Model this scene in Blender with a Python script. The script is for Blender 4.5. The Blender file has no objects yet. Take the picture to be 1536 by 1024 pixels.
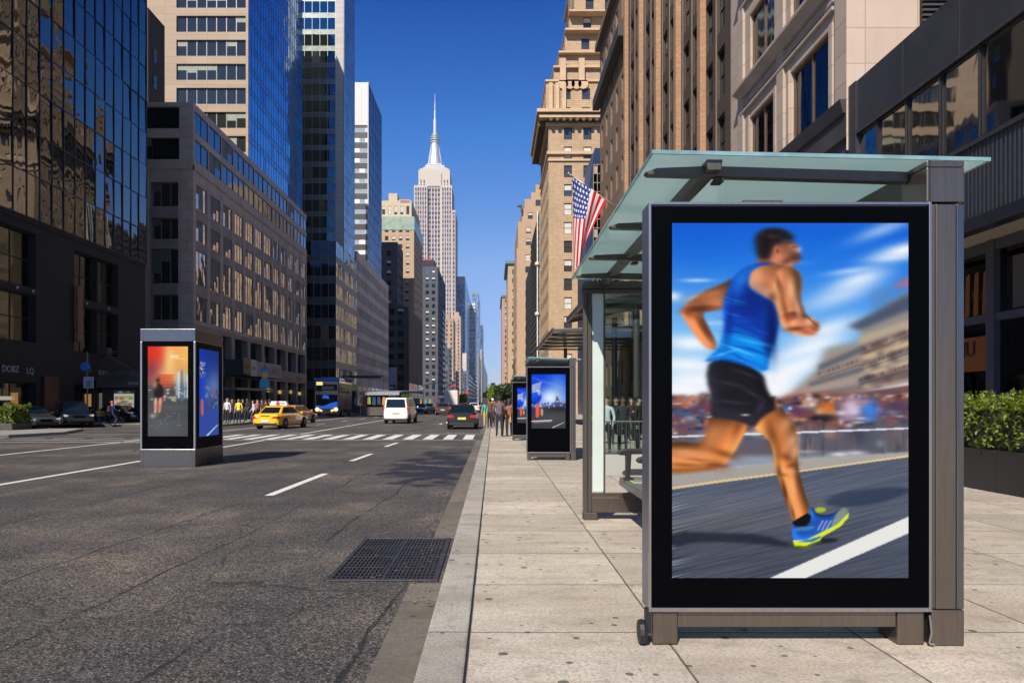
import bpy, bmesh, math, random
import numpy as np
from mathutils import Vector, Matrix
R = math.radians
random.seed(7); rng = np.random.default_rng(7)
SC = bpy.context.scene
COL = SC.collection
EXPO = 0.36
# ---------------------------------------------------------------- camera measures (the photo's street vanishes at 740,602)
F = 1100.0; VX = 740.0; VY = 602.0; EYE = 1.6
def YP(px, X): return X*F/(px-VX)
def XP(px, Y): return (px-VX)*Y/F
def ZP(py, Y): return EYE+(VY-py)*Y/F

# ---------------------------------------------------------------- mesh builder
class MB:
    def __init__(s): s.v=[]; s.f=[]; s.m=[]
    def quad(s, a, b, c, d, mi=0):
        n=len(s.v); s.v += [tuple(a),tuple(b),tuple(c),tuple(d)]; s.f.append((n,n+1,n+2,n+3)); s.m.append(mi)
    def poly(s, pts, mi=0):
        n=len(s.v); s.v += [tuple(p) for p in pts]; s.f.append(tuple(range(n,n+len(pts)))); s.m.append(mi)
    def box(s, x0,x1,y0,y1,z0,z1, mi=0):
        if x0>x1: x0,x1=x1,x0
        if y0>y1: y0,y1=y1,y0
        if z0>z1: z0,z1=z1,z0
        n=len(s.v)
        s.v += [(x0,y0,z0),(x1,y0,z0),(x1,y1,z0),(x0,y1,z0),(x0,y0,z1),(x1,y0,z1),(x1,y1,z1),(x0,y1,z1)]
        for f in ((0,3,2,1),(4,5,6,7),(0,1,5,4),(1,2,6,5),(2,3,7,6),(3,0,4,7)):
            s.f.append(tuple(n+i for i in f)); s.m.append(mi)
        return s
    def taper(s, x0,x1,y0,y1,z0, X0,X1,Y0,Y1,z1, mi=0):
        n=len(s.v)
        s.v += [(x0,y0,z0),(x1,y0,z0),(x1,y1,z0),(x0,y1,z0),(X0,Y0,z1),(X1,Y0,z1),(X1,Y1,z1),(X0,Y1,z1)]
        for f in ((0,3,2,1),(4,5,6,7),(0,1,5,4),(1,2,6,5),(2,3,7,6),(3,0,4,7)):
            s.f.append(tuple(n+i for i in f)); s.m.append(mi)
        return s
    def prism(s, pts, lo, hi, axis='x', mi=0):
        """pts: 2-D outline; extruded along axis"""
        def mk(p,t):
            return (t,p[0],p[1]) if axis=='x' else ((p[0],t,p[1]) if axis=='y' else (p[0],p[1],t))
        n=len(s.v); k=len(pts)
        s.v += [mk(p,lo) for p in pts]+[mk(p,hi) for p in pts]
        s.f.append(tuple(range(n+k-1,n-1,-1))); s.m.append(mi)
        s.f.append(tuple(range(n+k,n+2*k))); s.m.append(mi)
        for i in range(k):
            j=(i+1)%k; s.f.append((n+i,n+j,n+k+j,n+k+i)); s.m.append(mi)
        return s
    def tube(s, p0, p1, r0, r1=None, n=8, mi=0, cap=True):
        if r1 is None: r1=r0
        p0=Vector(p0); p1=Vector(p1); d=(p1-p0)
        if d.length<1e-6: return s
        q=d.normalized().to_track_quat('Z','Y')
        b=len(s.v)
        for p,r in ((p0,r0),(p1,r1)):
            for i in range(n):
                a=2*math.pi*i/n; s.v.append(tuple(p+q@Vector((r*math.cos(a),r*math.sin(a),0))))
        for i in range(n):
            j=(i+1)%n; s.f.append((b+i,b+j,b+n+j,b+n+i)); s.m.append(mi)
        if cap:
            s.f.append(tuple(b+i for i in range(n-1,-1,-1))); s.m.append(mi)
            s.f.append(tuple(b+n+i for i in range(n))); s.m.append(mi)
        return s
    def path(s, pts, r, n=6, mi=0):
        for a,b in zip(pts,pts[1:]): s.tube(a,b,r,r,n,mi)
        return s
    def lathe(s, prof, c=(0,0,0), n=16, mi=0, axis='z'):
        b=len(s.v)
        for r,h in prof:
            for i in range(n):
                a=2*math.pi*i/n; x,y=r*math.cos(a),r*math.sin(a)
                p=(x,y,h) if axis=='z' else ((h,x,y) if axis=='x' else (x,h,y))
                s.v.append((p[0]+c[0],p[1]+c[1],p[2]+c[2]))
        for k in range(len(prof)-1):
            for i in range(n):
                j=(i+1)%n; s.f.append((b+k*n+i,b+k*n+j,b+(k+1)*n+j,b+(k+1)*n+i)); s.m.append(mi)
        s.f.append(tuple(b+i for i in range(n-1,-1,-1))); s.m.append(mi)
        e=b+(len(prof)-1)*n
        s.f.append(tuple(e+i for i in range(n))); s.m.append(mi)
        return s
    def add(s, o, M=None, mmap=None):
        n=len(s.v)
        s.v += [tuple(M@Vector(v)) for v in o.v] if M is not None else list(o.v)
        s.f += [tuple(n+i for i in f) for f in o.f]
        s.m += [mmap[i] for i in o.m] if mmap else list(o.m)
        return s
    def mesh(s, name, mats, off=(0,0,0), smooth=False):
        me=bpy.data.meshes.new(name)
        ox,oy,oz=off
        me.from_pydata([(x-ox,y-oy,z-oz) for x,y,z in s.v],[],s.f)
        for m in mats: me.materials.append(m)
        if len(mats)>1: me.polygons.foreach_set('material_index', s.m)
        if smooth: me.polygons.foreach_set('use_smooth',[True]*len(s.f))
        me.update()
        return me
    def build(s, name, mats, parent=None, smooth=False, bevel=0, seg=2, off=None, local=False):
        if not isinstance(mats,(list,tuple)): mats=[mats]
        if off is None:
            off=(0,0,0)
            if parent is not None and not local:
                r=parent
                while r.parent: r=r.parent
                off=tuple(r.location)
        o=bpy.data.objects.new(name, s.mesh(name,mats,off,smooth)); COL.objects.link(o)
        if parent is not None: o.parent=parent
        if bevel:
            b=o.modifiers.new('bevel','BEVEL'); b.width=bevel; b.segments=seg; b.limit_method='ANGLE'; b.angle_limit=R(35)
            b.harden_normals=False
        return o
def thing(name, label, cat, loc=(0,0,0), rotz=0, group=None):
    o=bpy.data.objects.new(name,None); COL.objects.link(o); o.empty_display_size=.3
    o.location=loc; o.rotation_euler=(0,0,rotz); o['label']=label; o['category']=cat
    if group: o['group']=group
    return o
def tag(o,label,cat,group=None):
    o['label']=label; o['category']=cat
    if group: o['group']=group
    return o
def struct(name, mb, mats, bevel=0):
    o=mb.build(name,mats,bevel=bevel); o['kind']='structure'; return o
def dup(root, loc, rotz=None, label=None, group=None):
    r=root.copy(); COL.objects.link(r); r.location=loc
    if rotz is not None: r.rotation_euler=(0,0,rotz)
    if label: r['label']=label
    if group: r['group']=group
    for ch in root.children:
        c=ch.copy(); COL.objects.link(c); c.parent=r
        for g in ch.children:
            d=g.copy(); COL.objects.link(d); d.parent=c
    return r

# ---------------------------------------------------------------- materials
def s2l(c):
    return tuple(((x/12.92) if x<=.04045 else ((x+.055)/1.055)**2.4) for x in c)
def hexc(r,g,b): return s2l((r/255,g/255,b/255))
class NT:
    def __init__(s,name):
        s.m=bpy.data.materials.new(name); s.m.use_nodes=True; s.t=s.m.node_tree; s.t.nodes.clear()
        s.out=s.n('ShaderNodeOutputMaterial')
    def n(s,typ,**kw):
        nd=s.t.nodes.new(typ)
        for k,v in kw.items(): setattr(nd,k,v)
        return nd
    def set(s,sock,v):
        if isinstance(v,bpy.types.NodeSocket): s.t.links.new(v,sock)
        elif v is not None:
            if isinstance(v,(tuple,list)) and len(v)==3 and sock.type=='RGBA': v=(*v,1)
            sock.default_value=v
    def math(s,op,a,b=None,c=None,clamp=False):
        nd=s.n('ShaderNodeMath',operation=op,use_clamp=clamp)
        s.set(nd.inputs[0],a)
        if b is not None: s.set(nd.inputs[1],b)
        if c is not None: s.set(nd.inputs[2],c)
        return nd.outputs[0]
    def vmath(s,op,a,b=None):
        nd=s.n('ShaderNodeVectorMath',operation=op); s.set(nd.inputs[0],a)
        if b is not None: s.set(nd.inputs[1],b)
        return nd.outputs[0]
    def pos(s): return s.n('ShaderNodeNewGeometry').outputs['Position']
    def obj(s): return s.n('ShaderNodeTexCoord').outputs['Object']
    def sep(s,v):
        nd=s.n('ShaderNodeSeparateXYZ'); s.set(nd.inputs[0],v); return nd.outputs
    def comb(s,x,y,z=0.0):
        nd=s.n('ShaderNodeCombineXYZ'); s.set(nd.inputs[0],x); s.set(nd.inputs[1],y); s.set(nd.inputs[2],z); return nd.outputs[0]
    def noise(s,vec,scale,detail=3,rough=.55,dist=0.0):
        nd=s.n('ShaderNodeTexNoise'); s.set(nd.inputs['Vector'],vec); s.set(nd.inputs['Scale'],scale)
        s.set(nd.inputs['Detail'],detail); s.set(nd.inputs['Roughness'],rough); s.set(nd.inputs['Distortion'],dist); return nd.outputs[0]
    def ramp(s,fac,stops,interp='LINEAR'):
        nd=s.n('ShaderNodeValToRGB'); s.set(nd.inputs[0],fac); cr=nd.color_ramp; cr.interpolation=interp
        while len(cr.elements)>1: cr.elements.remove(cr.elements[-1])
        for i,(p,c) in enumerate(stops):
            e=cr.elements[0] if i==0 else cr.elements.new(p)
            e.position=p; e.color=(*c,1) if isinstance(c,tuple) else (c,c,c,1)
        return nd.outputs[0]
    def mix(s,fac,a,b,blend='MIX'):
        nd=s.n('ShaderNodeMix',data_type='RGBA',blend_type=blend); s.set(nd.inputs[0],fac); s.set(nd.inputs[6],a); s.set(nd.inputs[7],b); return nd.outputs[2]
    def bump(s,h,strength=.3,dist=.02,normal=None):
        nd=s.n('ShaderNodeBump'); s.set(nd.inputs['Height'],h); nd.inputs['Strength'].default_value=strength; nd.inputs['Distance'].default_value=dist
        if normal is not None: s.set(nd.inputs['Normal'],normal)
        return nd.outputs[0]
    def prin(s,base,rough=.6,metal=0.0,normal=None,emit=None,estr=0.0,spec=.5,coat=0.0,alpha=None,trans=0.0):
        p=s.n('ShaderNodeBsdfPrincipled')
        s.set(p.inputs['Base Color'],base); s.set(p.inputs['Roughness'],rough); s.set(p.inputs['Metallic'],metal)
        p.inputs['Specular IOR Level'].default_value=spec
        if coat: p.inputs['Coat Weight'].default_value=coat; p.inputs['Coat Roughness'].default_value=.05
        if normal is not None: s.set(p.inputs['Normal'],normal)
        if emit is not None: s.set(p.inputs['Emission Color'],emit); s.set(p.inputs['Emission Strength'],estr)
        if trans: p.inputs['Transmission Weight'].default_value=trans
        s.p=p; return p
    def done(s,sh=None):
        s.t.links.new((sh or s.p).outputs[0] if not isinstance(sh,bpy.types.NodeSocket) else sh, s.out.inputs[0]); return s.m
_mc={}
def mk(name, col, rough=.6, metal=0.0, var=.12, vs=1.5, spec=.5, coat=0.0, bump=0.0, bs=40):
    """plain painted / stone / metal surface with a little uneven colour"""
    if name in _mc: return _mc[name]
    t=NT(name); p=t.pos()
    n1=t.noise(p,vs,5,.6)
    base=t.mix(t.ramp(n1,[(.3,0.0),(.7,1.0)]), tuple(c*(1-var) for c in col), tuple(min(1,c*(1+var)) for c in col))
    rr=t.math('ADD', t.math('MULTIPLY',t.noise(p,vs*3,3),.12), rough-.06)
    nm=t.bump(t.noise(p,bs,3),bump,.01) if bump else None
    t.prin(base,rr,metal,nm,spec=spec,coat=coat)
    _mc[name]=t.done(); return _mc[name]
def emi(name,col,strength):
    if name in _mc: return _mc[name]
    t=NT(name); t.prin((0.01,.01,.01),.3,emit=col,estr=strength); _mc[name]=t.done(); return _mc[name]
def brick(name, c1, c2, mortar, bw=.6, bh=.2, msize=.012, var=.25, bump=.4, rough=.8, stain=.25, off=.5):
    """bricks or stone blocks: u runs along whichever wall, v is height"""
    if name in _mc: return _mc[name]
    t=NT(name); p=t.pos(); x,y,z=t.sep(p)
    uv=t.comb(t.math('ADD',x,y),z)
    b=t.n('ShaderNodeTexBrick'); t.set(b.inputs['Vector'],uv); b.offset=off
    t.set(b.inputs['Color1'],c1); t.set(b.inputs['Color2'],c2); t.set(b.inputs['Mortar'],mortar)
    b.inputs['Scale'].default_value=1; b.inputs['Mortar Size'].default_value=msize; b.inputs['Mortar Smooth'].default_value=.1
    b.inputs['Brick Width'].default_value=bw; b.inputs['Row Height'].default_value=bh; b.inputs['Bias'].default_value=0
    n1=t.noise(p,.35,6,.65); n2=t.noise(t.comb(t.math('MULTIPLY',t.math('ADD',x,y),2.0),t.math('MULTIPLY',z,.25)),1.2,5,.7)
    c=t.mix(t.math('MULTIPLY',t.ramp(n1,[(.35,0.0),(.7,1.0)]),var), b.outputs[0], tuple(k*.55 for k in c1),)
    c=t.mix(t.math('MULTIPLY',t.ramp(n2,[(.5,0.0),(.75,1.0)]),stain), c, tuple(k*.5 for k in c2))
    t.prin(c,rough,0,t.bump(b.outputs[1],-bump if bump else 0,.02)); _mc[name]=t.done(); return _mc[name]
def glass(name, tint, rough=.03, wav=.012, ws=.8, metal=1.0):
    """coated facade glass: mirrors the street, slightly wavy panes"""
    if name in _mc: return _mc[name]
    t=NT(name); p=t.pos(); x,y,z=t.sep(p)
    v=t.comb(t.math('ADD',x,y),t.math('MULTIPLY',z,.45))
    h=t.noise(v,ws,2,.5,.4)
    t.prin(tint,rough,metal,t.bump(h,1.0,wav),spec=.8)
    _mc[name]=t.done(); return _mc[name]
# ---------------------------------------------------------------- ground materials
def asphalt():
    t=NT('asphalt'); p=t.pos(); x,y,z=t.sep(p)
    big=t.noise(p,.33,6,.68); mid=t.noise(t.comb(t.math('MULTIPLY',x,1.6),t.math('MULTIPLY',y,.35)),.8,5,.65,.6)
    base=t.ramp(big,[(.30,(.030,.029,.032)),(.5,(.064,.057,.054)),(.66,(.135,.110,.092))])
    base=t.mix(t.math('MULTIPLY',t.ramp(mid,[(.42,0.0),(.68,1.0)]),.6),base,(.036,.037,.043))
    # bright aggregate
    vo=t.n('ShaderNodeTexVoronoi',feature='F1'); t.set(vo.inputs['Vector'],p); vo.inputs['Scale'].default_value=46
    sp=t.ramp(vo.outputs['Distance'],[(.25,1.0),(.5,0.0)])
    rnd=t.sep(vo.outputs['Color'])[0]
    lite=t.math('MULTIPLY',sp,t.ramp(rnd,[(.70,0.0),(1.0,1.0)]))
    vg=t.n('ShaderNodeTexVoronoi',feature='F1'); t.set(vg.inputs['Vector'],p); vg.inputs['Scale'].default_value=75
    gv=t.sep(vg.outputs['Color'])[0]; gg=t.math('ADD',t.math('MULTIPLY',t.math('POWER',gv,1.6),2.5),.24)
    base=t.mix(1.0,base,t.comb(gg,gg,t.math('MULTIPLY',gg,.97)),'MULTIPLY')
    base=t.mix(t.math('MULTIPLY',lite,.62),base,(.46,.385,.31))
    vo2=t.n('ShaderNodeTexVoronoi',feature='F1'); t.set(vo2.inputs['Vector'],p); vo2.inputs['Scale'].default_value=95
    base=t.mix(t.math('MULTIPLY',t.ramp(vo2.outputs['Distance'],[(.62,0.0),(.85,1.0)]),.5),base,(.018,.018,.02))
    fine=t.noise(p,130,2,.6)
    base=t.mix(t.math('MULTIPLY',t.ramp(fine,[(.5,0.0),(.72,1.0)]),.3),base,(.17,.155,.14))
    # long cracks running with the traffic
    wv=t.noise(t.comb(t.math('MULTIPLY',x,.5),t.math('MULTIPLY',y,.22)),1,4,.6)
    xx=t.math('ADD',x,t.math('MULTIPLY',wv,.7)); xx=t.math('ADD',xx,t.math('ADD',t.math('MULTIPLY',y,-.035),.15))
    fr=t.math('ABSOLUTE',t.math('SUBTRACT',t.math('FRACT',t.math('DIVIDE',xx,1.25)),.5))
    jag=t.noise(p,9,4,.7)
    cr=t.math('LESS_THAN',fr,t.math('MULTIPLY',t.math('SUBTRACT',jag,.27),.055))
    gate=t.ramp(t.noise(t.comb(t.math('MULTIPLY',x,.8),t.math('MULTIPLY',y,.25)),.8,3),[(.42,0.0),(.52,1.0)])
    base=t.mix(t.math('MULTIPLY',t.math('MULTIPLY',cr,gate),.8),base,(.014,.014,.016))
    vc=t.n('ShaderNodeTexVoronoi',feature='DISTANCE_TO_EDGE'); t.set(vc.inputs['Vector'],t.vmath('ADD',p,t.comb(t.noise(p,.9,4),t.noise(p,1.1,4)))); vc.inputs['Scale'].default_value=.23
    base=t.mix(t.math('MULTIPLY',t.math('LESS_THAN',vc.outputs[0],t.math('MULTIPLY',jag,.004)),.55),base,(.016,.016,.018))
    # oil drips in the lane centre, dark tar patch near the kerb
    dx=t.math('SUBTRACT',x,-1.5); dy=t.math('SUBTRACT',y,20.5)
    e=t.math('ADD',t.math('POWER',t.math('ABSOLUTE',t.math('DIVIDE',dx,1.9)),2.0),t.math('POWER',t.math('ABSOLUTE',t.math('DIVIDE',dy,7.5)),2.0))
    e=t.math('MULTIPLY',t.math('ADD',e,t.math('MULTIPLY',t.noise(t.comb(t.math('MULTIPLY',x,.55),t.math('MULTIPLY',y,.62)),1.5,5,.65,.4),3.4)),.3)
    base=t.mix(t.math('MULTIPLY',t.ramp(e,[(.58,1.0),(.66,0.0)]),.92),base,(.013,.016,.028))
    h=t.math('ADD',t.math('MULTIPLY',vo.outputs['Distance'],-.6),t.math('MULTIPLY',fine,.7))
    rr=t.math('ADD',t.math('MULTIPLY',big,.25),.58)
    t.prin(base,rr,0,t.bump(h,.55,.012),spec=.35); return t.done()
def pavement(name,c,jx,jy,ox,oy,gum=True):
    """cast concrete flags: one joint grid jx by jy metres"""
    t=NT(name); p=t.pos(); x,y,z=t.sep(p)
    wob=t.math('MULTIPLY',t.math('SUBTRACT',t.noise(p,2.5,3),.5),.02)
    def line(v,o,step,w):
        u=t.math('DIVIDE',t.math('ADD',t.math('SUBTRACT',v,o),wob),step)
        f=t.math('ABSOLUTE',t.math('SUBTRACT',t.math('FRACT',t.math('ADD',u,.5)),.5))
        return t.math('LESS_THAN',f,t.math('MULTIPLY',t.math('ADD',t.noise(p,8,3),.4),w/step)), t.math('FLOOR',u)
    gr=t.sep(p)[0]
    lx,ix=line(x,ox,jx,.009); ly,iy=line(y,oy,jy,.009)
    joint=t.math('MAXIMUM',lx,ly)
    wn=t.n('ShaderNodeTexWhiteNoise',noise_dimensions='3D'); t.set(wn.inputs['Vector'],t.comb(ix,iy,1.0))
    tone=t.math('ADD',t.math('MULTIPLY',wn.outputs['Value'],.34),.80)
    n1=t.noise(p,.7,6,.65); n2=t.noise(p,45,3,.6); n3=t.noise(t.comb(t.math('MULTIPLY',x,.5),t.math('MULTIPLY',y,2.0)),1.3,5,.65)
    base=t.mix(t.ramp(n1,[(.3,0.0),(.7,1.0)]),tuple(k*.74 for k in c),tuple(k*1.1 for k in c))
    base=t.mix(1.0,base,t.comb(tone,tone,tone),'MULTIPLY')
    base=t.mix(t.math('MULTIPLY',t.ramp(n3,[(.46,0.0),(.68,1.0)]),.6),base,(c[0]*.55,c[1]*.46,c[2]*.36))
    base=t.mix(t.math('MULTIPLY',t.ramp(n2,[(.42,0.0),(.66,1.0)]),.7),base,tuple(k*.42 for k in c))
    vg=t.n('ShaderNodeTexVoronoi',feature='F1'); t.set(vg.inputs['Vector'],p); vg.inputs['Scale'].default_value=150
    base=t.mix(t.math('MULTIPLY',t.ramp(vg.outputs['Distance'],[(.15,1.0),(.4,0.0)]),.5),base,tuple(min(.9,k*1.5) for k in c))
    if gum:
        vo=t.n('ShaderNodeTexVoronoi',feature='F1'); t.set(vo.inputs['Vector'],t.vmath('ADD',p,t.comb(wob,wob))); vo.inputs['Scale'].default_value=6.2
        g=t.math('MULTIPLY',t.math('LESS_THAN',vo.outputs['Distance'],t.math('MULTIPLY',t.sep(vo.outputs['Color'])[1],.21)),t.math('GREATER_THAN',t.sep(vo.outputs['Color'])[0],.25))
        base=t.mix(t.math('MULTIPLY',g,.8),base,(.05,.045,.042))
    dirt=t.ramp(t.noise(p,4,5,.75),[(.35,1.0),(.47,0.0)])
    base=t.mix(t.math('MULTIPLY',dirt,.5),base,tuple(k*.4 for k in c))
    base=t.mix(t.math('MULTIPLY',joint,.85),base,(.06,.05,.042))
    h=t.math('SUBTRACT',t.math('MULTIPLY',n2,.5),joint)
    t.prin(base,.82,0,t.bump(h,.5,.01),spec=.3); return t.done()
M_ASPH=asphalt()
M_PAVE=pavement('pavement_concrete',(.55,.49,.415),1.333,1.333,1.17,5.1)
M_PAVEL=pavement('pavement_far_concrete',(.36,.34,.31),1.5,1.5,0,0,False)
M_KERB=pavement('kerb_concrete',(.43,.405,.36),99,2.65,50,7.75)
M_GUT=pavement('gutter_concrete',(.19,.17,.145),99,3.1,50,9.5)
def paint_white():
    t=NT('road_paint'); p=t.pos(); n=t.noise(p,14,5,.75); n2=t.noise(p,.8,3)
    base=t.mix(t.ramp(t.math('ADD',n,t.math('MULTIPLY',n2,.25)),[(.56,1.0),(.68,0.0)]),(.15,.145,.14),(.78,.77,.74))
    base=t.mix(t.ramp(n,[(.45,0.0),(.75,.7)]),(.74,.73,.70),(.22,.21,.20))
    t.prin(base,.6); return t.done()
M_PAINT=paint_white()
def brushed(name,col,rough=.32,metal=.95,sx=1.0,sz=.02,v=.12):
    if name in _mc: return _mc[name]
    t=NT(name); p=t.pos(); x,y,z=t.sep(p)
    u=t.comb(t.math('MULTIPLY',x,60),t.math('MULTIPLY',y,60),t.math('MULTIPLY',z,2.0))
    n=t.noise(u,1.0,4,.7); blot=t.noise(p,1.7,5,.65); sm=t.noise(p,22,4,.7)
    base=t.mix(t.ramp(n,[(.3,0.0),(.7,1.0)]),tuple(c*(1-v) for c in col),tuple(c*(1+v) for c in col))
    base=t.mix(t.math('MULTIPLY',t.ramp(blot,[(.45,0.0),(.75,1.0)]),.25),base,tuple(c*.7 for c in col))
    rr=t.math('ADD',t.math('MULTIPLY',blot,.22),rough-.1)
    t.prin(base,rr,metal,t.bump(n,.04,.003)); _mc[name]=t.done(); return _mc[name]
M_BRONZE=brushed('brushed_bronze_metal',(.185,.158,.132),.33,.85)
M_STEEL=brushed('brushed_steel',(.19,.19,.20),.24)
M_DKMET=brushed('dark_grey_metal',(.085,.078,.07),.4,.35)
M_EDGE=brushed('pale_metal_trim',(.42,.40,.39),.3)
M_BLK=mk('black_gloss_frame',(.0012,.0014,.002),.4,0,.2,.8,spec=.03)
M_BLKM=mk('black_matt',(.012,.012,.014),.55)
M_RUB=mk('black_rubber',(.018,.018,.018),.8)
M_GREYB=mk('blue_grey_side_metal',(.12,.14,.19),.3,.6)
M_PALE=mk('pale_green_panel',(.50,.58,.56),.35,0,.06)
def roofglass():
    t=NT('frosted_roof_glass'); p=t.pos()
    n=t.noise(p,1.3,4,.6); dots=t.noise(p,60,2)
    c=t.mix(n,(.66,.84,.84),(.78,.93,.92))
    tr=t.n('ShaderNodeBsdfTranslucent'); t.set(tr.inputs[0],c)
    df=t.n('ShaderNodeBsdfDiffuse'); t.set(df.inputs[0],t.mix(n,(.55,.70,.70),(.66,.80,.78)))
    gl=t.n('ShaderNodeBsdfGlossy'); gl.inputs['Roughness'].default_value=.08; t.set(gl.inputs[0],(.9,.95,.95))
    m1=t.n('ShaderNodeMixShader'); m1.inputs[0].default_value=.25; t.t.links.new(tr.outputs[0],m1.inputs[1]); t.t.links.new(df.outputs[0],m1.inputs[2])
    fr=t.n('ShaderNodeFresnel'); fr.inputs[0].default_value=1.4
    m2=t.n('ShaderNodeMixShader'); t.t.links.new(fr.outputs[0],m2.inputs[0]); t.t.links.new(m1.outputs[0],m2.inputs[1]); t.t.links.new(gl.outputs[0],m2.inputs[2])
    return t.done(m2)
M_ROOFG=roofglass()
def clearglass(name='clear_glass',tint=(.72,.82,.80)):
    t=NT(name)
    tr=t.n('ShaderNodeBsdfTransparent'); t.set(tr.inputs[0],tint)
    gl=t.n('ShaderNodeBsdfGlossy'); gl.inputs['Roughness'].default_value=.02; t.set(gl.inputs[0],(1,1,1))
    fr=t.n('ShaderNodeFresnel'); fr.inputs[0].default_value=1.55
    m=t.n('ShaderNodeMixShader'); t.t.links.new(t.math('MULTIPLY',fr.outputs[0],1.3),m.inputs[0]); t.t.links.new(tr.outputs[0],m.inputs[1]); t.t.links.new(gl.outputs[0],m.inputs[2])
    return t.done(m)
M_CLEAR=clearglass()
M_CARGL=mk('car_glass',(.005,.010,.016),.06,0,.1,spec=.5)
M_TYRE=mk('tyre_rubber',(.012,.012,.012),.85)
M_RIM=mk('wheel_rim',(.32,.32,.33),.3,.9)
M_TAIL=mk('red_tail_light',(.42,.012,.014),.15,spec=.8)
M_HEAD=mk('headlight_glass',(.72,.74,.76),.08,.3,spec=1)
M_SKIN=mk('skin_mid',(.42,.24,.16),.55); M_SKIN2=mk('skin_dark',(.16,.085,.055),.55); M_SKIN3=mk('skin_pale',(.56,.36,.28),.55)
def leafmat(name,c):
    if name in _mc: return _mc[name]
    t=NT(name); p=t.pos(); wn=t.n('ShaderNodeTexWhiteNoise'); 
    vo=t.n('ShaderNodeTexVoronoi'); t.set(vo.inputs['Vector'],p); vo.inputs['Scale'].default_value=14
    r=t.sep(vo.outputs['Color'])[0]
    base=t.mix(r,tuple(k*.35 for k in c),tuple(k*1.6 for k in c))
    t.prin(base,.45,spec=.5)
    tr=t.n('ShaderNodeBsdfTranslucent'); t.set(tr.inputs[0],t.mix(r,(c[0]*1.6,c[1]*1.4,c[2]*.5),(c[0]*2.4,c[1]*1.9,c[2]*.6)))
    m=t.n('ShaderNodeMixShader'); m.inputs[0].default_value=.35; t.t.links.new(t.p.outputs[0],m.inputs[1]); t.t.links.new(tr.outputs[0],m.inputs[2])
    _mc[name]=t.done(m); return _mc[name]
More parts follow.
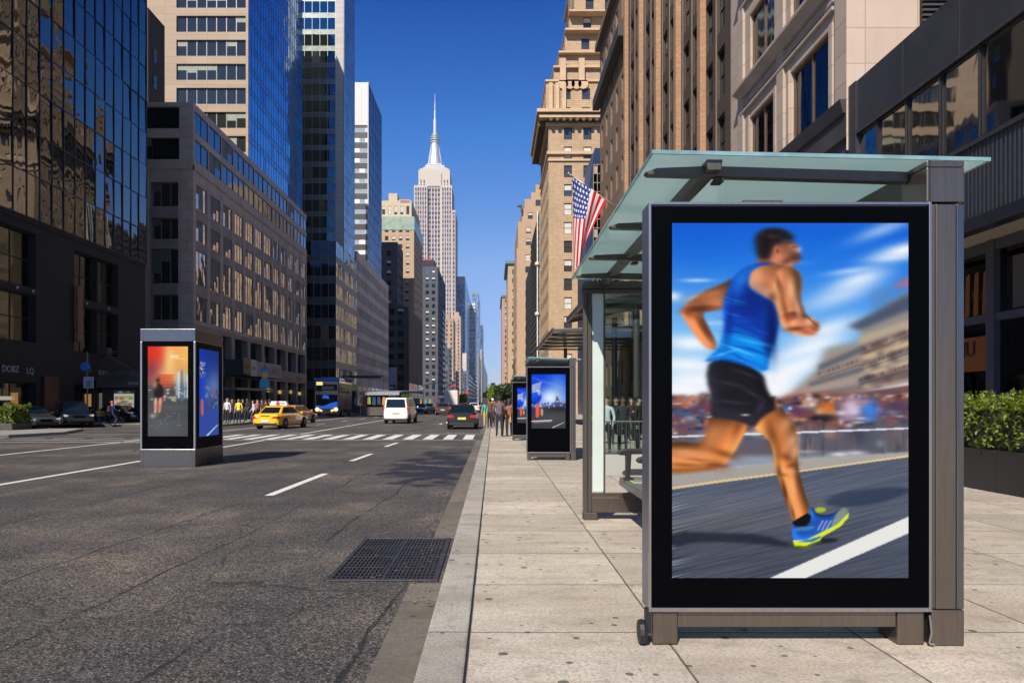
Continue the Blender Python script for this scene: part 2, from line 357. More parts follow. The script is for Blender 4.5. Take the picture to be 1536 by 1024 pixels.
# ---------------------------------------------------------------- picture panels: flat screens painted as coloured grids
def gauss1(a,s,axis):
    if s<=.05: return a
    r=int(max(1,math.ceil(3*s))); k=np.exp(-.5*(np.arange(-r,r+1)/s)**2); k/=k.sum()
    pad=[(0,0)]*a.ndim; pad[axis]=(r,r); b=np.pad(a,pad,mode='edge'); out=np.zeros_like(a)
    n=a.shape[axis]
    for i,w in enumerate(k):
        sl=[slice(None)]*a.ndim; sl[axis]=slice(i,i+n); out+=w*b[tuple(sl)]
    return out
def blur(a,sx,sy): return gauss1(gauss1(a,sx,1),sy,0)
class Canvas:
    def __init__(s,W,H,w,h):
        s.W,s.H,s.w,s.h=W,H,w,h; s.k=W/w
        s.X,s.Y=np.meshgrid((np.arange(W)+.5)*w/W,(np.arange(H)+.5)*h/H)
        s.c=np.zeros((H,W,3))
    def mask(s,pts):
        P=np.array(pts,float); x,y=s.X,s.Y; ins=np.zeros(x.shape,bool); n=len(P)
        for i in range(n):
            x0,y0=P[i]; x1,y1=P[(i+1)%n]
            if y0==y1: continue
            c=((y0>y)!=(y1>y))&(x<(x1-x0)*(y-y0)/(y1-y0)+x0); ins^=c
        return ins.astype(float)
    def smooth(s,pts,it=2):
        P=[tuple(p) for p in pts]
        for _ in range(it):
            Q=[]
            for i in range(len(P)):
                a=P[i]; b=P[(i+1)%len(P)]
                Q+= [(a[0]*.75+b[0]*.25,a[1]*.75+b[1]*.25),(a[0]*.25+b[0]*.75,a[1]*.25+b[1]*.75)]
            P=Q
        return P
    def comp(s,m,col):
        m=np.clip(m,0,1)[...,None]; col=np.array(col,float)
        if col.ndim==1: col=col/255.
        s.c=s.c*(1-m)+col*m
    def poly(s,pts,col,bx=1.0,by=1.0,al=1.0,sm=1,vol=None):
        m=s.mask(s.smooth(pts,sm) if sm else pts)
        mm=blur(m,bx*s.k,by*s.k)*al
        c=np.array(col,float)/255.
        if vol:
            r,dx,dy,lo,hi=vol       # soft rounding of the form towards the light side of the picture
            g=blur(m,r*s.k,r*s.k); g2=np.roll(np.roll(g,int(dx*s.k),1),int(dy*s.k),0)
            sh=np.clip(.5+(g-g2)*2.3,0,1)
            cc=c[None,None]*(lo+(hi-lo)*sh)[...,None]; cc=np.clip(cc,0,1)
            mk_=np.clip(mm,0,1)[...,None]; s.c=s.c*(1-mk_)+cc*mk_
        else: s.comp(mm,col)
        return m
    def blob(s,x,y,rx,ry,col,al=1.0,rot=0):
        c,sn=math.cos(rot),math.sin(rot); dx=s.X-x; dy=s.Y-y
        u=(dx*c+dy*sn)/rx; v=(-dx*sn+dy*c)/ry
        s.comp(np.exp(-(u*u+v*v))*al,col)
    def streak(s,amp,slope,lenpx,seed,ymin=0):
        """directional streaks along a slope"""
        g=np.random.default_rng(seed); n=g.normal(size=(s.H,s.W+200)); n=gauss1(n,lenpx,1); n/=n.std()
        sh=(s.X/s.w*s.W*slope); yi=(np.arange(s.H)[:,None]-sh)
        y0=np.clip(np.floor(yi).astype(int)%s.H,0,s.H-1); xi=np.arange(s.W)[None,:]+0*y0
        s.c=np.clip(s.c+(amp*(n[y0,xi])*(s.Y>ymin-(s.X-20)*.125))[...,None],0,1)
    def panel(s,name,p0,ux,uz,mat,parent):
        """p0: bottom left corner, ux: right edge vector, uz: up edge vector; a coloured grid, one point per picture cell"""
        H,W=s.H,s.W
        p0=np.array(p0,float); ux=np.array(ux,float); uz=np.array(uz,float)
        gx=np.linspace(0,1,W); gz=np.linspace(1,0,H)
        V=p0[None,None]+gx[None,:,None]*ux+gz[:,None,None]*uz
        V=V.reshape(-1,3)
        r=parent
        while r.parent: r=r.parent
        V-=np.array(r.location)
        i=np.arange(H-1)[:,None]*W+np.arange(W-1)[None,:]
        Fc=np.stack([i+W,i+W+1,i+1,i],-1).reshape(-1,4)
        me=bpy.data.meshes.new(name)
        me.vertices.add(len(V)); me.vertices.foreach_set('co',V.ravel())
        me.loops.add(Fc.size); me.loops.foreach_set('vertex_index',Fc.ravel().astype(np.int32))
        me.polygons.add(len(Fc)); me.polygons.foreach_set('loop_start',np.arange(0,Fc.size,4,dtype=np.int32)); me.polygons.foreach_set('loop_total',np.full(len(Fc),4,dtype=np.int32))
        at=me.color_attributes.new('picture','FLOAT_COLOR','POINT')
        c=np.clip(s.c,0,1); lin=np.where(c<=.04045,c/12.92,((c+.055)/1.055)**2.4)
        a=np.ones((H*W,4)); a[:,:3]=lin.reshape(-1,3); at.data.foreach_set('color',a.ravel().astype(np.float32))
        me.materials.append(mat); me.update(); me.validate()
        o=bpy.data.objects.new(name,me); COL.objects.link(o); o.parent=parent; return o
def screenmat():
    t=NT('lit_screen'); a=t.n('ShaderNodeAttribute',attribute_name='picture')
    t.prin((.002,.002,.002),.4,spec=.03,emit=a.outputs['Color'],estr=2**(-EXPO)); return t.done()
M_SCREEN=screenmat()

def runner_poster():
    C=Canvas(354,531,354,531)
    k=3.658
    def Z(*pts): return [(x/k-8,y/k-15) for x,y in pts]
    # sky
    yy=C.Y; xx=C.X
    def ramp(v,st):
        out=np.zeros(v.shape+(3,)); 
        for ch in range(3): out[...,ch]=np.interp(v,[a for a,_ in st],[c[ch] for _,c in st])
        return out/255.
    sky=ramp(yy-(xx-80)*.10,[(0,(14,98,214)),(60,(38,125,228)),(120,(86,160,236)),(180,(128,190,242)),(230,(170,210,243)),(262,(215,228,242))])
    C.c=sky
    C.blob(20,5,110,70,(6,84,205),.55)
    for (x,y,rx,ry,a,rot) in [(315,10,48,10,.5,-.35),(350,40,45,11,.95,-.2),(330,52,40,7,.6,-.1),(280,85,46,13,.8,-.3),(250,110,60,14,.55,-.3),(230,160,50,13,.75,-.35),
            (215,185,44,9,.7,-.3),(38,86,22,3,.55,0),(0,110,14,7,.8,0),(30,180,40,12,.9,.05),(25,212,55,12,.85,.05),(45,235,60,14,.9,0),(15,250,50,12,.9,0),
            (150,240,40,22,.9,-.5),(190,215,60,16,.85,-.45),(200,185,60,10,.5,-.4),(150,262,60,18,.9,-.2),(180,60,25,3,.15,0),(265,72,35,5,.5,-.15),(60,150,30,4,.3,0)]:
        C.blob(x,y,rx,ry,(250,250,253),a,rot)
    # blurred street houses on the right
    C.poly(Z((640,1030),(700,960),(820,860),(870,740),(1060,700),(1060,640),(990,625),(1150,550),(1250,470),(1400,400),(1400,1100),(640,1100)),(150,138,130),6,4,.95,0)
    C.poly(Z((1120,420),(1230,410),(1230,520),(1120,540)),(96,130,170),6,4,.5,0)
    C.poly(Z((1240,400),(1340,335),(1340,400),(1250,420)),(190,110,120),6,4,.85,0)
    C.poly(Z((1000,620),(1180,520),(1400,400),(1400,500),(1160,600),(1060,640)),(66,78,102),5,3,.9,0)
    def band(x0,y0,x1,y1,w,col,al=.8,b=2):
        C.poly(Z((x0,y0-w),(x1,y1-w),(x1,y1+w),(x0,y0+w)),col,b*1.5,b,al,0)
    band(1050,700,1400,580,22,(188,168,140)); band(1060,760,1400,640,30,(120,98,92)); band(1060,800,1400,690,14,(214,180,140),.9)
    band(1060,850,1400,750,28,(168,152,132)); band(1050,895,1400,800,10,(216,180,138),.9); band(1060,930,1400,860,26,(104,86,84)); band(1040,975,1400,920,12,(190,150,120))
    band(830,850,1080,740,18,(84,86,98),.8); band(800,900,1080,800,16,(150,134,124)); band(780,940,1080,850,14,(96,92,98),.8); band(740,980,1080,900,14,(168,150,138)); band(700,1010,1080,950,12,(112,104,104))
    band(1060,860,1070,1000,60,(50,66,80),.7,3)
    for i in range(26):
        x=random.uniform(1080,1340); y=random.uniform(640,930)-(x-1080)*.36+60
        C.blob(x/k-8,y/k-15,7,5,random.choice([(70,62,66),(150,110,100),(205,190,170),(60,60,72)]),.45,-.38)
    band(1050,985,1400,920,7,(206,214,232),.95,1.2); band(1050,1000,1400,938,4,(170,40,44),.9,1)
    band(640,1020,1400,1000,26,(190,96,60),.75,4)
    g=np.random.default_rng(17)
    for row,(x0,ya,yb_,n_) in enumerate([(1075,745,640,11),(1065,835,735,12),(1055,915,830,12),(830,880,805,9)]):
        for i in range(n_):
            u=i/n_; x=x0+(1340-x0)*u if x0>900 else x0+(1060-x0)*u; y=ya+(yb_-ya)*u; w=13; hh=22
            C.poly(Z((x,y-hh*.5),(x+w,y-hh*.5-4),(x+w,y+hh*.5-4),(x,y+hh*.5)),[(74,58,62),(128,84,78),(56,56,66),(150,118,104)][g.integers(4)],2.0,.8,.75,0)
        C.poly(Z((x0,ya+22),(1345 if x0>900 else 1060,yb_+22),(1345 if x0>900 else 1060,yb_+27),(x0,ya+27)),(64,50,48),2,.6,.6,0)
    # crowd behind a rail
    C.poly([(-5,258),(60,262),(150,262),(360,245),(360,345),(-5,350)],(96,74,78),4,3,.95,0)
    g=np.random.default_rng(3); pal=[(200,90,50),(60,70,120),(40,40,54),(222,226,236),(150,60,60),(70,130,215),(190,130,96),(30,32,44),(225,150,90),(120,80,90),(236,200,180),(28,60,130)]
    for i in range(260):
        x=g.uniform(-5,360); y=g.uniform(258,322); C.blob(x,y,g.uniform(3,11),g.uniform(1.5,5),pal[g.integers(len(pal))],.85,-.03)
    for i in range(30):
        x=g.uniform(0,356); y=g.uniform(256,268); C.blob(x,y,4.5,3,[(210,150,120),(60,40,34),(180,110,84)][g.integers(3)],.8)
    for i in range(34):
        x=g.uniform(160,356); y=g.uniform(312,338); C.blob(x,y,2.5,13,[(24,26,40),(70,60,66),(120,96,88),(190,140,110)][g.integers(4)],.6)
    C.blob(232,276,14,10,(214,112,42),.95); C.blob(228,292,18,7,(30,28,36),.9); C.blob(268,276,16,16,(212,190,214),.95); C.blob(297,280,14,15,(52,128,232),.95); C.blob(188,283,10,8,(110,40,84),.8)
    C.blob(335,278,16,12,(60,58,92),.8); C.blob(236,315,12,8,(206,150,84),.8); C.blob(330,318,20,12,(120,84,72),.7); C.blob(280,318,14,16,(26,30,44),.9); C.blob(306,325,11,24,(70,76,86),.9); C.blob(312,330,7,6,(170,176,180),.8)
    C.blob(20,265,28,5,(190,110,84),.8); C.blob(20,285,40,8,(50,66,110),.8); C.blob(60,275,22,8,(140,60,66),.7)
    C.poly([(-5,318),(180,312),(360,296),(360,344),(180,360),(-5,372)],(88,96,114),2,2,.55,0)
    C.blob(250,346,14,4,(216,220,228),.9); C.blob(275,344,16,4,(206,210,222),.8); C.blob(200,342,20,3,(180,184,196),.6)
    C.poly([(-5,318.5),(180,312),(360,305.5),(360,308),(180,315),(-5,321)],(226,230,236),.8,.6,.95,0)
    # road
    C.poly([(-5,374),(90,366),(200,352),(360,342),(360,360),(-5,396)],(170,164,160),1.5,1.2,1,0)
    C.poly([(-5,395),(100,381),(360,347),(360,540),(-5,540)],(84,92,110),.8,.8,1,0)
    C.poly([(-5,395),(80,383),(200,368),(360,346),(360,349),(200,371),(80,387),(-5,399)],(234,206,150),.7,.6,1,0)
    C.blob(170,520,260,90,(56,60,72),.55); C.blob(120,420,160,24,(104,110,126),.5,-.12); C.blob(60,455,150,26,(104,98,98),.45,-.15)
    C.streak(.030,-.24,26,5,398); C.streak(.016,-.24,14,9,398)
    # restore area above the road from streaks is negligible
    C.poly(Z((840,1590),(940,1530),(1160,1500),(1330,1500),(1330,1530),(1160,1590),(980,1612)),(40,52,78),4,2,.75)
    C.poly(Z((30,1740),(300,1750),(520,1755),(700,1815),(690,1830),(500,1810),(330,1798),(150,1800),(30,1840)),(30,36,52),3,2,.85)
    C.poly(Z((690,1820),(840,1775),(940,1780),(930,1800),(820,1812),(700,1835)),(24,28,42),2,1.5,.9)
    C.poly([(141,533),(195,533),(360,461),(360,436)],(232,231,228),.9,.7,1,0)
    SK=(226,140,92)
    hb=2.2
    # far arm
    C.poly(Z((375,350),(290,395),(200,430),(105,500),(70,545),(110,600),(170,690),(240,760),(285,730),(235,640),(190,545),(250,530),(320,520),(345,430)),(188,112,68),hb,1.6,1,1,(9,5,-6,.45,1.35))
    C.poly(Z((105,510),(180,515),(320,505),(320,528),(200,545),(120,540)),(90,44,28),4,2,.5)
    # trailing leg
    C.poly(Z((240,1100),(440,1130),(440,1180),(395,1270),(320,1385),(250,1405),(120,1420),(0,1425),(0,1255),(90,1250),(150,1262),(205,1250),(222,1190)),(218,128,66),1.8,1.2,1,1,(13,-3,-8,.40,1.35))
    C.poly(Z((0,1395),(120,1395),(260,1385),(290,1400),(200,1415),(0,1432)),(92,42,22),2.5,2,.6)
    C.blob(22,352,34,5,(240,170,120),.55,.05)
    C.blob(70,360,16,10,(150,78,38),.5,.5); C.blob(92,325,9,26,(240,160,100),.45,.3)
    # front leg
    C.poly(Z((470,1170),(520,1110),(600,1065),(650,1085),(690,1140),(715,1215),(712,1290),(720,1400),(752,1520),(790,1640),(700,1700),(675,1620),(640,1520),(600,1420),(580,1290),(560,1240)),(212,126,66),1.6,1.2,1,1,(10,6,-4,.42,1.40))
    C.blob(180,325,9,16,(246,190,150),.6,.5); C.blob(176,372,10,5,(244,180,130),.6,0); C.blob(159,345,6,18,(140,74,36),.55,0); C.blob(178,405,6,30,(236,150,86),.7,-.1); C.blob(168,398,4,20,(112,54,26),.5,-.2)
    C.blob(196,450,5,22,(232,146,88),.5,-.25); C.blob(166,376,7,3,(120,60,30),.5,.2)
    for (x,y,rx,ry,col,al,rt) in [(150,316,10,26,(96,46,22),.75,-.35),(172,350,12,6,(110,54,26),.7,.3),(160,372,4,12,(96,46,24),.7,-.1),(169,402,3.5,20,(84,38,18),.8,-.25),(181,434,3,16,(96,46,22),.7,-.25),
        (171,300,10,14,(246,176,122),.55,.5),(184,342,7,14,(244,176,124),.75,.1),(180,392,5,20,(250,176,118),.75,-.1),(188,425,4,18,(236,154,98),.65,-.2),(196,452,3,16,(240,164,110),.6,-.25),(181,362,9,3,(120,58,30),.65,-.2),
        (58,318,14,22,(240,158,100),.55,.5),(100,300,8,26,(120,58,28),.7,.35),(78,345,22,6,(104,50,24),.7,.3),(64,362,20,4,(80,38,20),.6,.1),(22,343,30,6,(246,176,126),.65,.08),(20,362,32,4,(110,54,28),.6,.05),(40,354,22,3,(150,78,42),.6,.1)]:
        C.blob(x,y,rx,ry,col,al,rt)
    # sock and shoe
    C.poly(Z((688,1690),(770,1640),(790,1655),(806,1700),(745,1725),(700,1712)),(10,10,14),.8,.7,1,0)
    C.poly(Z((684,1710),(705,1705),(750,1716),(795,1680),(780,1612),(800,1606),(822,1650),(900,1650),(945,1618),(985,1614),(995,1640),(960,1690),(900,1735),(845,1765),(790,1795),(700,1800),(688,1770)),(26,84,176),.9,.8,1,1,(4,2,-3,.55,1.45))
    C.poly(Z((930,1640),(960,1610),(990,1614),(996,1640),(970,1680),(930,1715),(900,1728),(905,1690)),(150,160,130),1.2,1,.8)
    C.poly(Z((815,1612),(850,1608),(872,1616),(870,1634),(830,1640),(812,1630)),(176,196,30),1.2,1,.95)
    for q in range(3):
        x=822+q*22; C.poly(Z((x,1735),(x+30,1680),(x+38,1682),(x+8,1737)),(206,190,214),.8,.6,.75,0)
    C.poly(Z((700,1720),(790,1712),(820,1716),(780,1735),(705,1740)),(96,150,206),1,.8,.6)
    C.poly(Z((690,1790),(760,1790),(850,1745),(930,1705),(985,1650),(998,1640),(995,1665),(950,1715),(850,1772),(840,1790),(760,1822),(700,1822)),(222,232,46),.8,.6,1,0)
    C.poly(Z((715,1800),(790,1782),(845,1765),(845,1775),(800,1798)),(40,110,190),.7,.6,.9,0)
    C.poly(Z((692,1815),(760,1822),(840,1792),(850,1780),(845,1798),(765,1832),(700,1830)),(110,118,20),.7,.6,.8,0)
    # shorts
    C.poly(Z((215,900),(235,805),(330,790),(450,830),(530,880),(545,950),(560,985),(612,1070),(530,1110),(475,1180),(430,1150),(330,1125),(235,1120),(245,1010)),(24,23,30),3,1.6,1,1,(9,4,-6,.45,1.7))
    for (x,y,rx,ry,rt) in [(95,205,20,3,.3),(110,225,24,3,.35),(84,240,22,3,.2),(120,255,20,3,.5),(90,268,26,3,.1),(132,275,5,14,.5)]:
        C.blob(x,y,rx,ry,(70,68,80),.42,rt)
    C.blob(110,287,6,1.6,(190,190,205),.9)
    # neck, back and shoulder skin
    C.poly(Z((510,210),(620,270),(665,290),(690,310),(600,330),(500,300),(500,260)),(140,80,56),3,1.6,1)
    C.poly(Z((440,400),(450,320),(510,285),(610,282),(700,300),(738,350),(735,440),(690,480),(600,500),(570,480),(500,440)),SK,2.6,1.6,1,1,(12,6,-6,.55,1.30))
    C.blob(140,92,13,9,(150,86,58),.55,.4); C.blob(128,80,11,14,(242,170,126),.5,.2); C.blob(150,78,14,7,(168,100,68),.5,.2); C.blob(172,88,14,16,(250,184,140),.7)
    # near arm
    C.poly(Z((586,330),(650,292),(715,312),(738,370),(728,470),(762,555),(745,610),(665,625),(610,595),(588,520)),(216,136,90),2.6,1.6,1,1,(12,7,-5,.45,1.35))
    C.poly(Z((620,560),(700,535),(762,552),(800,585),(832,600),(834,640),(792,678),(740,672),(680,660),(630,625)),(206,120,80),2.8,1.6,1,1,(8,4,-6,.45,1.4))
    C.blob(166,108,6,26,(120,62,40),.35,.1); C.blob(182,142,12,4,(150,70,48),.5,-.4); C.blob(205,152,11,7,(240,164,122),.75); C.blob(200,163,14,4,(120,58,42),.55,.2)
    for q in range(4): C.blob(212+q*1.5,147+q*4.5,4,1.3,(150,80,60),.5,-.3)
    for (x,y,rx,ry,col,al,rt) in [(40,128,22,5,(84,40,24),.7,-.15),(25,135,10,6,(100,50,30),.6,.6),(48,158,5,24,(96,46,28),.65,-.55),(30,112,16,4,(240,170,118),.5,-.35),(60,106,18,6,(216,136,92),.5,-.2),
        (160,92,5,16,(112,56,38),.7,-.3),(150,112,8,10,(120,60,40),.7,.4),(178,100,6,18,(252,192,150),.7,-.1),(188,128,5,18,(246,182,138),.6,-.25),(170,132,5,22,(110,54,36),.65,-.25),(186,158,18,4,(96,44,30),.75,-.1),(182,148,10,4,(244,178,136),.55,-.4),(206,146,8,5,(250,184,140),.8,0),(212,158,6,5,(140,70,50),.6,0)]:
        C.blob(x,y,rx,ry,col,al,rt)
    for q in range(4): C.blob(205+q*3.4,143+q*3.2,5,.9,(110,54,40),.75,.75)
    # vest
    C.poly(Z((515,268),(600,276),(560,282),(500,292),(452,325),(442,380),(462,425),(520,462),(580,485),(604,560),(612,610),(590,690),(562,790),(545,880),(440,822),(330,790),(225,815),(205,812),(270,765),(300,720),(318,620),(308,500),(335,420),(372,345),(430,300)),(10,66,178),2.8,1.5,1,1,(9,2,-4,.55,1.5))
    C.poly(Z((310,660),(400,640),(520,700),(560,790),(545,880),(440,822),(330,790),(210,812),(290,740)),(0,150,240),5,5,.85)
    C.poly(Z((540,470),(600,520),(612,610),(580,720),(555,800),(530,720),(545,600)),(4,34,112),4,3,.8)
    C.poly(Z((370,350),(440,300),(520,272),(500,292),(452,325),(442,380),(400,400)),(20,118,224),3,2,.7)
    C.poly(Z((345,430),(460,430),(560,480),(560,560),(420,560),(330,560)),(2,44,146),6,5,.7)
    g=np.random.default_rng(11)
    for i in range(34):
        y=g.uniform(470,830); x=g.uniform(340,560); C.blob(x/k-8,y/k-15,g.uniform(9,22),g.uniform(.9,1.8),[(60,170,250),(2,30,110),(0,110,220)][g.integers(3)],.38,g.uniform(.05,.5))
    C.blob(100,190,30,2.2,(120,215,255),.6,.35); C.blob(100,201,34,2,(0,90,190),.6,.35); C.blob(76,196,22,2,(140,225,255),.5,-.3)
    for (x,y,rx,ry,col,al,rt) in [(118,120,20,26,(2,30,120),.6,.2),(132,150,16,18,(3,40,140),.55,0),(150,165,7,36,(0,18,80),.7,-.05),(100,92,10,20,(30,120,230),.6,.4),(86,150,6,36,(0,36,130),.6,.1),(120,178,26,3,(70,190,255),.6,.22),(112,188,28,2.2,(0,70,190),.6,.25),(96,208,26,2.5,(0,90,200),.6,.25)]:
        C.blob(x,y,rx,ry,col,al,rt)
    # head
    C.poly(Z((540,160),(620,150),(700,150),(716,190),(736,255),(712,275),(675,298),(620,285),(560,262)),(172,104,78),2.8,1.6,1,1,(7,6,-5,.55,1.25))
    C.poly(Z((486,190),(482,135),(512,98),(565,80),(635,86),(688,118),(700,148),(672,152),(645,146),(615,166),(590,196),(575,232),(556,256),(515,254),(494,226)),(30,22,22),4.6,2.2,1)
    C.poly(Z((655,180),(700,165),(716,180),(722,215),(700,230),(690,200)),(206,140,118),3,2,.7)
    C.blob(157,40,5,6,(196,112,84),.9); C.blob(158,42,2.5,3.5,(110,50,40),.8); C.blob(173,56,12,6,(70,40,38),.65,-.5); C.blob(183,52,6,7,(60,36,36),.5); C.blob(188,53,5,1.2,(80,40,40),.7); C.blob(184,36,5,1.5,(70,50,50),.6); C.blob(190,40,5,5,(236,200,196),.5)
    C.blob(150,20,14,3,(70,54,48),.5,.1); C.blob(140,30,3,12,(14,10,12),.6,.2)
    nz=np.random.default_rng(2).normal(size=C.c.shape[:2])*.008
    C.c=np.clip(C.c+nz[...,None],0,1)
    return C
def party_poster():
    C=Canvas(110,270,55,135); x,y=C.X,C.Y
    t=np.clip(x/55,0,1); u=np.clip(y/60,0,1)
    top=np.stack([.86+.12*t,.16+.55*t*(1-.0*u),.12+.28*t],-1); low=np.stack([.42+.3*t,.36+.2*t,.38+.0*t],-1)
    C.c=top*(1-u[...,None])+low*u[...,None]
    C.blob(30,20,9,30,(255,226,150),.8); C.blob(48,14,16,20,(248,190,90),.7); C.blob(8,10,14,20,(226,50,34),.7); C.blob(30,44,20,12,(252,190,120),.7); C.blob(4,36,10,14,(120,50,80),.6)
    C.poly([(-2,60),(57,56),(57,140),(-2,140)],(74,76,80),3,4,1,0)
    for i in range(9): C.blob(24,43+i*2.2,12,.7,(214,60,34),.8)
    C.poly([(12,42),(36,42),(32,60),(16,60)],(190,70,40),1,1,.35,0)
    for q,(a,b,c) in enumerate([(38,44,30),(41,38,40),(45,36,46),(49,38,40),(53,42,36)]): C.poly([(a,b),(a+3,b),(a+3,b+c),(a,b+c)],[(150,190,214),(214,230,236),(90,120,150)][q%3],.8,1,.8,0)
    g=np.random.default_rng(5)
    for i in range(60): C.blob(g.uniform(2,54),g.uniform(60,82),g.uniform(.6,2.4),g.uniform(.5,1.6),[(236,150,80),(230,236,240),(60,70,90),(240,110,60),(40,110,100)][g.integers(5)],.7)
    C.poly([(9,60),(15,54),(21,60),(22,76),(8,78)],(34,26,30),1,1,.9); C.blob(10,58,3,5,(210,130,110),.7); C.blob(14,51,3,4,(60,34,30),.9)
    C.poly([(9,77),(13,77),(13,98),(10,102),(8,98)],(232,160,126),.7,.7,1); C.poly([(15,77),(20,77),(18,98),(15,101),(14,95)],(226,150,116),.7,.7,1)
    C.blob(30,92,26,5,(96,98,100),.5); C.blob(20,122,30,16,(96,100,104),.6); C.blob(7,104,4,3,(210,200,190),.6)
    for i in range(40): C.blob(g.uniform(4,44),g.uniform(100,120),g.uniform(.4,1.2),.4,(190,190,196),.6)
    C.blob(37,81,2.4,2.4,(180,190,50),.7); C.blob(33,77,6,2,(214,206,200),.7)
    for i in range(5): C.blob(32+i*2.2,15+(i%2)*.8,1.2,2.2,(255,235,190),.9)
    for i in range(6): C.blob(40+i*2.2,18.5,1.0,.6,(255,235,190),.8)
    return C
def blue_poster():
    C=Canvas(60,240,30,135); x,y=C.X,C.Y
    v=y/135; C.c=np.stack([.07+.12*v,.18+.1*v,.50-.02*v],-1)
    C.blob(4,60,8,60,(14,60,200),.8); C.blob(22,60,12,26,(110,140,190),.7); C.blob(24,80,14,16,(60,80,130),.8)
    C.poly([(-2,98),(32,86),(32,140),(-2,140)],(48,72,156),2,2,.9,0)
    g=np.random.default_rng(8)
    for i in range(30): C.blob(g.uniform(1,9),g.uniform(20,44),1.1,.9,[(240,160,120),(236,200,90),(220,226,236)][g.integers(3)],.7)
    for i in range(26): C.blob(g.uniform(8,29),g.uniform(58,92),1.2,2.2,[(30,40,70),(150,170,200),(200,70,60)][g.integers(3)],.55)
    C.poly([(2,78),(6,76),(7,102),(3,104)],(220,96,70),.8,.8,.9); C.poly([(10,134),(28,118),(29,119),(13,135)],(210,214,226),.5,.5,.9,0)
    return C
def ball_poster():
    C=Canvas(100,200,50,100); x,y=C.X,C.Y
    v=np.clip(y/62,0,1); C.c=np.stack([.02+.5*v,.24+.42*v,.86+.05*v],-1)
    C.blob(28,42,13,14,(250,252,255),1); C.blob(36,26,14,30,(150,196,236),.5); C.blob(2,6,26,22,(6,60,214),.7)
    for i in range(14): C.blob(3+i*3.2,8+i*1.2,14,.5,(120,160,225),.25,.5)
    C.poly([(-4,32),(6,28),(14,36),(15,46),(8,56),(-4,58)],(6,62,214),.8,.8,1,2); C.blob(4,38,6,6,(50,110,240),.6)
    C.poly([(6,28),(14,30),(12,42),(8,34)],(230,226,210),.6,.6,.6)
    for i in range(7): C.poly([(1,20+i*2.2),(15-i*.5,14+i*2.6),(15-i*.5,15+i*2.6),(1,21.2+i*2.2)],(250,236,206),.4,.4,1,0)
    C.poly([(-2,62),(20,60),(52,54),(52,104),(-2,104)],(58,60,66),1,1,1,0); C.blob(40,64,16,5,(34,36,40),.8); C.blob(30,80,26,10,(86,88,96),.5)
    g=np.random.default_rng(14)
    for i in range(70): C.blob(g.uniform(0,50),g.uniform(53,61),g.uniform(.7,1.8),g.uniform(.7,2.2),[(30,60,150),(220,226,240),(190,60,50),(40,90,200),(30,34,50)][g.integers(5)],.8)
    C.poly([(33,58),(36,44),(38,40),(40,46),(43,58)],(60,70,120),.6,.6,.9); C.blob(37,42,1.5,2,(214,60,40),.8); C.blob(38,50,2,1.6,(230,230,240),.8)
    C.poly([(6,60),(8,54),(10,54),(12,60),(11,80),(6,80)],(238,92,64),.5,.6,1); C.poly([(13,62),(17,64),(17,76),(14,78)],(216,170,130),.6,.6,.9); C.blob(2,64,3,8,(30,50,140),.8)
    C.poly([(-2,86),(30,84),(30,86),(-2,88)],(226,224,214),.4,.4,1,0); C.poly([(4,89),(29,87),(29,88),(4,90)],(180,176,168),.4,.4,.8,0); C.poly([(30,98),(48,88),(48,89),(31,99)],(230,230,230),.4,.4,1,0)
    return C
# ---------------------------------------------------------------- setting: ground, road, pavements
RZ=-.15
m=MB(); m.box(-1500,1500,-300,3500,-1.2,RZ-.004); struct('ground',m,mk('ground_far',(.16,.155,.15),.9))
m=MB()
for i in range(0,1): m.quad((-90,-60,RZ),(-.45,-60,RZ),(-.45,3000,RZ),(-90,3000,RZ))
struct('road',m,M_ASPH)
m=MB(); m.box(-.16,40,-60,2600,-.6,-.004); struct('pavement',m,M_PAVE)
m=MB(); m.box(-.46,-.172,-60,2600,-.6,0); struct('kerb',m,M_KERB,bevel=.015)
m=MB(); m.box(-.174,-.158,-60,400,-.6,-.012); struct('kerb_joint',m,M_BLKM)
m=MB()
for a,b,w in ((-60,7.05,-.80),(9.42,33.2,-.77),(39.6,400,-.77)):
    m.box(w,-.462,a,b,-.5,RZ+.006)
struct('gutter',m,M_GUT)
m=MB(); m.box(-140,-19,51,2600,-.6,0.0); struct('pavement_across_road',m,M_PAVEL)
m=MB(); m.prism([(-140,33.2),(-25,33.6),(-23.4,35.4),(-22.8,39),(-24.4,43.6),(-140,44)],-.6,0,'z'); struct('pavement_island',m,M_PAVEL,bevel=.02)
# painted lines
m=MB(); zl=RZ+.004
def line(x0,y0,x1,y1,w=.15):
    d=Vector((x1-x0,y1-y0,0)).normalized(); n=Vector((-d.y,d.x,0))*w/2
    m.quad((x0-n.x,y0-n.y,zl),(x0+n.x,y0+n.y,zl),(x1+n.x,y1+n.y,zl),(x1-n.x,y1-n.y,zl))
line(-10.45,-20,-10.35,33.2,.17); line(-10.35,39.4,-10.3,420,.17)
line(-16.3,8,-16.0,33.2,.16); line(-16,39.4,-16,300,.14)
line(-21.6,10,-21.6,30,.12)
for y0,y1 in ((13.65,17.8),(21.6,24.5),(28.4,31.2)): line(-4.18,y0,-4.08,y1,.17)
for k in range(18): line(-4.1,56+k*9,-4.1,59.2+k*9,.15)
for k in range(14): line(-13.3,46+k*9,-13.3,49+k*9,.12)
for k in range(6): line(-26.5+k*1.9,34.6,-25.2+k*1.9,34.9,.15)
line(-2.7,41.0,-.9,41,.12)
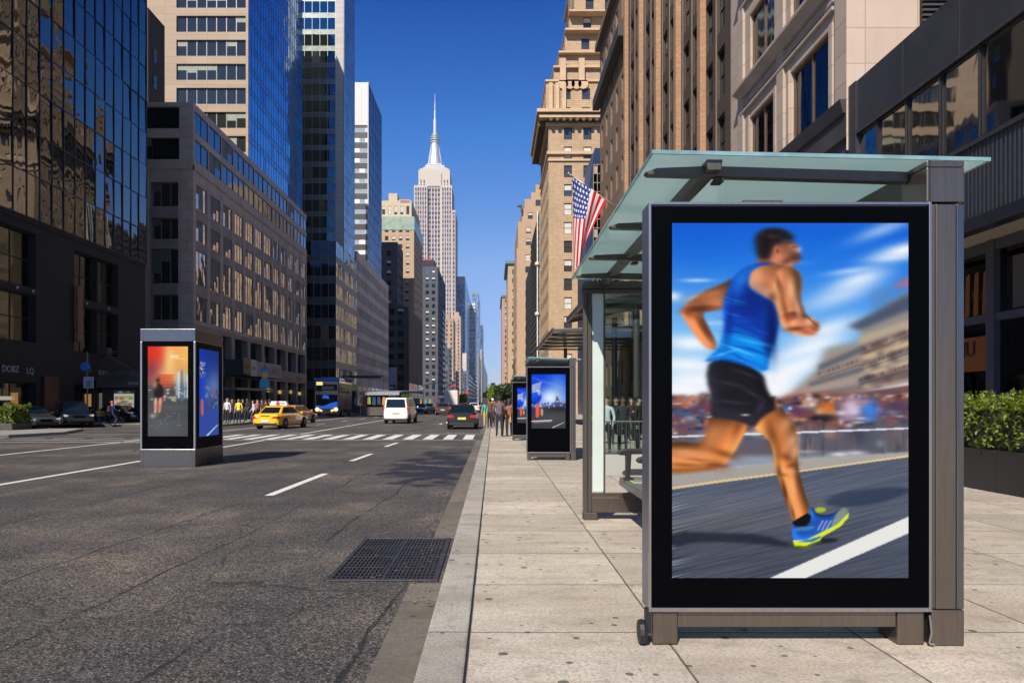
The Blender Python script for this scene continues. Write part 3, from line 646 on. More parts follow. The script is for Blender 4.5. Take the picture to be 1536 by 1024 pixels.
# crossing: bars between two thin lines
for k in range(14):
    x=-.95-k*.93
    m.quad((x-.47,33.9,zl),(x,33.9,zl),(x-.02,38.6,zl),(x-.49,38.6,zl))
line(-25,33.35,-.8,33.35,.14); line(-25,39.3,-.8,39.3,.12); line(-27,31.6,-12,31.6,.14)
line(-10.4,33.3,-7,39.5,.14)
struct('road_markings',m,M_PAINT)
# storm drain
t=thing('storm_drain','black cast iron storm drain grate in the road beside the kerb','drain grate',(-1.085,8.24,RZ))
x0,x1,y0,y1=-1.63,-.54,7.13,9.34
M_IRON=mk('cast_iron',(.045,.045,.055),.5,.4,.35,6)
m=MB(); m.box(x0,x1,y0,y1,RZ-.02,RZ+.003); m.build('pit_shade_plate',mk('pit_shade_black',(.004,.004,.005),.9),t)  # black plate stands in for the shade of the pit below
m=MB()
for a,b,c,d in ((x0,x0+.05,y0,y1),(x1-.05,x1,y0,y1),(x0+.05,x1-.05,y0,y0+.05),(x0+.05,x1-.05,y1-.05,y1)): m.box(a,b,c,d,RZ-.01,RZ+.02)
m.build('frame',M_IRON,t,bevel=.004)
m=MB(); n=24
for i in range(1,n):
    x=x0+.05+(x1-x0-.1)*i/n
    w=.02 if i==n//2 else .0085
    m.box(x-w,x+w,y0+.05,y1-.05,RZ+.004,RZ+.016+(.002 if i==n//2 else 0))
for j in range(1,16):
    y=y0+.05+(y1-y0-.1)*j/16; w=.02 if j%4==0 else .008
    m.box(x0+.05,x1-.05,y-w,y+w,RZ+.0045,RZ+.0125+(.002 if j%4==0 else 0))
m.build('grating',M_IRON,t)
g=np.random.default_rng(21)
# dead leaves and grit round the drain
m=MB()
for i in range(70):
    x=g.uniform(-.95,-.50) if i%2 else g.uniform(-1.6,-.5); y=g.uniform(6.2,10.5); s=g.uniform(.006,.022); a=g.uniform(0,6)
    zz=RZ+.022
    m.poly([(x+s*math.cos(a+k*1.57)*(1.4 if k%2 else .7),y+s*math.sin(a+k*1.57)*(1.4 if k%2 else .7),zz+.004*(k%2)) for k in range(4)])
o=m.build('leaf_litter',mk('dry_leaf',(.24,.13,.06),.8,0,.4,30)); tag(o,'scattered dry brown leaf scraps and grit around the drain grate','leaf litter'); o['kind']='stuff'

# ---------------------------------------------------------------- bus shelter with picture panel
def shelter(X0,Y0,W,H,roofz,L,label,canvas,pic,full,group):
    t=thing('bus_shelter',label,'bus shelter',(X0,Y0,0),0,group)
    B=lambda mb,name,mat,par=t,bev=0: mb.build(name,mat,par,bevel=bev,local=True)
    zb=.2226*H/2.907; D=.22; cw=.217*W/1.854
    m=MB(); m.box(0,W,.012,D,zb,H); B(m,'display_case',M_GREYB,bev=.008)
    m=MB(); m.box(.018,W-.016,0,.011,zb+.03,H-.028); face=B(m,'display_frame',M_BLK)
    m=MB(); e=.017
    m.box(0,e,-.006,.02,zb,H); m.box(W-e,W,-.006,.02,zb,H); m.box(e,W-e,-.006,.02,H-e,H); m.box(e,W-e,-.006,.02,zb,zb+.028)
    B(m,'edge_trim',M_EDGE,bev=.003)
    x0,x1,z0,z1=pic
    m=canvas.panel('screen',(X0+x0,Y0-.004,z0),(x1-x0,0,0),(0,0,z1-z0),M_SCREEN,t)
    # feet, rail
    for a,b in ((.03*W/1.854,.197*W/1.854),(W-.21*W/1.854,W-.03*W/1.854)):
        m=MB(); m.box(a,b,.02,D+.06,0,zb-.003); B(m,'foot',M_BRONZE,bev=.012)
    m=MB(); m.box(.2*W/1.854,W-.213*W/1.854,.035,D,zb-.11,zb-.002); B(m,'base_rail',M_BRONZE,bev=.004)
    # column
    m=MB(); m.box(W+.003,W+cw,.0,D+.1,0,zb+.012); B(m,'column_base',M_BRONZE,bev=.006)
    m=MB(); m.box(W+.006,W+cw,.012,D+.1,zb+.016,H-.01); c=B(m,'column',M_DKMET,bev=.006)
    m=MB(); m.box(W+.03,W+cw-.06,-.0,.011,zb+.018,H-.014); B(m,'column_panel',M_BRONZE,c,bev=.004)
    m=MB(); m.box(W+cw-.05,W+cw-.002,.0,.011,zb+.018,H-.014); B(m,'column_panel',M_STEEL,c,bev=.004)
    zt=H+.273*H/2.907
    m=MB(); m.box(W-.03,W+cw,0,.30,H+.002,zt-.045); m.box(W-.03,W+cw,0,.30,zt-.042,zt); B(m,'column_cap',M_BRONZE,bev=.006)
    m=MB(); m.box(W-.012,W-.006,-.003,.30,H+.002,zt); B(m,'cap_seam',M_BLKM)
    m=MB(); m.prism([(.302,H+.004),(.302,zt-.004),(L-.1,zt-.004),(L-.1,H+.06),(.5,H+.02)],W-.02,W+cw-.02,'x'); B(m,'side_beam',M_DKMET,bev=.01)
    # roof
    xr=W+cw+.215*W/1.854; zl=roofz; zr=roofz-.05
    def roofslab(xa,xb,ya,yb,th,dz=0):
        m=MB(); f=lambda x: zl+(zr-zl)*(x-.05)/(xr-.05)+dz
        m.taper(xa,xb,ya,yb,0,xa,xb,ya,yb,0); v=m.v
        m.v=[(x,y,f(x)+(th if i>=4 else 0)) for i,(x,y,_) in enumerate(v)]
        return m
    B(roofslab(.05,xr,.09,L,.02),'roof_glass',M_ROOFG)
    m=roofslab(.05,xr,.078,.089,.026,-.004); m.add(roofslab(.04,.049,.078,L,.026,-.004)); m.add(roofslab(xr+.001,xr+.012,.078,L,.026,-.004))
    B(m,'roof_edge',mk('green_glass_edge',(.22,.36,.36),.12,.2,.2,6))
    xb=.47*W/1.854
    m=MB(); m.prism([(xb-.045,zl-.10),(xb+.045,zl-.10),(xb+.055,zl-.028),(xb-.055,zl-.028)],.12,L-.05,'y'); B(m,'roof_beam',M_DKMET,bev=.006)
    ys=[.20,1.75,3.17,4.35] if full else [.25,L*.5,L-.4]
    for y in ys:
        m=MB(); m.prism([(.02,zl-.085),(.10,zl-.06),(.45,zl-.045),(W-.04,zl-.085),(W-.04,zl-.155),(.45,zl-.115),(.04,zl-.105)],y,y+.085,'y')
        a=B(m,'roof_arm',M_DKMET,bev=.006)
        m=MB(); m.box(xb+.02,xb+.085,y-.012,y+.09,zl-.155,zl-.136); B(m,'bracket',M_BLKM,a)
    # far end frame: post, pale strip, glass, base
    Ye=L+.03; xe=.20*W/1.854; xw=W+cw-.05; zt2=zl-.16
    m=MB(); m.box(xe,xe+.06,Ye,Ye+.09,.0,zt2); m.box(xe+.068,xe+.12,Ye+.015,Ye+.09,.1,zt2); m.box(xe,xe+.19,Ye-.02,Ye+.12,0,.10)
    ef=B(m,'end_post',M_DKMET,bev=.008)
    m=MB(); m.box(xe+.12,xw,Ye,Ye+.08,.10,.30); m.box(xe+.12,xw,Ye+.01,Ye+.07,.31,.36); B(m,'end_base_beam',M_BRONZE,bev=.006)
    m=MB(); m.box(xe-.02,xw,Ye-.02,Ye+.12,zt2-.03,zt2+.03); m.prism([(xe-.02,zt2+.03),(xw,zt2+.03),(xw,zl-.03),(xe+.05,zl-.03),(xe-.01,zt2+.1)],Ye-.05,Ye+.14,'y'); B(m,'end_header',M_DKMET,bev=.01)
    m=MB(); m.box(xe+.128,xe+.275,Ye+.02,Ye+.05,.38,zt2-.04); B(m,'pale_panel',M_PALE)
    m=MB(); m.box(xe+.275,xe+.30,Ye+.005,Ye+.07,.36,zt2-.03); m.box(xw-.03,xw,Ye,Ye+.08,.36,zt2-.03); m.box(xe+.30,xw-.03,Ye+.01,Ye+.06,.885,.91); B(m,'glass_frame',M_DKMET,bev=.003)
    m=MB(); m.box(xe+.30,xw-.03,Ye+.03,Ye+.04,.91,zt2-.03); B(m,'end_glass',M_CLEAR)
    m=MB(); m.box(xe+.30,xw-.03,Ye+.012,Ye+.05,.60,.884); B(m,'lower_panel',mk('pale_grey_panel',(.36,.37,.34),.4,0,.08))
    # back wall with glass
    m=MB()
    for y in (L*.32,L*.64,L-.06): m.box(xw,xw+.05,y,y+.06,0,zt-.2)
    m.box(xw+.005,xw+.045,.35,L,.32,.37); B(m,'back_frame',M_DKMET,bev=.004)
    m=MB(); m.box(xw+.02,xw+.03,.35,L-.05,.38,zt-.22); B(m,'back_glass',M_CLEAR)
    if full:
        m=MB(); m.box(.66,1.5,2.3,4.95,.565,.60); m.box(.655,.70,2.3,4.95,.49,.563); bn=B(m,'bench_seat',mk('bench_grey',(.20,.19,.18),.4,.5),bev=.008)
        m=MB()
        for y in (2.7,4.6): m.box(1.3,xw,y,y+.05,.42,.488); m.box(.8,1.3,y,y+.05,.46,.488)
        B(m,'bench_bracket',M_DKMET,bn)
        for y in (3.45,4.72):
            m=MB(); m.prism([(.60,.935),(.63,.965),(.72,.985),(1.25,.985),(1.25,.94),(.78,.925),(.76,.60),(.71,.60),(.71,.90),(.62,.905)],y,y+.11,'y'); B(m,'armrest',M_BLKM,bn,bev=.012)
        m=MB(); m.lathe([(.02,-.03),(.075,-.025),(.08,0),(.07,.02),(.02,.025)],(-.035,.03,.085),14,0,'x'); m.box(-.02,.02,.0,.05,.08,.24); B(m,'hinge_cap',M_BLKM)
        m=MB(); m.path([(W-.01,.0,.20),(W-.006,-.012,.09),(W-.02,-.01,.02),(W+.01,-.02,.012)],.007,6); B(m,'cable',M_EDGE)
        m=MB(); m.box(W-.0,W+.0,0,0,0,0)
        m=MB(); m.box(.62,.88,-.002,.03,H+.001,H+.012); B(m,'top_latch',M_DKMET)
    return t
GS='glass roofed bus shelters standing in a row on the pavement'
near=shelter(1.019,4.81,1.854,2.907,3.255,5.1,'large nearest bus shelter with screen of running man in blue vest and frosted roof',runner_poster(),(.153,1.701,.4456,2.768),True,GS)
sc2=.0
X2=XP(790,20)
shelter(X2,20,1.2,2.55,2.80,2.4,'second bus shelter along the kerb, screen with blue balloon and orange bollard',ball_poster(),(.135,1.06,.87,2.34),False,GS)
X3=XP(768,30.3)
shelter(X3,30.3,1.25,2.40,2.66,3,'third bus shelter, partly hidden behind the second one, with blue screen',ball_poster(),(.22,1.1,.72,2.16),False,GS)
m=MB(); m.box(1.72,1.93,9.0,9.25,.602,.606,0); m.box(1.74,1.86,9.04,9.2,.607,.609,1); m.box(1.66,1.78,9.28,9.4,.602,.63,2)
o=m.build('magazine',[mk('mag_yellow',(.66,.74,.04),.4),mk('mag_blue',(.05,.16,.42),.4),M_BLKM]); tag(o,'yellow and blue folded magazine lying on the shelter bench','magazine')

# ---------------------------------------------------------------- three sided picture kiosk standing in the road
t=thing('advertising_kiosk','tall steel kiosk with orange city picture standing alone in the road','kiosk',(-8.7,20.6,RZ))
kx0,kx1,ky0,ky1=-9.44,-7.965,19.6,21.62; kz=ZP(493,19.6)
m=MB(); m.box(kx0,kx1,ky0,ky1,RZ,.33); m.build('plinth',M_STEEL,t,bevel=.01)
m=MB(); m.box(kx0+.02,kx1-.02,ky0+.02,ky1-.02,.33,kz-.34); m.build('case',M_BLK,t)
for a,b in ((kx0,ky0),(kx1-.05,ky0),(kx0,ky1-.05),(kx1-.05,ky1-.05)): m=MB(); m.box(a,a+.05,b,b+.05,.332,kz-.342); m.build('corner_trim',M_EDGE,t,bevel=.006)
m=MB(); m.box(kx0,kx1,ky0,ky1,kz-.34,kz); cp=m.build('top_cap',M_STEEL,t,bevel=.012)
m=MB(); m.box(kx0+.08,kx0+.087,ky0-.002,ky0+.01,kz-.33,kz-.01); m.box(kx1-.09,kx1-.083,ky0-.002,ky0+.01,kz-.33,kz-.01); m.box(kx0+.08,kx0+.087,ky0-.002,ky0+.01,RZ+.01,.32); m.box(kx1-.09,kx1-.083,ky0-.002,ky0+.01,RZ+.01,.32); m.build('panel_seam',M_BLKM,t)
zz0,zz1=ZP(654,19.6),ZP(519.5,19.6)
party_poster().panel('screen',(XP(221.5,19.6),ky0+.012,zz0),(XP(281.5,19.6)-XP(221.5,19.6),0,0),(0,0,zz1-zz0),M_SCREEN,t)
ya,yb=YP(299.5,kx1),YP(328.5,kx1)
blue_poster().panel('screen',(kx1-.012,ya,ZP(656,ya)+.02),(0,yb-ya,0),(0,0,zz1-zz0),M_SCREEN,t)

# ---------------------------------------------------------------- planters with clipped hedges
def leafbox(name,x0,x1,y0,y1,z0,z1,n,size,mat,parent,seed,inner=.25):
    g=np.random.default_rng(seed); m=MB()
    for i in range(n):
        # mostly near the faces, bumpy outline
        u=g.uniform(0,1,3); k=g.integers(0,5); d=abs(g.normal(0,.10))
        x=x0+(x1-x0)*u[0]; y=y0+(y1-y0)*u[1]; z=z0+(z1-z0)*u[2]
        if g.uniform()>inner:
            if k==0: x=x0+d
            elif k==1: x=x1-d
            elif k==2: y=y0+d
            elif k==3: y=y1-d
            else: z=z1-d
        b=.09*math.sin(x*5.1+y*3.7)+.07*math.sin(y*9.3+x*2)+.05*math.sin(y*17+z*9)
        z+=b*(z-z0)/(z1-z0); x+=.07*math.sin(y*7+z*8)+.05*math.sin(y*15-z*11)
        c=Vector((x,y,z)); a=Vector(g.normal(size=3)); a.z=abs(a.z)*.7+.2; a.normalize()
        t1=a.orthogonal().normalized(); t1=Matrix.Rotation(g.uniform(0,6.28),3,a)@t1; t2=a.cross(t1)
        s=size*g.uniform(.6,1.4)
        m.poly([c-t1*s,c-t2*s*.5,c+t1*s,c+t2*s*.5])
    return m.build(name,mat,parent)
LEAF=leafmat('hedge_leaf',(.13,.18,.016))
t=thing('hedge_planter','long dark metal planter with clipped green hedge before the dark storefront','planter',(9.4,12,0))
M_PLANT=brushed('planter_dark_metal',(.03,.03,.032),.35,.4)
for k,(a,b) in enumerate(((8.2,9.95),(9.96,12.9),(12.91,15.2),(15.21,17.5))):
    m=MB(); m.box(8.84,10.02,a,b,0,.74); m.build('trough',M_PLANT,t,bevel=.012)
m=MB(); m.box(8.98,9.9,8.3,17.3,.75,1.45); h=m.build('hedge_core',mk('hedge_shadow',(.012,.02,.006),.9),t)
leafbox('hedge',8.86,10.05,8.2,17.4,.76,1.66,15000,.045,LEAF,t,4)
t=thing('hedge_planter','low hedge in stone planter at the left corner before the silver car','planter',(-28.5,41.9,0))
m=MB(); m.box(-36,-26.9,41.0,42.8,0,.37); m.build('trough',mk('planter_stone',(.07,.06,.055),.8,0,.3,3,bump=.3),t,bevel=.05)
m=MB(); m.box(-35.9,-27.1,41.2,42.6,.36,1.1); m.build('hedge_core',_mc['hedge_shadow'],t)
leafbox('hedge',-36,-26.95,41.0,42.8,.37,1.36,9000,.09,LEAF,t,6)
# ---------------------------------------------------------------- facade tools
def FP(face,plane,a,d,z):
    return (a,plane+d,z) if face=='S' else ((plane-d,a,z) if face=='E' else (plane+d,a,z))
def frange(a0,a1,pitch,w,margin=0.0,n=None):
    if n is None: n=max(1,int((a1-a0-2*margin)/pitch))
    st=(a0+a1)/2-n*pitch/2
    return [(st+pitch*(i+.5)-w/2, st+pitch*(i+.5)+w/2) for i in range(n)]
def facade(mb,face,plane,a0,a1,z0,z1,cols,rows,depth,wmi=0,rmi=None,skip=None):
    """wall sheet with real holes and reveals; returns the openings"""
    if rmi is None: rmi=wmi
    cols=[c for c in cols if c[0]>=a0-1e-6 and c[1]<=a1+1e-6]; rows=[r for r in rows if r[0]>=z0-1e-6 and r[1]<=z1+1e-6]
    P=lambda a,d,z: FP(face,plane,a,d,z)
    cur=a0; ops=[]
    for c in cols+[(a1,a1)]:
        if c[0]>cur+1e-6: mb.quad(P(cur,0,z0),P(c[0],0,z0),P(c[0],0,z1),P(cur,0,z1),wmi)
        if c[1]>c[0]:
            zc=z0
            for r in rows+[(z1,z1)]:
                if r[0]>zc+1e-6: mb.quad(P(c[0],0,zc),P(c[1],0,zc),P(c[1],0,r[0]),P(c[0],0,r[0]),wmi)
                if r[1]>r[0]:
                    a,b=c; lo,hi=r
                    mb.quad(P(a,0,lo),P(b,0,lo),P(b,depth,lo),P(a,depth,lo),rmi); mb.quad(P(a,0,hi),P(a,depth,hi),P(b,depth,hi),P(b,0,hi),rmi)
                    mb.quad(P(a,0,lo),P(a,depth,lo),P(a,depth,hi),P(a,0,hi),rmi); mb.quad(P(b,0,lo),P(b,0,hi),P(b,depth,hi),P(b,depth,lo),rmi)
                    ops.append((face,plane,a,b,lo,hi,depth))
                zc=r[1]
        cur=c[1]
    return ops
_wt={}
def wtemplate(style,w,h,var):
    """window drawn facing -y, origin at its lower left corner: (frame, pane) builders"""
    key=(style,round(w,2),round(h,2),var)
    if key in _wt: return _wt[key]
    nx,nz,fw,blinds=style[1],style[2],style[3],style[4]
    fr=MB(); pa=MB()
    fr.box(0,fw,-.05,.03,0,h); fr.box(w-fw,w,-.05,.03,0,h); fr.box(fw,w-fw,-.05,.03,0,fw); fr.box(fw,w-fw,-.05,.03,h-fw,h)
    for i in range(1,nx): x=w*i/nx; fr.box(x-fw*.4,x+fw*.4,-.045,.02,fw,h-fw)
    for j in range(1,nz): z=h*j/nz; fr.box(fw,w-fw,-.04,.02,z-fw*.4,z+fw*.4)
    rv=random.Random(hash((w,h,var)) if False else var*31+int(w*100))
    for i in range(nx):
        a=fw*.5+(w-fw)*i/nx; b=fw*.5+(w-fw)*(i+1)/nx; ti=rv.uniform(-.006,.006); tj=rv.uniform(-.006,.006)
        pa.quad((a,ti,0.01),(b,-ti,0.01),(b,-ti+tj,h-.01),(a,ti+tj,h-.01),0)
        if blinds and rv.random()<blinds:
            k=rv.choice([.35,.5,.5,.7,.95]); pa.quad((a+fw*.5,-.012,h*(1-k)),(b-fw*.5,-.012,h*(1-k)),(b-fw*.5,-.012,h-fw),(a+fw*.5,-.012,h-fw),1)
    _wt[key]=(fr,pa,{}); return _wt[key]
def windows(root,ops,style,fmat,gmat,bmat,limit=100,sub=False,nvar=5,sill=None):
    """every opening gets its own window object; past the limit the farthest are one mass part"""
    def dist(o):
        f,p,a,b,lo,hi,d=o; P=FP(f,p,(a+b)/2,0,(lo+hi)/2); 
        P=Vector(P); ang=P.y/P.length
        return P.length/(math.sqrt((b-a)*(hi-lo))+.01) + (0 if (P.y>1 and -80<P.x/P.y*1100+740<1620 and 602-1100*(P.z-1.6)/P.y>-60) else 1e5)
    ops=sorted(ops,key=dist)
    rest=MB()
    for i,o in enumerate(ops):
        f,p,a,b,lo,hi,d=o; w=b-a; h=hi-lo; var=random.randrange(nvar)
        fr,pa,cache=wtemplate(style,w,h,var)
        if f=='S': loc=FP(f,p,a,d,lo); rz=0
        elif f=='E': loc=FP(f,p,a,d,lo); rz=math.pi/2
        else: loc=FP(f,p,b,d,lo); rz=-math.pi/2
        if i<limit:
            if sub:
                key=('s',fmat.name,gmat.name)
                if key not in cache: cache[key]=(fr.mesh('window',[fmat]),pa.mesh('pane',[gmat,bmat]))
                ob=bpy.data.objects.new('window',cache[key][0]); pn=bpy.data.objects.new('pane',cache[key][1]); COL.objects.link(ob); COL.objects.link(pn); pn.parent=ob
            else:
                key=('m',fmat.name,gmat.name)
                if key not in cache:
                    q=MB(); q.add(fr,None,{0:0}); q.add(pa,None,{0:1,1:2}); cache[key]=q.mesh('window',[fmat,gmat,bmat])
                ob=bpy.data.objects.new('window',cache[key]); COL.objects.link(ob)
            ob.parent=root; ob.location=Vector(loc)-root.location; ob.rotation_euler=(0,0,rz)
        else:
            M=Matrix.Translation(loc)@Matrix.Rotation(rz,4,'Z'); rest.add(fr,M,{0:0}); rest.add(pa,M,{0:1,1:2})
    if rest.v:
        o=rest.build('windows_beyond',[fmat,gmat,bmat],root); o['kind']='stuff'
def curtain(root,face,plane,a0,a1,z0,z1,nu,nz,gm,mm,mw=.06,mh=.06,tilt=.004,sp=None,spm=None,proud=.05,seed=1,odd=None):
    """glass curtain wall: every pane hangs a hair out of true; sp = share of each storey that is spandrel"""
    g=random.Random(seed); m=MB(); q=MB(); P=lambda a,d,z: FP(face,plane,a,d,z)
    mats=[gm]+([spm] if spm else [])+([odd] if odd else [])
    du=(a1-a0)/nu; dz=(z1-z0)/nz
    for j in range(nz):
        for i in range(nu):
            a=a0+du*i; b=a+du; lo=z0+dz*j; hi=lo+dz; t=g.uniform(-tilt,tilt)*du; s=g.uniform(-tilt,tilt)*dz
            mi=len(mats)-1 if (odd and g.random()<.12) else 0
            if sp:
                zs=lo+dz*sp
                m.quad(P(a,0,lo),P(b,0,lo),P(b,0,zs),P(a,0,zs),1); m.quad(P(a,t,zs),P(b,-t,zs),P(b,-t+s,hi),P(a,t+s,hi),mi)
            else: m.quad(P(a,t,lo),P(b,-t,lo),P(b,-t+s,hi),P(a,t+s,hi),mi)
    m.build('glass_wall',mats,root)
    def bar(a,b,lo,hi,pr):
        p=[P(a,.02,lo),P(b,-pr,hi)]
        q.box(p[0][0],p[1][0],p[0][1],p[1][1],lo,hi)
    for i in range(nu+1): a=a0+du*i; bar(a-mw/2,a+mw/2,z0,z1,proud)
    for j in range(nz+1):
        z=z0+dz*j; bar(a0,a1,z-mh/2,z+mh/2,proud*.7)
        if sp and j<nz: z=z0+dz*(j+sp); bar(a0,a1,z-mh/3,z+mh/3,proud*.6)
    q.build('mullion_grid',mm,root)
def stripmat(name,gl,sp,floor,share,z0=0.0):
    """tall window strip of a far tower: panes and spandrels alternate by height"""
    if name in _mc: return _mc[name]
    t=NT(name); p=t.pos(); x,y,z=t.sep(p)
    f=t.math('FRACT',t.math('DIVIDE',t.math('SUBTRACT',z,z0),floor)); isg=t.math('LESS_THAN',f,share)
    wn=t.n('ShaderNodeTexWhiteNoise',noise_dimensions='3D')
    t.set(wn.inputs['Vector'],t.comb(t.math('FLOOR',t.math('DIVIDE',x,1.7)),t.math('FLOOR',t.math('DIVIDE',y,1.7)),t.math('FLOOR',t.math('DIVIDE',t.math('SUBTRACT',z,z0),floor))))
    g2=t.mix(t.ramp(wn.outputs['Value'],[(.55,0.0),(.9,1.0)]),gl,tuple(min(1,c*3.2+.03) for c in gl))
    t.prin(t.mix(isg,sp,g2),t.math('SUBTRACT',.7,t.math('MULTIPLY',isg,.55)),0,spec=.7); _mc[name]=t.done(); return _mc[name]
M_FRDK=mk('window_frame_dark',(.025,.023,.022),.4,.3); M_FRWH=mk('window_frame_pale',(.50,.48,.45),.5); M_FRGR=mk('window_frame_grey',(.16,.16,.17),.4,.3)
M_BLIND=mk('window_blind',(.55,.53,.47),.7,0,.1); M_BLINDD=mk('window_blind_dim',(.13,.13,.10),.6,0,.2)
G_DARK=glass('office_glass',(.16,.18,.21),.04,.03,.5); G_SASH=glass('sash_glass',(.07,.075,.08),.08,.02,1.0,.3)
G_BLUE=glass('blue_tower_glass',(.12,.40,.62),.05,.02,.25); G_TOWER=glass('dark_tower_glass',(.19,.195,.20),.02,.024,.45)
G_GREEN=glass('green_tower_glass',(.17,.24,.25),.05,.03,.35); G_STORE=glass('store_glass',(.05,.055,.06),.05,.01,.6); G_BLACK=glass('black_glass',(.08,.085,.10),.06,.02,.4)
WL=-32.0; WR=10.5
def bldg(label,x,y,name='office_building',cat='building'): return thing(name,label,cat,(x,y,0))

# ======================= left row =======================
# dark glass building, nearest on the left
b=bldg('dark glass office block over a black stone base at the far left',WL-10,56,'glass_office_building')
y0,y1=40.0,67.4
M_BST=brick('black_stone',(.007,.006,.006),(.009,.008,.0075),(.003,.003,.003),1.2,.75,.008,.2,.15,.75,.1,.0)
m=MB(); ops=[]
ops+=facade(m,'E',WL,y0,51.6,0,14.1,[(42.5,46.9),(47.2,51.3)],[(.3,2.9),(5.7,9.0),(9.5,13.3)],.5)
ops+=facade(m,'E',WL,51.6,55.9,0,14.1,[],[],.5)
ops+=facade(m,'E',WL,55.9,62.6,0,14.1,[(56.0,59.2),(59.3,62.5)],[(.3,3.0),(5.4,9.0),(9.6,13.2)],.5)
ops+=facade(m,'E',WL,62.6,y1,0,14.1,[],[],.5)
m.box(WL-30,WL-.62,y0,y1,0,62); m.quad((WL,y1,0),(WL-.7,y1,0),(WL-.7,y1,62),(WL,y1,62)); m.quad((WL,y0,0),(WL-.7,y0,0),(WL-.7,y0,14),(WL,y0,14))
m.quad((WL,y0,14.1),(WL,y1,14.1),(WL-.6,y1,14.1),(WL-.6,y0,14.1))
m.box(WL-.62,WL+.08,y0,y1+.05,13.9,14.25)
m.build('stone_base',M_BST,b)
windows(b,ops,('g',2,2,.09,0),M_BLKM,glass('lobby_glass',(.07,.075,.07),.06,.02,.5),M_BLIND,sub=True)
curtain(b,'E',WL+.1,y0,y1,14.25,62,19,16,G_TOWER,mk('mullion_black',(.01,.01,.012),.3,.4),.09,.08,.012,proud=.06,seed=3)
m=MB()
for y in (43.2,46.4,49.2,50.9,57.6,60.9): m.lathe([(.02,0),(.09,.02),(.09,.1),(.03,.12)],(WL+.02,y,9.25 if y<52 else 9.3),10,0,'x')
m.build('round_lamp',mk('lamp_pale',(.45,.44,.42),.4),b)
def text3d(name,body,size,loc,rz,mat,parent=None,ext=.015,world=True,rx=math.pi/2,width=None,bold=False):
    cu=bpy.data.curves.new('t','FONT'); cu.body=body; cu.size=size; cu.extrude=ext; cu.align_x='CENTER'; cu.resolution_u=3
    if bold: cu.offset=size*.02
    ob=bpy.data.objects.new('t',cu); COL.objects.link(ob); bpy.context.view_layer.update()
    me=bpy.data.meshes.new_from_object(ob.evaluated_get(bpy.context.evaluated_depsgraph_get())); bpy.data.objects.remove(ob); me.name=name
    me.materials.clear(); me.materials.append(mat)
    if width:
        xs=[v.co.x for v in me.vertices]; k=width/(max(xs)-min(xs))
        for v in me.vertices: v.co.x*=k
    o=bpy.data.objects.new(name,me); COL.objects.link(o)
    if parent is not None:
        o.parent=parent; o.location=Vector(loc)-(parent.location if world else Vector((0,0,0)))
    else: o.location=loc
    o.rotation_euler=(rx,0,rz); return o
M_LET=mk('pale_letter',(.38,.38,.40),.5); M_LETK=mk('dark_letter',(.03,.03,.035),.5); M_LETR=mk('orange_letter',(.50,.12,.04),.5)
text3d('letters','DOBZ',.62,(WL+.05,48.55,3.55),math.pi/2,M_LET,b); text3d('letters','LQ',.62,(WL+.05,50.6,3.5),math.pi/2,M_LET,b); text3d('letters','BOUZ',.55,(WL+.05,60.1,3.75),math.pi/2,M_LET,b)
m=MB(); m.box(WL+.05,WL+.35,55.9,56.6,6.2,10.4); m.build('blade_sign',mk('orange_blade_sign',(.16,.07,.02),.5,0,.6,5),b)
m=MB(); m.box(WL+.05,WL+.2,52.0,53.7,.1,3.4); m.build('red_doorway',mk('red_door',(.10,.018,.008),.4,0,.5,2),b)
for y_,z_,w_,h_,c_ in ((48.0,1.7,1.6,.25,(.6,.55,.45)),(49.3,1.0,.7,1.2,(.40,.20,.06)),(58.3,1.2,.8,1.0,(.45,.26,.08)),(60.4,.9,1.2,1.4,(.16,.14,.11))):
    m=MB(); m.box(WL-.47,WL-.4,y_,y_+w_,z_,z_+h_); m.build('lit_display',emi('lit_display_%d'%int(y_*10),c_,.5),b)
# dark slab behind
b=bldg('dark brown slab tower seen just behind the dark glass block',-50,98,'brick_tower')
m=MB(); m.box(-70,-45,95.6,100.4,0,52.9); m.build('wall',brick('dark_brown_brick',(.035,.028,.026),(.045,.034,.03),(.02,.018,.017),.5,.2),b)
ops=[('E',-44.98,97.0,98.2,z,z+2,0) for z in np.arange(36,50,3.5)]
windows(b,ops,('g',1,2,.1,.3),M_FRDK,G_DARK,M_BLINDD)
# grey stone building with square windows
b=bldg('grey stone office building with rows of square windows and shops at street level',WL-9,100,'stone_office_building')
y0=78.2; y1=125.7; xb=-46
M_GST=brick('grey_stone',(.46,.35,.27),(.53,.41,.32),(.24,.18,.14),1.6,1.1,.02,.25,.2,.7,.2,.5)
M_GSTD=mk('grey_spandrel',(.26,.21,.17),.6,0,.2,.6)
rows=[(10.3,13.0),(14.2,17.9),(18.9,21.2),(22.4,25.0)]
cols=frange(y0+1,y1-.6,3.95,2.95,0,n=12); cols[6]=(cols[6][0]-.3,cols[6][1]+.2)
m=MB(); ops=[]
ops+=facade(m,'E',WL,y0,y1,9.9,26.6,cols,rows,.10,0,1)
ops+=facade(m,'S',y0,xb,WL,4.4,26.6,[(-44.5,-41.4),(-40.4,-37.6),(-36.6,-33.6)],[(5.2,8.6)]+rows,.45,0,1)
ops2=facade(m,'E',WL,y0,y1,26.6,33.5,[(c[0]-.35,c[1]+.35) for c in cols],[(27.5,29.7),(30.5,32.7)],.08,0,1)
ops2+=facade(m,'S',y0,xb,WL,26.6,33.5,[(-43.6,-39.9),(-39.5,-33.5)],[(27.4,29.7),(30.7,33.0)],.3,0,1)
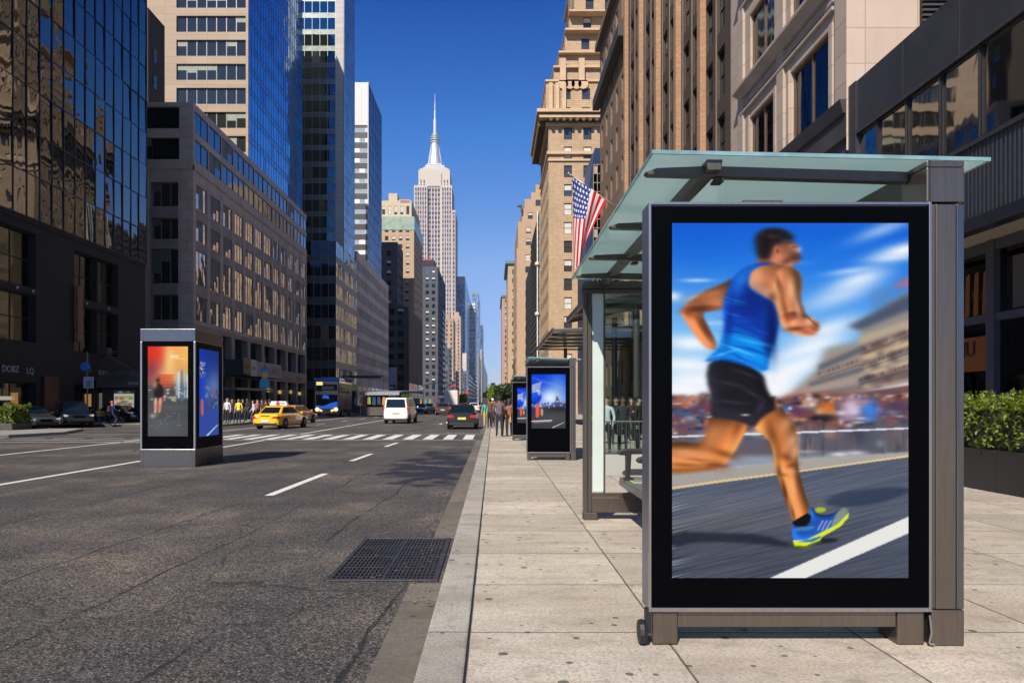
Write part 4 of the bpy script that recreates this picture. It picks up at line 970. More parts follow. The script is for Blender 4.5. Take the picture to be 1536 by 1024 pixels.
# street level: openings with piers
low=facade(m,'E',WL,y0,y1,0,9.9,frange(y0+.5,y1-.5,5.85,4.7,0,n=8),[(.2,4.6),(6.3,9.4)],.9,1,1)
lowS=facade(m,'S',y0,xb,WL,0,4.4,[(-44,-34)],[(.2,3.8)],.8,1,1)
m.box(xb,WL-1.0,y0+1.0,y1,0,33.4); m.quad((WL,y0,33.5),(WL,y1,33.5),(xb,y1,33.5),(xb,y0,33.5),0); m.quad((WL,y1,0),(WL-1,y1,0),(WL-1,y1,33.5),(WL,y1,33.5),0)
m.box(WL,WL+.12,y0-.12,y1,26.3,26.75,0); m.box(xb,WL+.12,y0-.12,y0,26.3,26.75,0)
for c0,c1 in zip(cols,cols[1:]): m.box(WL,WL+.05,(c0[1]+c1[0])/2-.3,(c0[1]+c1[0])/2+.3,9.9,26.3,0)
m.box(WL-.9,WL-.2,85.0,85.05,0,1,0)
m.build('wall',[M_GST,M_GSTD],b)
windows(b,ops,('g',3,1,.06,.25),M_FRGR,glass('grey_block_glass',(.50,.48,.44),.04,.09,.6),M_BLINDD,sub=False)
for zl_,zh_ in ((13.03,14.17),(17.93,18.87),(21.23,22.37),(8.63,10.27)): 
    sp=MB(); sp.box(-36.6,-33.6,y0-.03,y0-.004,zl_,zh_); sp.build('spandrel_panel',M_GSTD,b)
for c in cols:
    for zl_,zh_ in ((13.03,14.17),(17.93,18.87),(21.23,22.37)): sp=MB(); sp.box(WL+.004,WL+.02,c[0]+.02,c[1]-.02,zl_,zh_); sp.build('spandrel_panel',M_GSTD,b)
windows(b,ops2,('g',2,1,.08,.2),M_FRDK,glass('grey_block_glass_dark',(.12,.16,.20),.05,.03,.6),M_BLINDD)
windows(b,low+lowS,('g',3,1,.12,0),M_BLKM,G_STORE,M_BLIND,sub=True)
# signs over the shops
sg=MB(); sg.box(WL,WL+2.6,87.2,101.5,4.7,6.6); sg.build('shop_canopy',mk('canopy_dark',(.03,.028,.03),.6),b)
def signface(a0,a1,z0,z1,mat,x=WL+2.62): q=MB(); q.box(x-.02,x+.06,a0,a1,z0,z1); q.build('sign_panel',mat,b,bevel=.01)
signface(88.7,91,4.7,6.7,mk('sign_white',(.5,.5,.49),.5)); signface(91.05,101.4,4.75,6.6,mk('sign_beige',(.30,.285,.25),.5)); signface(86.0,88.6,4.9,6.8,mk('sign_black',(.02,.018,.018),.4))
text3d('letters','JAS',1.5,(WL+2.69,94.2,5.1),math.pi/2,M_LETK,b); text3d('letters','IONITI',1.3,(WL+2.69,98.3,5.15),math.pi/2,mk('tan_letter',(.22,.20,.17),.5),b,width=4.6)
text3d('letters','LITY',.5,(WL+2.69,89.85,5.5),math.pi/2,M_LETK,b); text3d('letters','430',.9,(WL+2.69,87.3,5.5),math.pi/2,M_LETR,b)
text3d('letters','GOSDIRA',.9,(WL+.05,108.8,5.0),math.pi/2,M_LET,b,width=4.4); text3d('letters','ASH MIS',.9,(WL+.05,114.8,5.0),math.pi/2,M_LET,b,width=4.2); text3d('letters','WAIZ',.9,(WL+.05,121.2,5.0),math.pi/2,mk('rose_letter',(.42,.22,.18),.5),b,width=3.8)
m=MB(); m.prism([(WL,3.2),(WL+2.2,2.9),(WL+2.2,3.1),(WL,3.6)],88,100,'y') if False else m.box(WL,WL+2.0,86,100,3.0,3.25); m.build('awning',mk('awning_silver',(.22,.22,.23),.4),b)

for a,z0_,w_ in ((80.5,2.6,1.2),(83,2.4,.8),(106.5,3.0,1.6),(112.2,2.8,1.2),(118.6,2.9,1.0),(123.2,2.7,1.4)): m=MB(); m.box(WL-.88,WL-.7,a,a+w_,z0_,z0_+.5); m.build('lit_shop_sign',emi('lit_shop_sign',(.75,.50,.16),.55),b)
m=MB()
for a in np.arange(79,125,1.9): m.box(WL-.86,WL-.72,a,a+.5,.4,.5+1.3*abs(math.sin(a*3.7)))
m.build('window_display',mk('shop_display',(.30,.12,.08),.7,0,.8,.7),b)
# tan and blue tower
b=bldg('tall tower with tan banded front and bright blue glass side on the left',-45,120,'glass_tower')
y0=113.6;y1=145.6;X=-38
M_TAN=brick('tan_panel',(.36,.27,.19),(.41,.31,.22),(.22,.17,.12),3.3,1.1,.02,.15,.1,.7,.15,0)
fl=3.72; rows=[(ZP(204,y0)-2.5+fl*(i-5)-.0, ZP(204,y0)+fl*(i-5)) for i in range(0,20)]; rows=[r for r in rows if r[0]>20 and r[1]<86]
cols=[(-49.1,-38.35)]
m=MB(); ops=facade(m,'S',y0,-53,X,0,86,cols,rows,.3)
m.box(-75,X-.4,y0+.5,y1,0,86); m.quad((-53,y0,0),(-75,y0+3,0),(-75,y0+3,86),(-53,y0,86))
m.box(-38.3,-37.95,y0-.04,y0+.1,0,86)
m.build('wall',M_TAN,b)
ops=[(f,p,-49.1+k*1.536,-49.1+(k+1)*1.536,lo,hi,d) for (f,p,a,bb,lo,hi,d) in ops for k in range(7)]
windows(b,ops,('g',1,1,.07,.25),M_FRGR,glass('tan_tower_glass',(.045,.055,.055),.05,.03,.5,.5),mk('blind_sage',(.26,.30,.24),.7))
curtain(b,'E',X+.05,y0+.15,y1,20,86,22,18,G_BLUE,mk('mullion_blue',(.12,.20,.34),.3,.5),.10,.12,.006,sp=.30,spm=glass('blue_spandrel',(.10,.30,.50),.12,.02,.3),proud=.05,seed=9,odd=glass('blue_tower_glass_dark',(.08,.2,.46),.06,.02,.3))
# green glass tower on podium
b=bldg('green glass tower with pale stone corner strip rising from a dark glass podium',-40,160,'glass_tower')
y0=149; y1=171.7
M_PSTONE=brick('pale_tower_stone',(.40,.385,.36),(.45,.43,.40),(.25,.25,.25),2.4,1.1,.03,.1,.1,.6,.1,0)
m=MB(); m.box(-60,WL-.1,y0+.1,y1,4,34.2); m.box(-60,WL-6,y0+6,y1,0,4); 
for k in range(5): m.box(WL-1.0,WL-.2,y0+.5+k*5.4,y0+1.5+k*5.4,0,4.2)
m.box(-40,-39.2,y0+.3,y0+1.1,0,4)
m.build('podium',mk('podium_dark',(.03,.032,.032),.5),b)
sp_=mk('podium_spandrel',(.10,.115,.095),.3,.3,.25,.4)
curtain(b,'S',y0,-56,WL,4.2,34.2,16,7,G_BLACK,M_FRGR,.12,.14,.008,sp=.34,spm=sp_,seed=5,odd=mk('lit_office',(.16,.14,.06),.4))
curtain(b,'E',WL,y0,y1,4.2,34.2,15,7,glass('podium_side_glass',(.24,.26,.26),.05,.05,.5),M_FRGR,.1,.12,.012,sp=.3,spm=mk('podium_side_spandrel',(.10,.11,.10),.3,.3),seed=6)
y0=157; y1=169; xs=XP(503,157)
m=MB(); m.box(-60,WL-.1,y0+.1,y1,34,112); m.build('tower_core',mk('tower_dark',(.03,.035,.035),.5),b)
curtain(b,'S',y0,-52,xs,34.2,112,11,22,G_GREEN,mk('mullion_green',(.20,.24,.25),.3,.4),.10,.12,.01,sp=.28,spm=mk('green_spandrel',(.22,.25,.23),.25,.5,.2,.3),seed=12,odd=glass('green_tower_glass_pale',(.42,.50,.52),.06,.03,.4))
m=MB(); m.box(xs+.05,WL-.05,y0-.12,y0+.6,34.2,112); m.build('stone_strip',M_PSTONE,b)
curtain(b,'E',WL,y0,y1,34.2,112,9,34,glass('slate_glass',(.42,.46,.50),.06,.03,.3),mk('mullion_pale',(.30,.32,.34),.3,.4),.09,.22,.012,proud=.05,seed=13)
# grey concrete long building
b=bldg('long grey concrete office building with eight rows of narrow windows',-40,198,'concrete_office_building')
y0=172;y1=224
m=MB(); cols=frange(y0+.3,y1-.3,2.35,1.45,0,n=22); rows=[(7.2+3.65*i,9.4+3.65*i) for i in range(8)]
ops=facade(m,'E',WL,y0,y1,0,36.9,cols,rows,.3,0,0); 
m.box(-60,WL-.5,y0,y1,0,36.8); m.quad((WL,y0,36.9),(WL,y1,36.9),(-60,y1,36.9),(-60,y0,36.9)); m.quad((WL,y0,34),(WL-1,y0,34),(WL-1,y0,36.9),(WL,y0,36.9)); m.quad((WL,y1,0),(WL-1,y1,0),(WL-1,y1,36.9),(WL,y1,36.9))
m.build('wall',mk('grey_concrete',(.60,.50,.41),.8,0,.2,.15),b)
low=MB()
for c in frange(y0,y1,6.4,4.9,0): low.box(WL-.3,WL+.02,c[0],c[1],.1,5.2)
low.build('street_level_opening',G_STORE,b)
windows(b,ops,('g',1,1,.06,.75),M_FRGR,glass('concrete_block_glass',(.30,.30,.29),.06,.04,.5),mk('blind_straw',(.62,.56,.38),.6))
# slim tower with white top
b=bldg('slim dark tower with blank white top and banded windows',-46,236,'slab_tower')
y0=223.5;y1=249;X=-38
m=MB(); m.box(-62,X-.05,y0,y1,0,98.6,0); m.build('shaft',mk('tower_bands',(.05,.05,.055),.4,0,.2,.2),b)
m=MB(); m.box(-62,X-.3,y0-.15,y0,ZP(188,y0),98.7); 
for k in range(5): m.box(-38.3-4*k*.5,-38.2-4*k*.5,y0-.22,y0-.15,ZP(188,y0),98.7)
m.build('white_top',mk('white_cladding',(.58,.57,.58),.5,0,.05,.2),b)
m=MB(); m.box(X-.3,X+.02,y0-.3,y0,0,98.8); m.box(X-.04,X+.02,y0,y1,98.2,98.9); m.build('edge_fin',mk('pale_fin',(.45,.46,.48),.4),b)
m=MB()
for k in range(26):
    z=6+k*3.1; m.box(-62,X-.35,y0-.06,y0-.0,z,z+1.35)
m.build('window_band',stripmat('band_glass',(.30,.36,.42),(.30,.36,.42),3.1,.9),b)
curtain(b,'E',X,y0,y1,0,98.2,12,26,glass('navy_side_glass',(.10,.16,.30),.08,.02,.3),mk('mullion_navy',(.05,.08,.14),.4,.4),.25,.3,.004,proud=.08,seed=15)
# ======================= far left row =======================
def masonry(label,x0,x1,y0,y1,ztop,wall,cpx,cw,fl,wh,zs=6,faces='SE',gm=None,style=('g',1,2,.08,.5),name='masonry_tower',cols_e=None,depth=.2,parent=None,zbase=0,wallname='wall',limit=100,fm=None,ce=None):
    b=parent or bldg(label,(x0+x1)/2,(y0+y1)/2,name); m=MB(); ops=[]
    rows=[(zbase+zs+fl*i,zbase+zs+fl*i+wh) for i in range(int((ztop-zbase-zs-wh)/fl)+1)]
    if 'S' in faces: ops+=facade(m,'S',y0,x0,x1,zbase,ztop,frange(x0,x1,cpx,cw,.3),rows,depth)
    else: m.quad((x0,y0,zbase),(x1,y0,zbase),(x1,y0,ztop),(x0,y0,ztop))
    e=ce or cpx
    if 'E' in faces: ops+=facade(m,'E',x1,y0,y1,zbase,ztop,frange(y0,y1,e,cw*e/cpx,.3),rows,depth)
    else: m.quad((x1,y0,zbase),(x1,y1,zbase),(x1,y1,ztop),(x1,y0,ztop))
    if 'W' in faces: ops+=facade(m,'W',x0,y0,y1,zbase,ztop,frange(y0,y1,e,cw*e/cpx,.3),rows,depth)
    else: m.quad((x0,y0,zbase),(x0,y1,zbase),(x0,y1,ztop),(x0,y0,ztop))
    m.quad((x0,y0,ztop),(x1,y0,ztop),(x1,y1,ztop),(x0,y1,ztop)); m.quad((x0,y1,zbase),(x1,y1,zbase),(x1,y1,ztop),(x0,y1,ztop))
    m.box(x0+depth+.1,x1-depth-.1,y0+depth+.1,y1-.1,zbase,ztop-.05)
    m.build(wallname,wall,b)
    windows(b,ops,style,fm or M_FRDK,gm or G_SASH,M_BLIND,limit=limit)
    return b
M_CREAM=brick('cream_brick',(.50,.42,.29),(.55,.46,.33),(.5,.42,.3),.6,.3,.02,.1,.05,.8,.1)
M_CREAM2=brick('buff_brick',(.42,.30,.185),(.47,.34,.21),(.4,.3,.2),.6,.3,.02,.12,.05,.8,.12)
# cream stepped building
y0=314
xr_=XP(621,y0); xl_=XP(560,y0)
b=masonry('cream brick tower with green glass band and roof block, far left of the spire',xl_,xr_,y0,352,ZP(335,y0),M_CREAM2,3.0,1.5,3.5,1.9,4,gm=G_SASH)
m=MB(); m.box(xl_,xr_+.2,y0-.2,352,ZP(345,y0),ZP(325,y0)); m.build('glazed_band',mk('green_band_glass',(.30,.38,.30),.3,.1,.25,.5),b)
masonry('',xl_,XP(617,y0),y0+1,350,ZP(300,y0),M_CREAM,2.6,1.3,6,3.6,1.2,parent=b,zbase=ZP(325,y0),wallname='attic',limit=8)
m=MB(); m.box(XP(582,y0),XP(595,y0),y0+2,y0+10,ZP(300,y0),ZP(288,y0)); m.box(XP(598,y0),XP(615,y0),y0+1.4,y0+12,ZP(299.9,y0),ZP(298,y0)); m.build('roof_block',M_CREAM,b)
m=MB(); m.box(XP(600,y0),XP(614,y0),y0+.9,y0+1.3,ZP(303,y0),ZP(299.5,y0)); m.build('roof_trim',mk('rust_trim',(.35,.16,.09),.7),b)
# shorter buff wing in front, lower
masonry('buff brick wing stepping out from below the cream tower',XP(600,300),XP(621,300)+.0,300,312,ZP(417,300),M_CREAM2,3.0,1.5,3.5,1.9,4)
# dark grey block
M_DGB=brick('dark_grey_brick',(.075,.07,.075),(.09,.085,.088),(.04,.04,.04),.6,.3,.02,.15,.05,.8,.1)
masonry('dark grey brick block standing before the cream tower',-56,XP(596,280),280,298,ZP(363,280),M_DGB,3.2,1.7,3.8,2.0,4,gm=G_DARK)
b=masonry('low dark brown office block with ribbed side coloured as if sunlit',-56,WL,277,332,ZP(460,277),mk('brown_dark_stone',(.045,.038,.038),.7,0,.2,.2),3.6,2.3,4.2,2.2,5,faces='S',gm=G_DARK,name='office_block')
m=MB()
for k in range(22): m.box(WL+.02,WL+.25,278+k*2.4,279+k*2.4,9,36)
m.build('side_rib',mk('lit_brown_rib',(.20,.14,.11),.7,0,.2,.2),b)  # lit look of this side is put into the paler rib colour
m=MB(); m.box(WL+.02,WL+.15,277.5,331,3,8.6); m.build('street_level_opening',G_STORE,b)
# blue-grey dark tower left of the spire building
M_BGB=brick('slate_brick',(.07,.08,.10),(.085,.095,.115),(.04,.045,.05),.8,.4,.02,.15,.05,.8,.1)
b=masonry('slate coloured tower with red roof hut standing before the spire building',-48,WL,424,490,ZP(400,424),M_BGB,3.6,1.9,3.9,2.1,5,gm=glass('slate_tower_glass',(.36,.42,.5),.1,.03,.3),ce=5)
m=MB(); m.box(-42,-34,425,436,ZP(400,424),ZP(390,424)); m.build('roof_hut',mk('slate_roof_hut',(.03,.03,.04),.8),b)
m=MB(); m.box(-41,-36,426,432,ZP(390,424)+.1,ZP(388,424)+.2); m.build('red_hut',mk('red_hut',(.4,.06,.04),.7),b)
# rows of farther towers, each a building
far=[ # label, X right, px corner, py top, x width, depth px, colour, kind
 ('narrow dark brown tower beyond the slate tower',WL,664,455,14,0.94,(.06,.052,.055),'m'),
 ('sunlit tan brick tower at the foot of the spire building',WL,680,478,14,.9,(.40,.28,.19),'m'),
 ('sunlit tan stepped tower next along from the spire building',WL,691,474,9,.9,(.42,.30,.21),'m'),
 ('dark slate block low on the left row under the tan towers',WL,674,522,12,.9,(.09,.09,.11),'m'),
 ('grey stone block below the tan stepped tower',WL,686,556,12,.9,(.16,.16,.18),'m'),
 ('dark blue office block deep in the left row',WL,697,560,10,.9,(.08,.10,.14),'m'),
]
for (lab,xr,pc,py,w,q,col,kd) in far:
    y=xr*F/(pc-VX); ye=y*1.055; zt=ZP(py,y)
    b=bldg(lab,xr-w/2,y,'distant_tower'); m=MB(); m.box(xr-w,xr,y,ye,0,zt); 
    if w>8: m.box(xr-w*.7,xr-w*.2,y+1,y+8,zt,zt+4)
    m.build('wall',mk('wall_'+lab.split()[0]+lab.split()[1]+lab.split()[2],col,.8,0,.2,.08),b)
    m=MB(); n=max(2,int(w/3.2))
    for k in range(n): a=xr-w+(k+.5)*w/n; m.box(a-.65,a+.65,y-.12,y,5,zt-2)
    n=max(3,int((ye-y)/5))
    for k in range(n): a=y+(k+.5)*(ye-y)/n; m.box(xr,xr+.12,a-1.1,a+1.1,5,zt-2)
    m.build('window_strip',stripmat('strip_'+lab[:12],(.05,.055,.07),tuple(c*.85 for c in col),3.6,.55),b)
# glass towers
def gtower(lab,px0,px1,X,py,pex,front,side,top=None,fl=4.0,sh=.6,topc=None):
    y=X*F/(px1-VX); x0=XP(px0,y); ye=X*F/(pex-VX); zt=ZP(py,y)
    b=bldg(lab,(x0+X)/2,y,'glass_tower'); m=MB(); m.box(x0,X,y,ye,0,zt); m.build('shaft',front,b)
    m=MB(); m.box(X,X+.5,y+.5,ye,0,zt-.3); m.build('side_wall',side,b)  # sides mostly use darker copies of the front: shade put into their colour
    if top: m=MB(); m.box(x0-.3,X+.3,y-.4,ye,zt-(top)*y/F,zt+.3); m.build('crown',topc,b)
    return b
gtower('blue banded glass tower with grey crown right of the spire building',683,697,-44,415,709,stripmat('bluetower',(.05,.13,.26),(.16,.24,.36),7,.6),stripmat('bluetower_shade_side',(.05,.10,.18),(.08,.14,.24),7,.7),11,topc=mk('grey_crown',(.34,.40,.46),.5))
gtower('pale banded office tower in front of the blue tower',703,713,-34.5,455,716,stripmat('paletower',(.12,.16,.18),(.50,.52,.48),8,.45),stripmat('paletower_shade_side',(.06,.08,.10),(.18,.22,.26),8,.5),3,topc=mk('pale_crown',(.6,.62,.60),.5))
gtower('slim blue tower farther along, lattice top',708,717.5,-36,438,720,stripmat('slimblue',(.06,.12,.22),(.14,.22,.33),9,.6),stripmat('slimblue_shade_side',(.06,.10,.17),(.12,.17,.25),9,.6),4,topc=mk('slate_crown',(.18,.24,.30),.5))
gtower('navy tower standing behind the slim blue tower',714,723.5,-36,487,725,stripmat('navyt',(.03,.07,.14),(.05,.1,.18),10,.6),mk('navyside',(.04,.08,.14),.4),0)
for k,(pc,py,col,lab) in enumerate([(703,556,(.10,.12,.15),'grey block behind the dark blue office block'),(709,570,(.12,.14,.17),'slate block just below the pale banded tower'),(718,530,(.42,.36,.32),'pale stone tower low beyond the navy tower'),(723,524,(.46,.40,.36),'buff stone tower next to the navy tower foot'),(726.5,545,(.38,.36,.36),'small grey stone tower near the end of the left row'),(729.5,556,(.30,.32,.36),'last tiny blue grey tower of the left row')]):
    y=-34*F/(pc-VX); b=bldg(lab,-40,y,'distant_tower'); m=MB(); m.box(-56,-34,y,y*1.2,0,ZP(py,y)); m.box(-50,-42,y+2,y+9,ZP(py,y),ZP(py,y)+ (8 if k>1 else 3)); m.build('wall',mk('dist%d'%k,col,.8,0,.15,.02),b)
    m=MB()
    for q in range(6): m.box(-34,-33.6,y+y*.03*q+2,y+y*.03*q+y*.015+2,4,ZP(py,y)-3)
    for q in range(5): m.box(-36-q*4,-34.6-q*4,y-.4,y,4,ZP(py,y)-3)
    m.build('window_strip',stripmat('distst%d'%k,(.05,.06,.08),tuple(c*.8 for c in col),6,.55),b)

# ======================= the spire building =======================
Y=1045.0; u=Y/F
def S(px): return XP(px,Y)
def Zt(py): return ZP(py,Y)
b=thing('spire_skyscraper','tall pale limestone skyscraper with stepped crown and needle spire','skyscraper',(S(651),Y+25,0))
LIME=mk('limestone',(.50,.45,.39),.8,0,.05,.02); M_LSTR=stripmat('limestone_strip',(.045,.045,.075),(.27,.23,.24),4.1*1.6,.6)
M_ALU=mk('spire_metal',(.46,.47,.50),.4,.3,.08,.05)
tiers=[(621,683,317,600,0,62),(619.5+1.5,678,278,320,2,56),(627,674.5,252,279,5,50)]
m=MB()
def tier(pa,pb,pt,pb2,dy,dep): m.box(S(pa),S(pb),Y+dy,Y+dy+dep,Zt(pb2),Zt(pt))
# main shaft: two wings and a recessed middle bay
m.box(S(621),S(641),Y,Y+60,0,Zt(278)); m.box(S(661),S(678),Y,Y+60,0,Zt(278)); m.box(S(661),S(683),Y+1,Y+60,0,Zt(315)); m.box(S(641),S(661),Y+5,Y+58,0,Zt(262))
m.box(S(627),S(674.5),Y+6,Y+52,Zt(279),Zt(253)); m.box(S(629),S(672.5),Y+8,Y+50,Zt(253),Zt(250)); 
m.box(S(640),S(661.5),Y+4.0,Y+40,Zt(278),Zt(258)); m.box(S(663),S(690),Y+3,Y+70,0,Zt(500)); m.box(S(655),S(700),Y-6,Y+80,0,Zt(530))
m.box(S(617),S(622),Y+4,Y+60,0,Zt(330))
m.build('shaft',LIME,b)
m=MB()
def strips(pa,pb,n,dy,z0,z1,w=.5):
    for k in range(n):
        a=pa+(pb-pa)*(k+.5)/n; hw=(pb-pa)/n*w/2; m.box(S(a-hw),S(a+hw),Y+dy-.6,Y+dy,z0,z1)
strips(622,640,5,0,6,Zt(281),.55); strips(642,660,4,5,6,Zt(267),.62); strips(662.5,677,4,0,6,Zt(281),.55); strips(678.6,682.4,1,1,6,Zt(318),.6)
strips(628.5,638,2,6,Zt(277),Zt(268),.35); strips(664,673,2,6,Zt(277),Zt(268),.35)
for k in range(8): y=Y+4+k*7; m.box(S(683),S(683)+.6,y,y+3.6,6,Zt(318))
for k in range(7): y=Y+5+k*7; m.box(S(678),S(678)+.6,y,y+3.6,Zt(315),Zt(281))
m.build('window_strip',M_LSTR,b)
m=MB(); cx=S(650); cy=Y+28
for pa,pb,p0,p1 in ((633,669,252,247),(636,666,247,243.5),(639,661.5,243.5,241)): m.box(S(pa),S(pb),Y+12,Y+44,Zt(p0),Zt(p1))
m.build('crown_ledge',M_ALU,b,bevel=.4)
m=MB(); hw=.95
prof=[(11.5,241),(10.2,236),(8.2,225),(6.6,213),(5.8,205),(5.6,202)]
m.lathe([(r*hw,Zt(p)) for r,p in prof],(cx,cy,0),12); m.build('mooring_mast',M_ALU,b,smooth=False)
m=MB()
for k in range(4):
    a=k*math.pi/2; dx,dy=math.cos(a),math.sin(a)
    m.taper(cx+dx*9-1.6,cx+dx*9+1.6,cy+dy*9-1.6,cy+dy*9+1.6,Zt(241),cx+dx*4.6-.8,cx+dx*4.6+.8,cy+dy*4.6-.8,cy+dy*4.6+.8,Zt(206))
m.box(cx-1.6,cx+1.6,cy-8.4,cy-6.5,Zt(240),Zt(224)); m.box(cx-1.4,cx+1.4,cy-6.5,cy-5.2,Zt(226),Zt(208))
m.build('mast_fin',mk('mast_fin',(.50,.52,.56),.4,.3),b)
m=MB()
for r,p0,p1 in ((6.6,204.5,202.5),(7.0,200.5,199),(6.2,197,195.5),(5.2,193.5,192)): m.lathe([(r,Zt(p0)),(r,Zt(p1))],(cx,cy,0),14)
m.lathe([(4.6,Zt(202)),(4.2,Zt(195)),(3.4,Zt(191)),(2.2,Zt(189))],(cx,cy,0),12)
m.build('observation_drum',M_ALU,b)
m=MB(); m.lathe([(2.1,Zt(189)),(1.9,Zt(168)),(1.3,Zt(167.9)),(1.1,Zt(155)),(.75,Zt(154)),(.6,Zt(142)),(.35,Zt(141)),(.3,Zt(129))],(cx,cy,0),8)
for p in (186,181,176,171,160,150): m.lathe([(2.6 if p>165 else 1.7,Zt(p)),(2.6 if p>165 else 1.7,Zt(p-1))],(cx,cy,0),8)
m.build('antenna',mk('antenna_white',(.7,.72,.76),.4,.2),b)

# ======================= right row =======================
# 1 dark low building
b=bldg('low black metal clad building with strip windows beside the near shelter',WR+6,14,'commercial_building')
y0,y1=5.0,21.5
M_RIB=NT('ribbed_black_metal'); p=M_RIB.pos(); x_,yy_,z_=M_RIB.sep(p)
w=M_RIB.math('SINE',M_RIB.math('MULTIPLY',M_RIB.math('ADD',x_,yy_),48.0))
M_RIB.prin(M_RIB.mix(M_RIB.noise(p,.8,4),(.028,.029,.034),(.05,.05,.056)),.42,.3,M_RIB.bump(w,.8,.02)); M_RIB=M_RIB.done()
M_PNL=mk('black_metal_panel',(.036,.037,.043),.4,.3,.25,.9)
m=MB(); wcols=[(a+.02,a+1.39) for a in np.arange(6.0,20.9,1.41)]
ops=facade(m,'W',WR,y0,y1,7.25,10.85,wcols,[(7.3,9.3)],.08,0,0)
m.box(WR+.25,WR+14,y0,y1,5.62,10.7,0); m.quad((WR,y0,10.85),(WR,y1,10.85),(WR+14,y1,10.85),(WR+14,y0,10.85),0); m.quad((WR,y1,5.5),(WR+1,y1,5.5),(WR+1,y1,10.85),(WR,y1,10.85),0)
m.build('upper_wall',M_PNL,b)
m=MB()
for a in np.arange(y0,y1,2.3): m.box(WR-.012,WR-.002,a,a+.02,9.4,10.84); m.box(WR-.012,WR-.003,a,a+.02,5.6,7.2)
m.box(WR-.05,WR+.02,y0,y1+.05,9.3,9.38); m.box(WR-.06,WR+.02,y0,y1+.05,7.18,7.26); m.box(WR-.06,WR+.1,y1-.35,y1+.06,5.5,10.84)
m.build('trim',mk('seam_grey',(.06,.06,.066),.35,.5),b)
m=MB(); m.quad((WR-.001,y0,5.6),(WR-.001,y1,5.6),(WR-.001,y1,7.24),(WR-.001,y0,7.24)); m.build('ribbed_panel',M_RIB,b)
m=MB(); m.box(WR-.1,WR+.25,y0,y1,5.32,5.6); m.build('fascia',mk('fascia_dark',(.03,.034,.046),.3,.5),b)
m=MB(); m.box(WR+.25,WR+2,y0,y1,5.45,5.6); m.build('soffit',mk('soffit_beige',(.34,.29,.25),.7,0,.12,.8),b)
windows(b,ops,('g',1,1,.045,0),M_FRDK,glass('strip_window_glass',(.34,.33,.31),.03,.006,.8),M_BLIND,sub=True)
sx=12.0
m=MB(); m.box(sx+.05,sx+8,y0,y1,0,5.5); m.build('shop_interior_wall',mk('shop_dark',(.012,.011,.011),.8),b)
m=MB(); m.quad((sx,y0,0),(sx,y1,0),(sx,y1,5.45),(sx,y0,5.45)); m.build('shop_glass',glass('shop_front_glass',(.045,.045,.05),.05,.02,.5),b)
m=MB()
for y in (8.6,11.3,14.6,17.5,20.6): m.box(sx-.16,sx+.02,y-.14,y+.14,0,5.45)
m.box(sx-.12,sx+.02,y0,y1,3.52,3.7); m.box(sx-.13,sx+.02,y0,y1,5.2,5.44); m.build('shop_frame',mk('shop_frame_grey',(.085,.09,.115),.4,.4),b)
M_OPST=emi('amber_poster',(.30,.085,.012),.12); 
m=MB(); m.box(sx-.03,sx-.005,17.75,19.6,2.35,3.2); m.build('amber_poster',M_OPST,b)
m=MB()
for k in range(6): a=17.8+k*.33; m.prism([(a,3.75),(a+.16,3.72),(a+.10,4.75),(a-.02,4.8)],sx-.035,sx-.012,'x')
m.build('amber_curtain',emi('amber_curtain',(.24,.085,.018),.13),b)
text3d('letters','AMU',.55,(sx-.045,18.75,2.72),-math.pi/2,M_BLKM,b,width=1.1)
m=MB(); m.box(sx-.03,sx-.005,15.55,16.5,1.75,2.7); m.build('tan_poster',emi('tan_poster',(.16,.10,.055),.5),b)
text3d('letters','Joi',.42,(sx-.045,16.0,2.25),-math.pi/2,M_BLKM,b); text3d('letters','lo',.28,(sx-.045,16.0,1.9),-math.pi/2,M_BLKM,b)
m=MB(); m.box(sx-.03,sx-.01,15.0,16.9,3.75,4.95); m.build('reflected_blind',mk('shop_blind',(.07,.065,.055),.5),b)
# 2 beige stone building
b=bldg('beige stone building with wide double windows above the near shelter',WR+8,27,'stone_building')
y0,y1=21.6,32.4; zt=30
M_BEI=brick('beige_stone',(.40,.32,.26),(.46,.37,.30),(.20,.16,.12),1.5,.92,.012,.22,.25,.8,.15,0)
M_BEI2=brick('beige_big_stone',(.46,.36,.28),(.51,.40,.32),(.30,.24,.18),1.55,1.05,.014,.2,.25,.8,.15,0)
m=MB(); rows=[(10.7,13.2),(14.95,17.4),(19.2,21.7),(23,25.6)]
ops=facade(m,'W',WR,y0,y1,10.4,zt,[(22.9,25.9),(27.4,30.0)],rows,.16,0,0)
m.quad((WR,y1,0),(WR+1,y1,0),(WR+1,y1,zt),(WR,y1,zt)); m.box(WR+.75,WR+14,y0+.02,y1,0,zt)
# pilasters and string courses stand proud
for a in (21.6,26.35,30.6): m.box(WR-.10,WR+.0,a,a+(.75 if a<22 else .6),10.5,zt,0)
for a,bq in ((22.62,22.86),(25.94,26.15),(27.15,27.36),(30.04,30.3)): m.box(WR-.06,WR,a,bq,10.6,13.3,0)
m.build('wall',M_BEI,b)
m=MB(); m.quad((WR-.1,y0-.002,9),(WR+14,y0-.002,9),(WR+14,y0-.002,zt),(WR-.1,y0-.002,zt)); m.build('end_wall',M_BEI2,b)
m=MB()
for z in (14.35,18.8,22.7): 
    m.prism([(WR,z-.12),(WR-.14,z-.12),(WR-.2,z+.0),(WR-.42,z+.12),(WR-.42,z+.26),(WR,z+.34)],22.4,31.0,'y'); m.box(WR-.08,WR,22.5,30.9,z-.5,z-.36); m.box(WR-.12,WR,22.5,30.9,z-.75,z-.62)
m.build('cornice',mk('cornice_stone',(.33,.28,.25),.8,0,.15,1),b,bevel=.02)
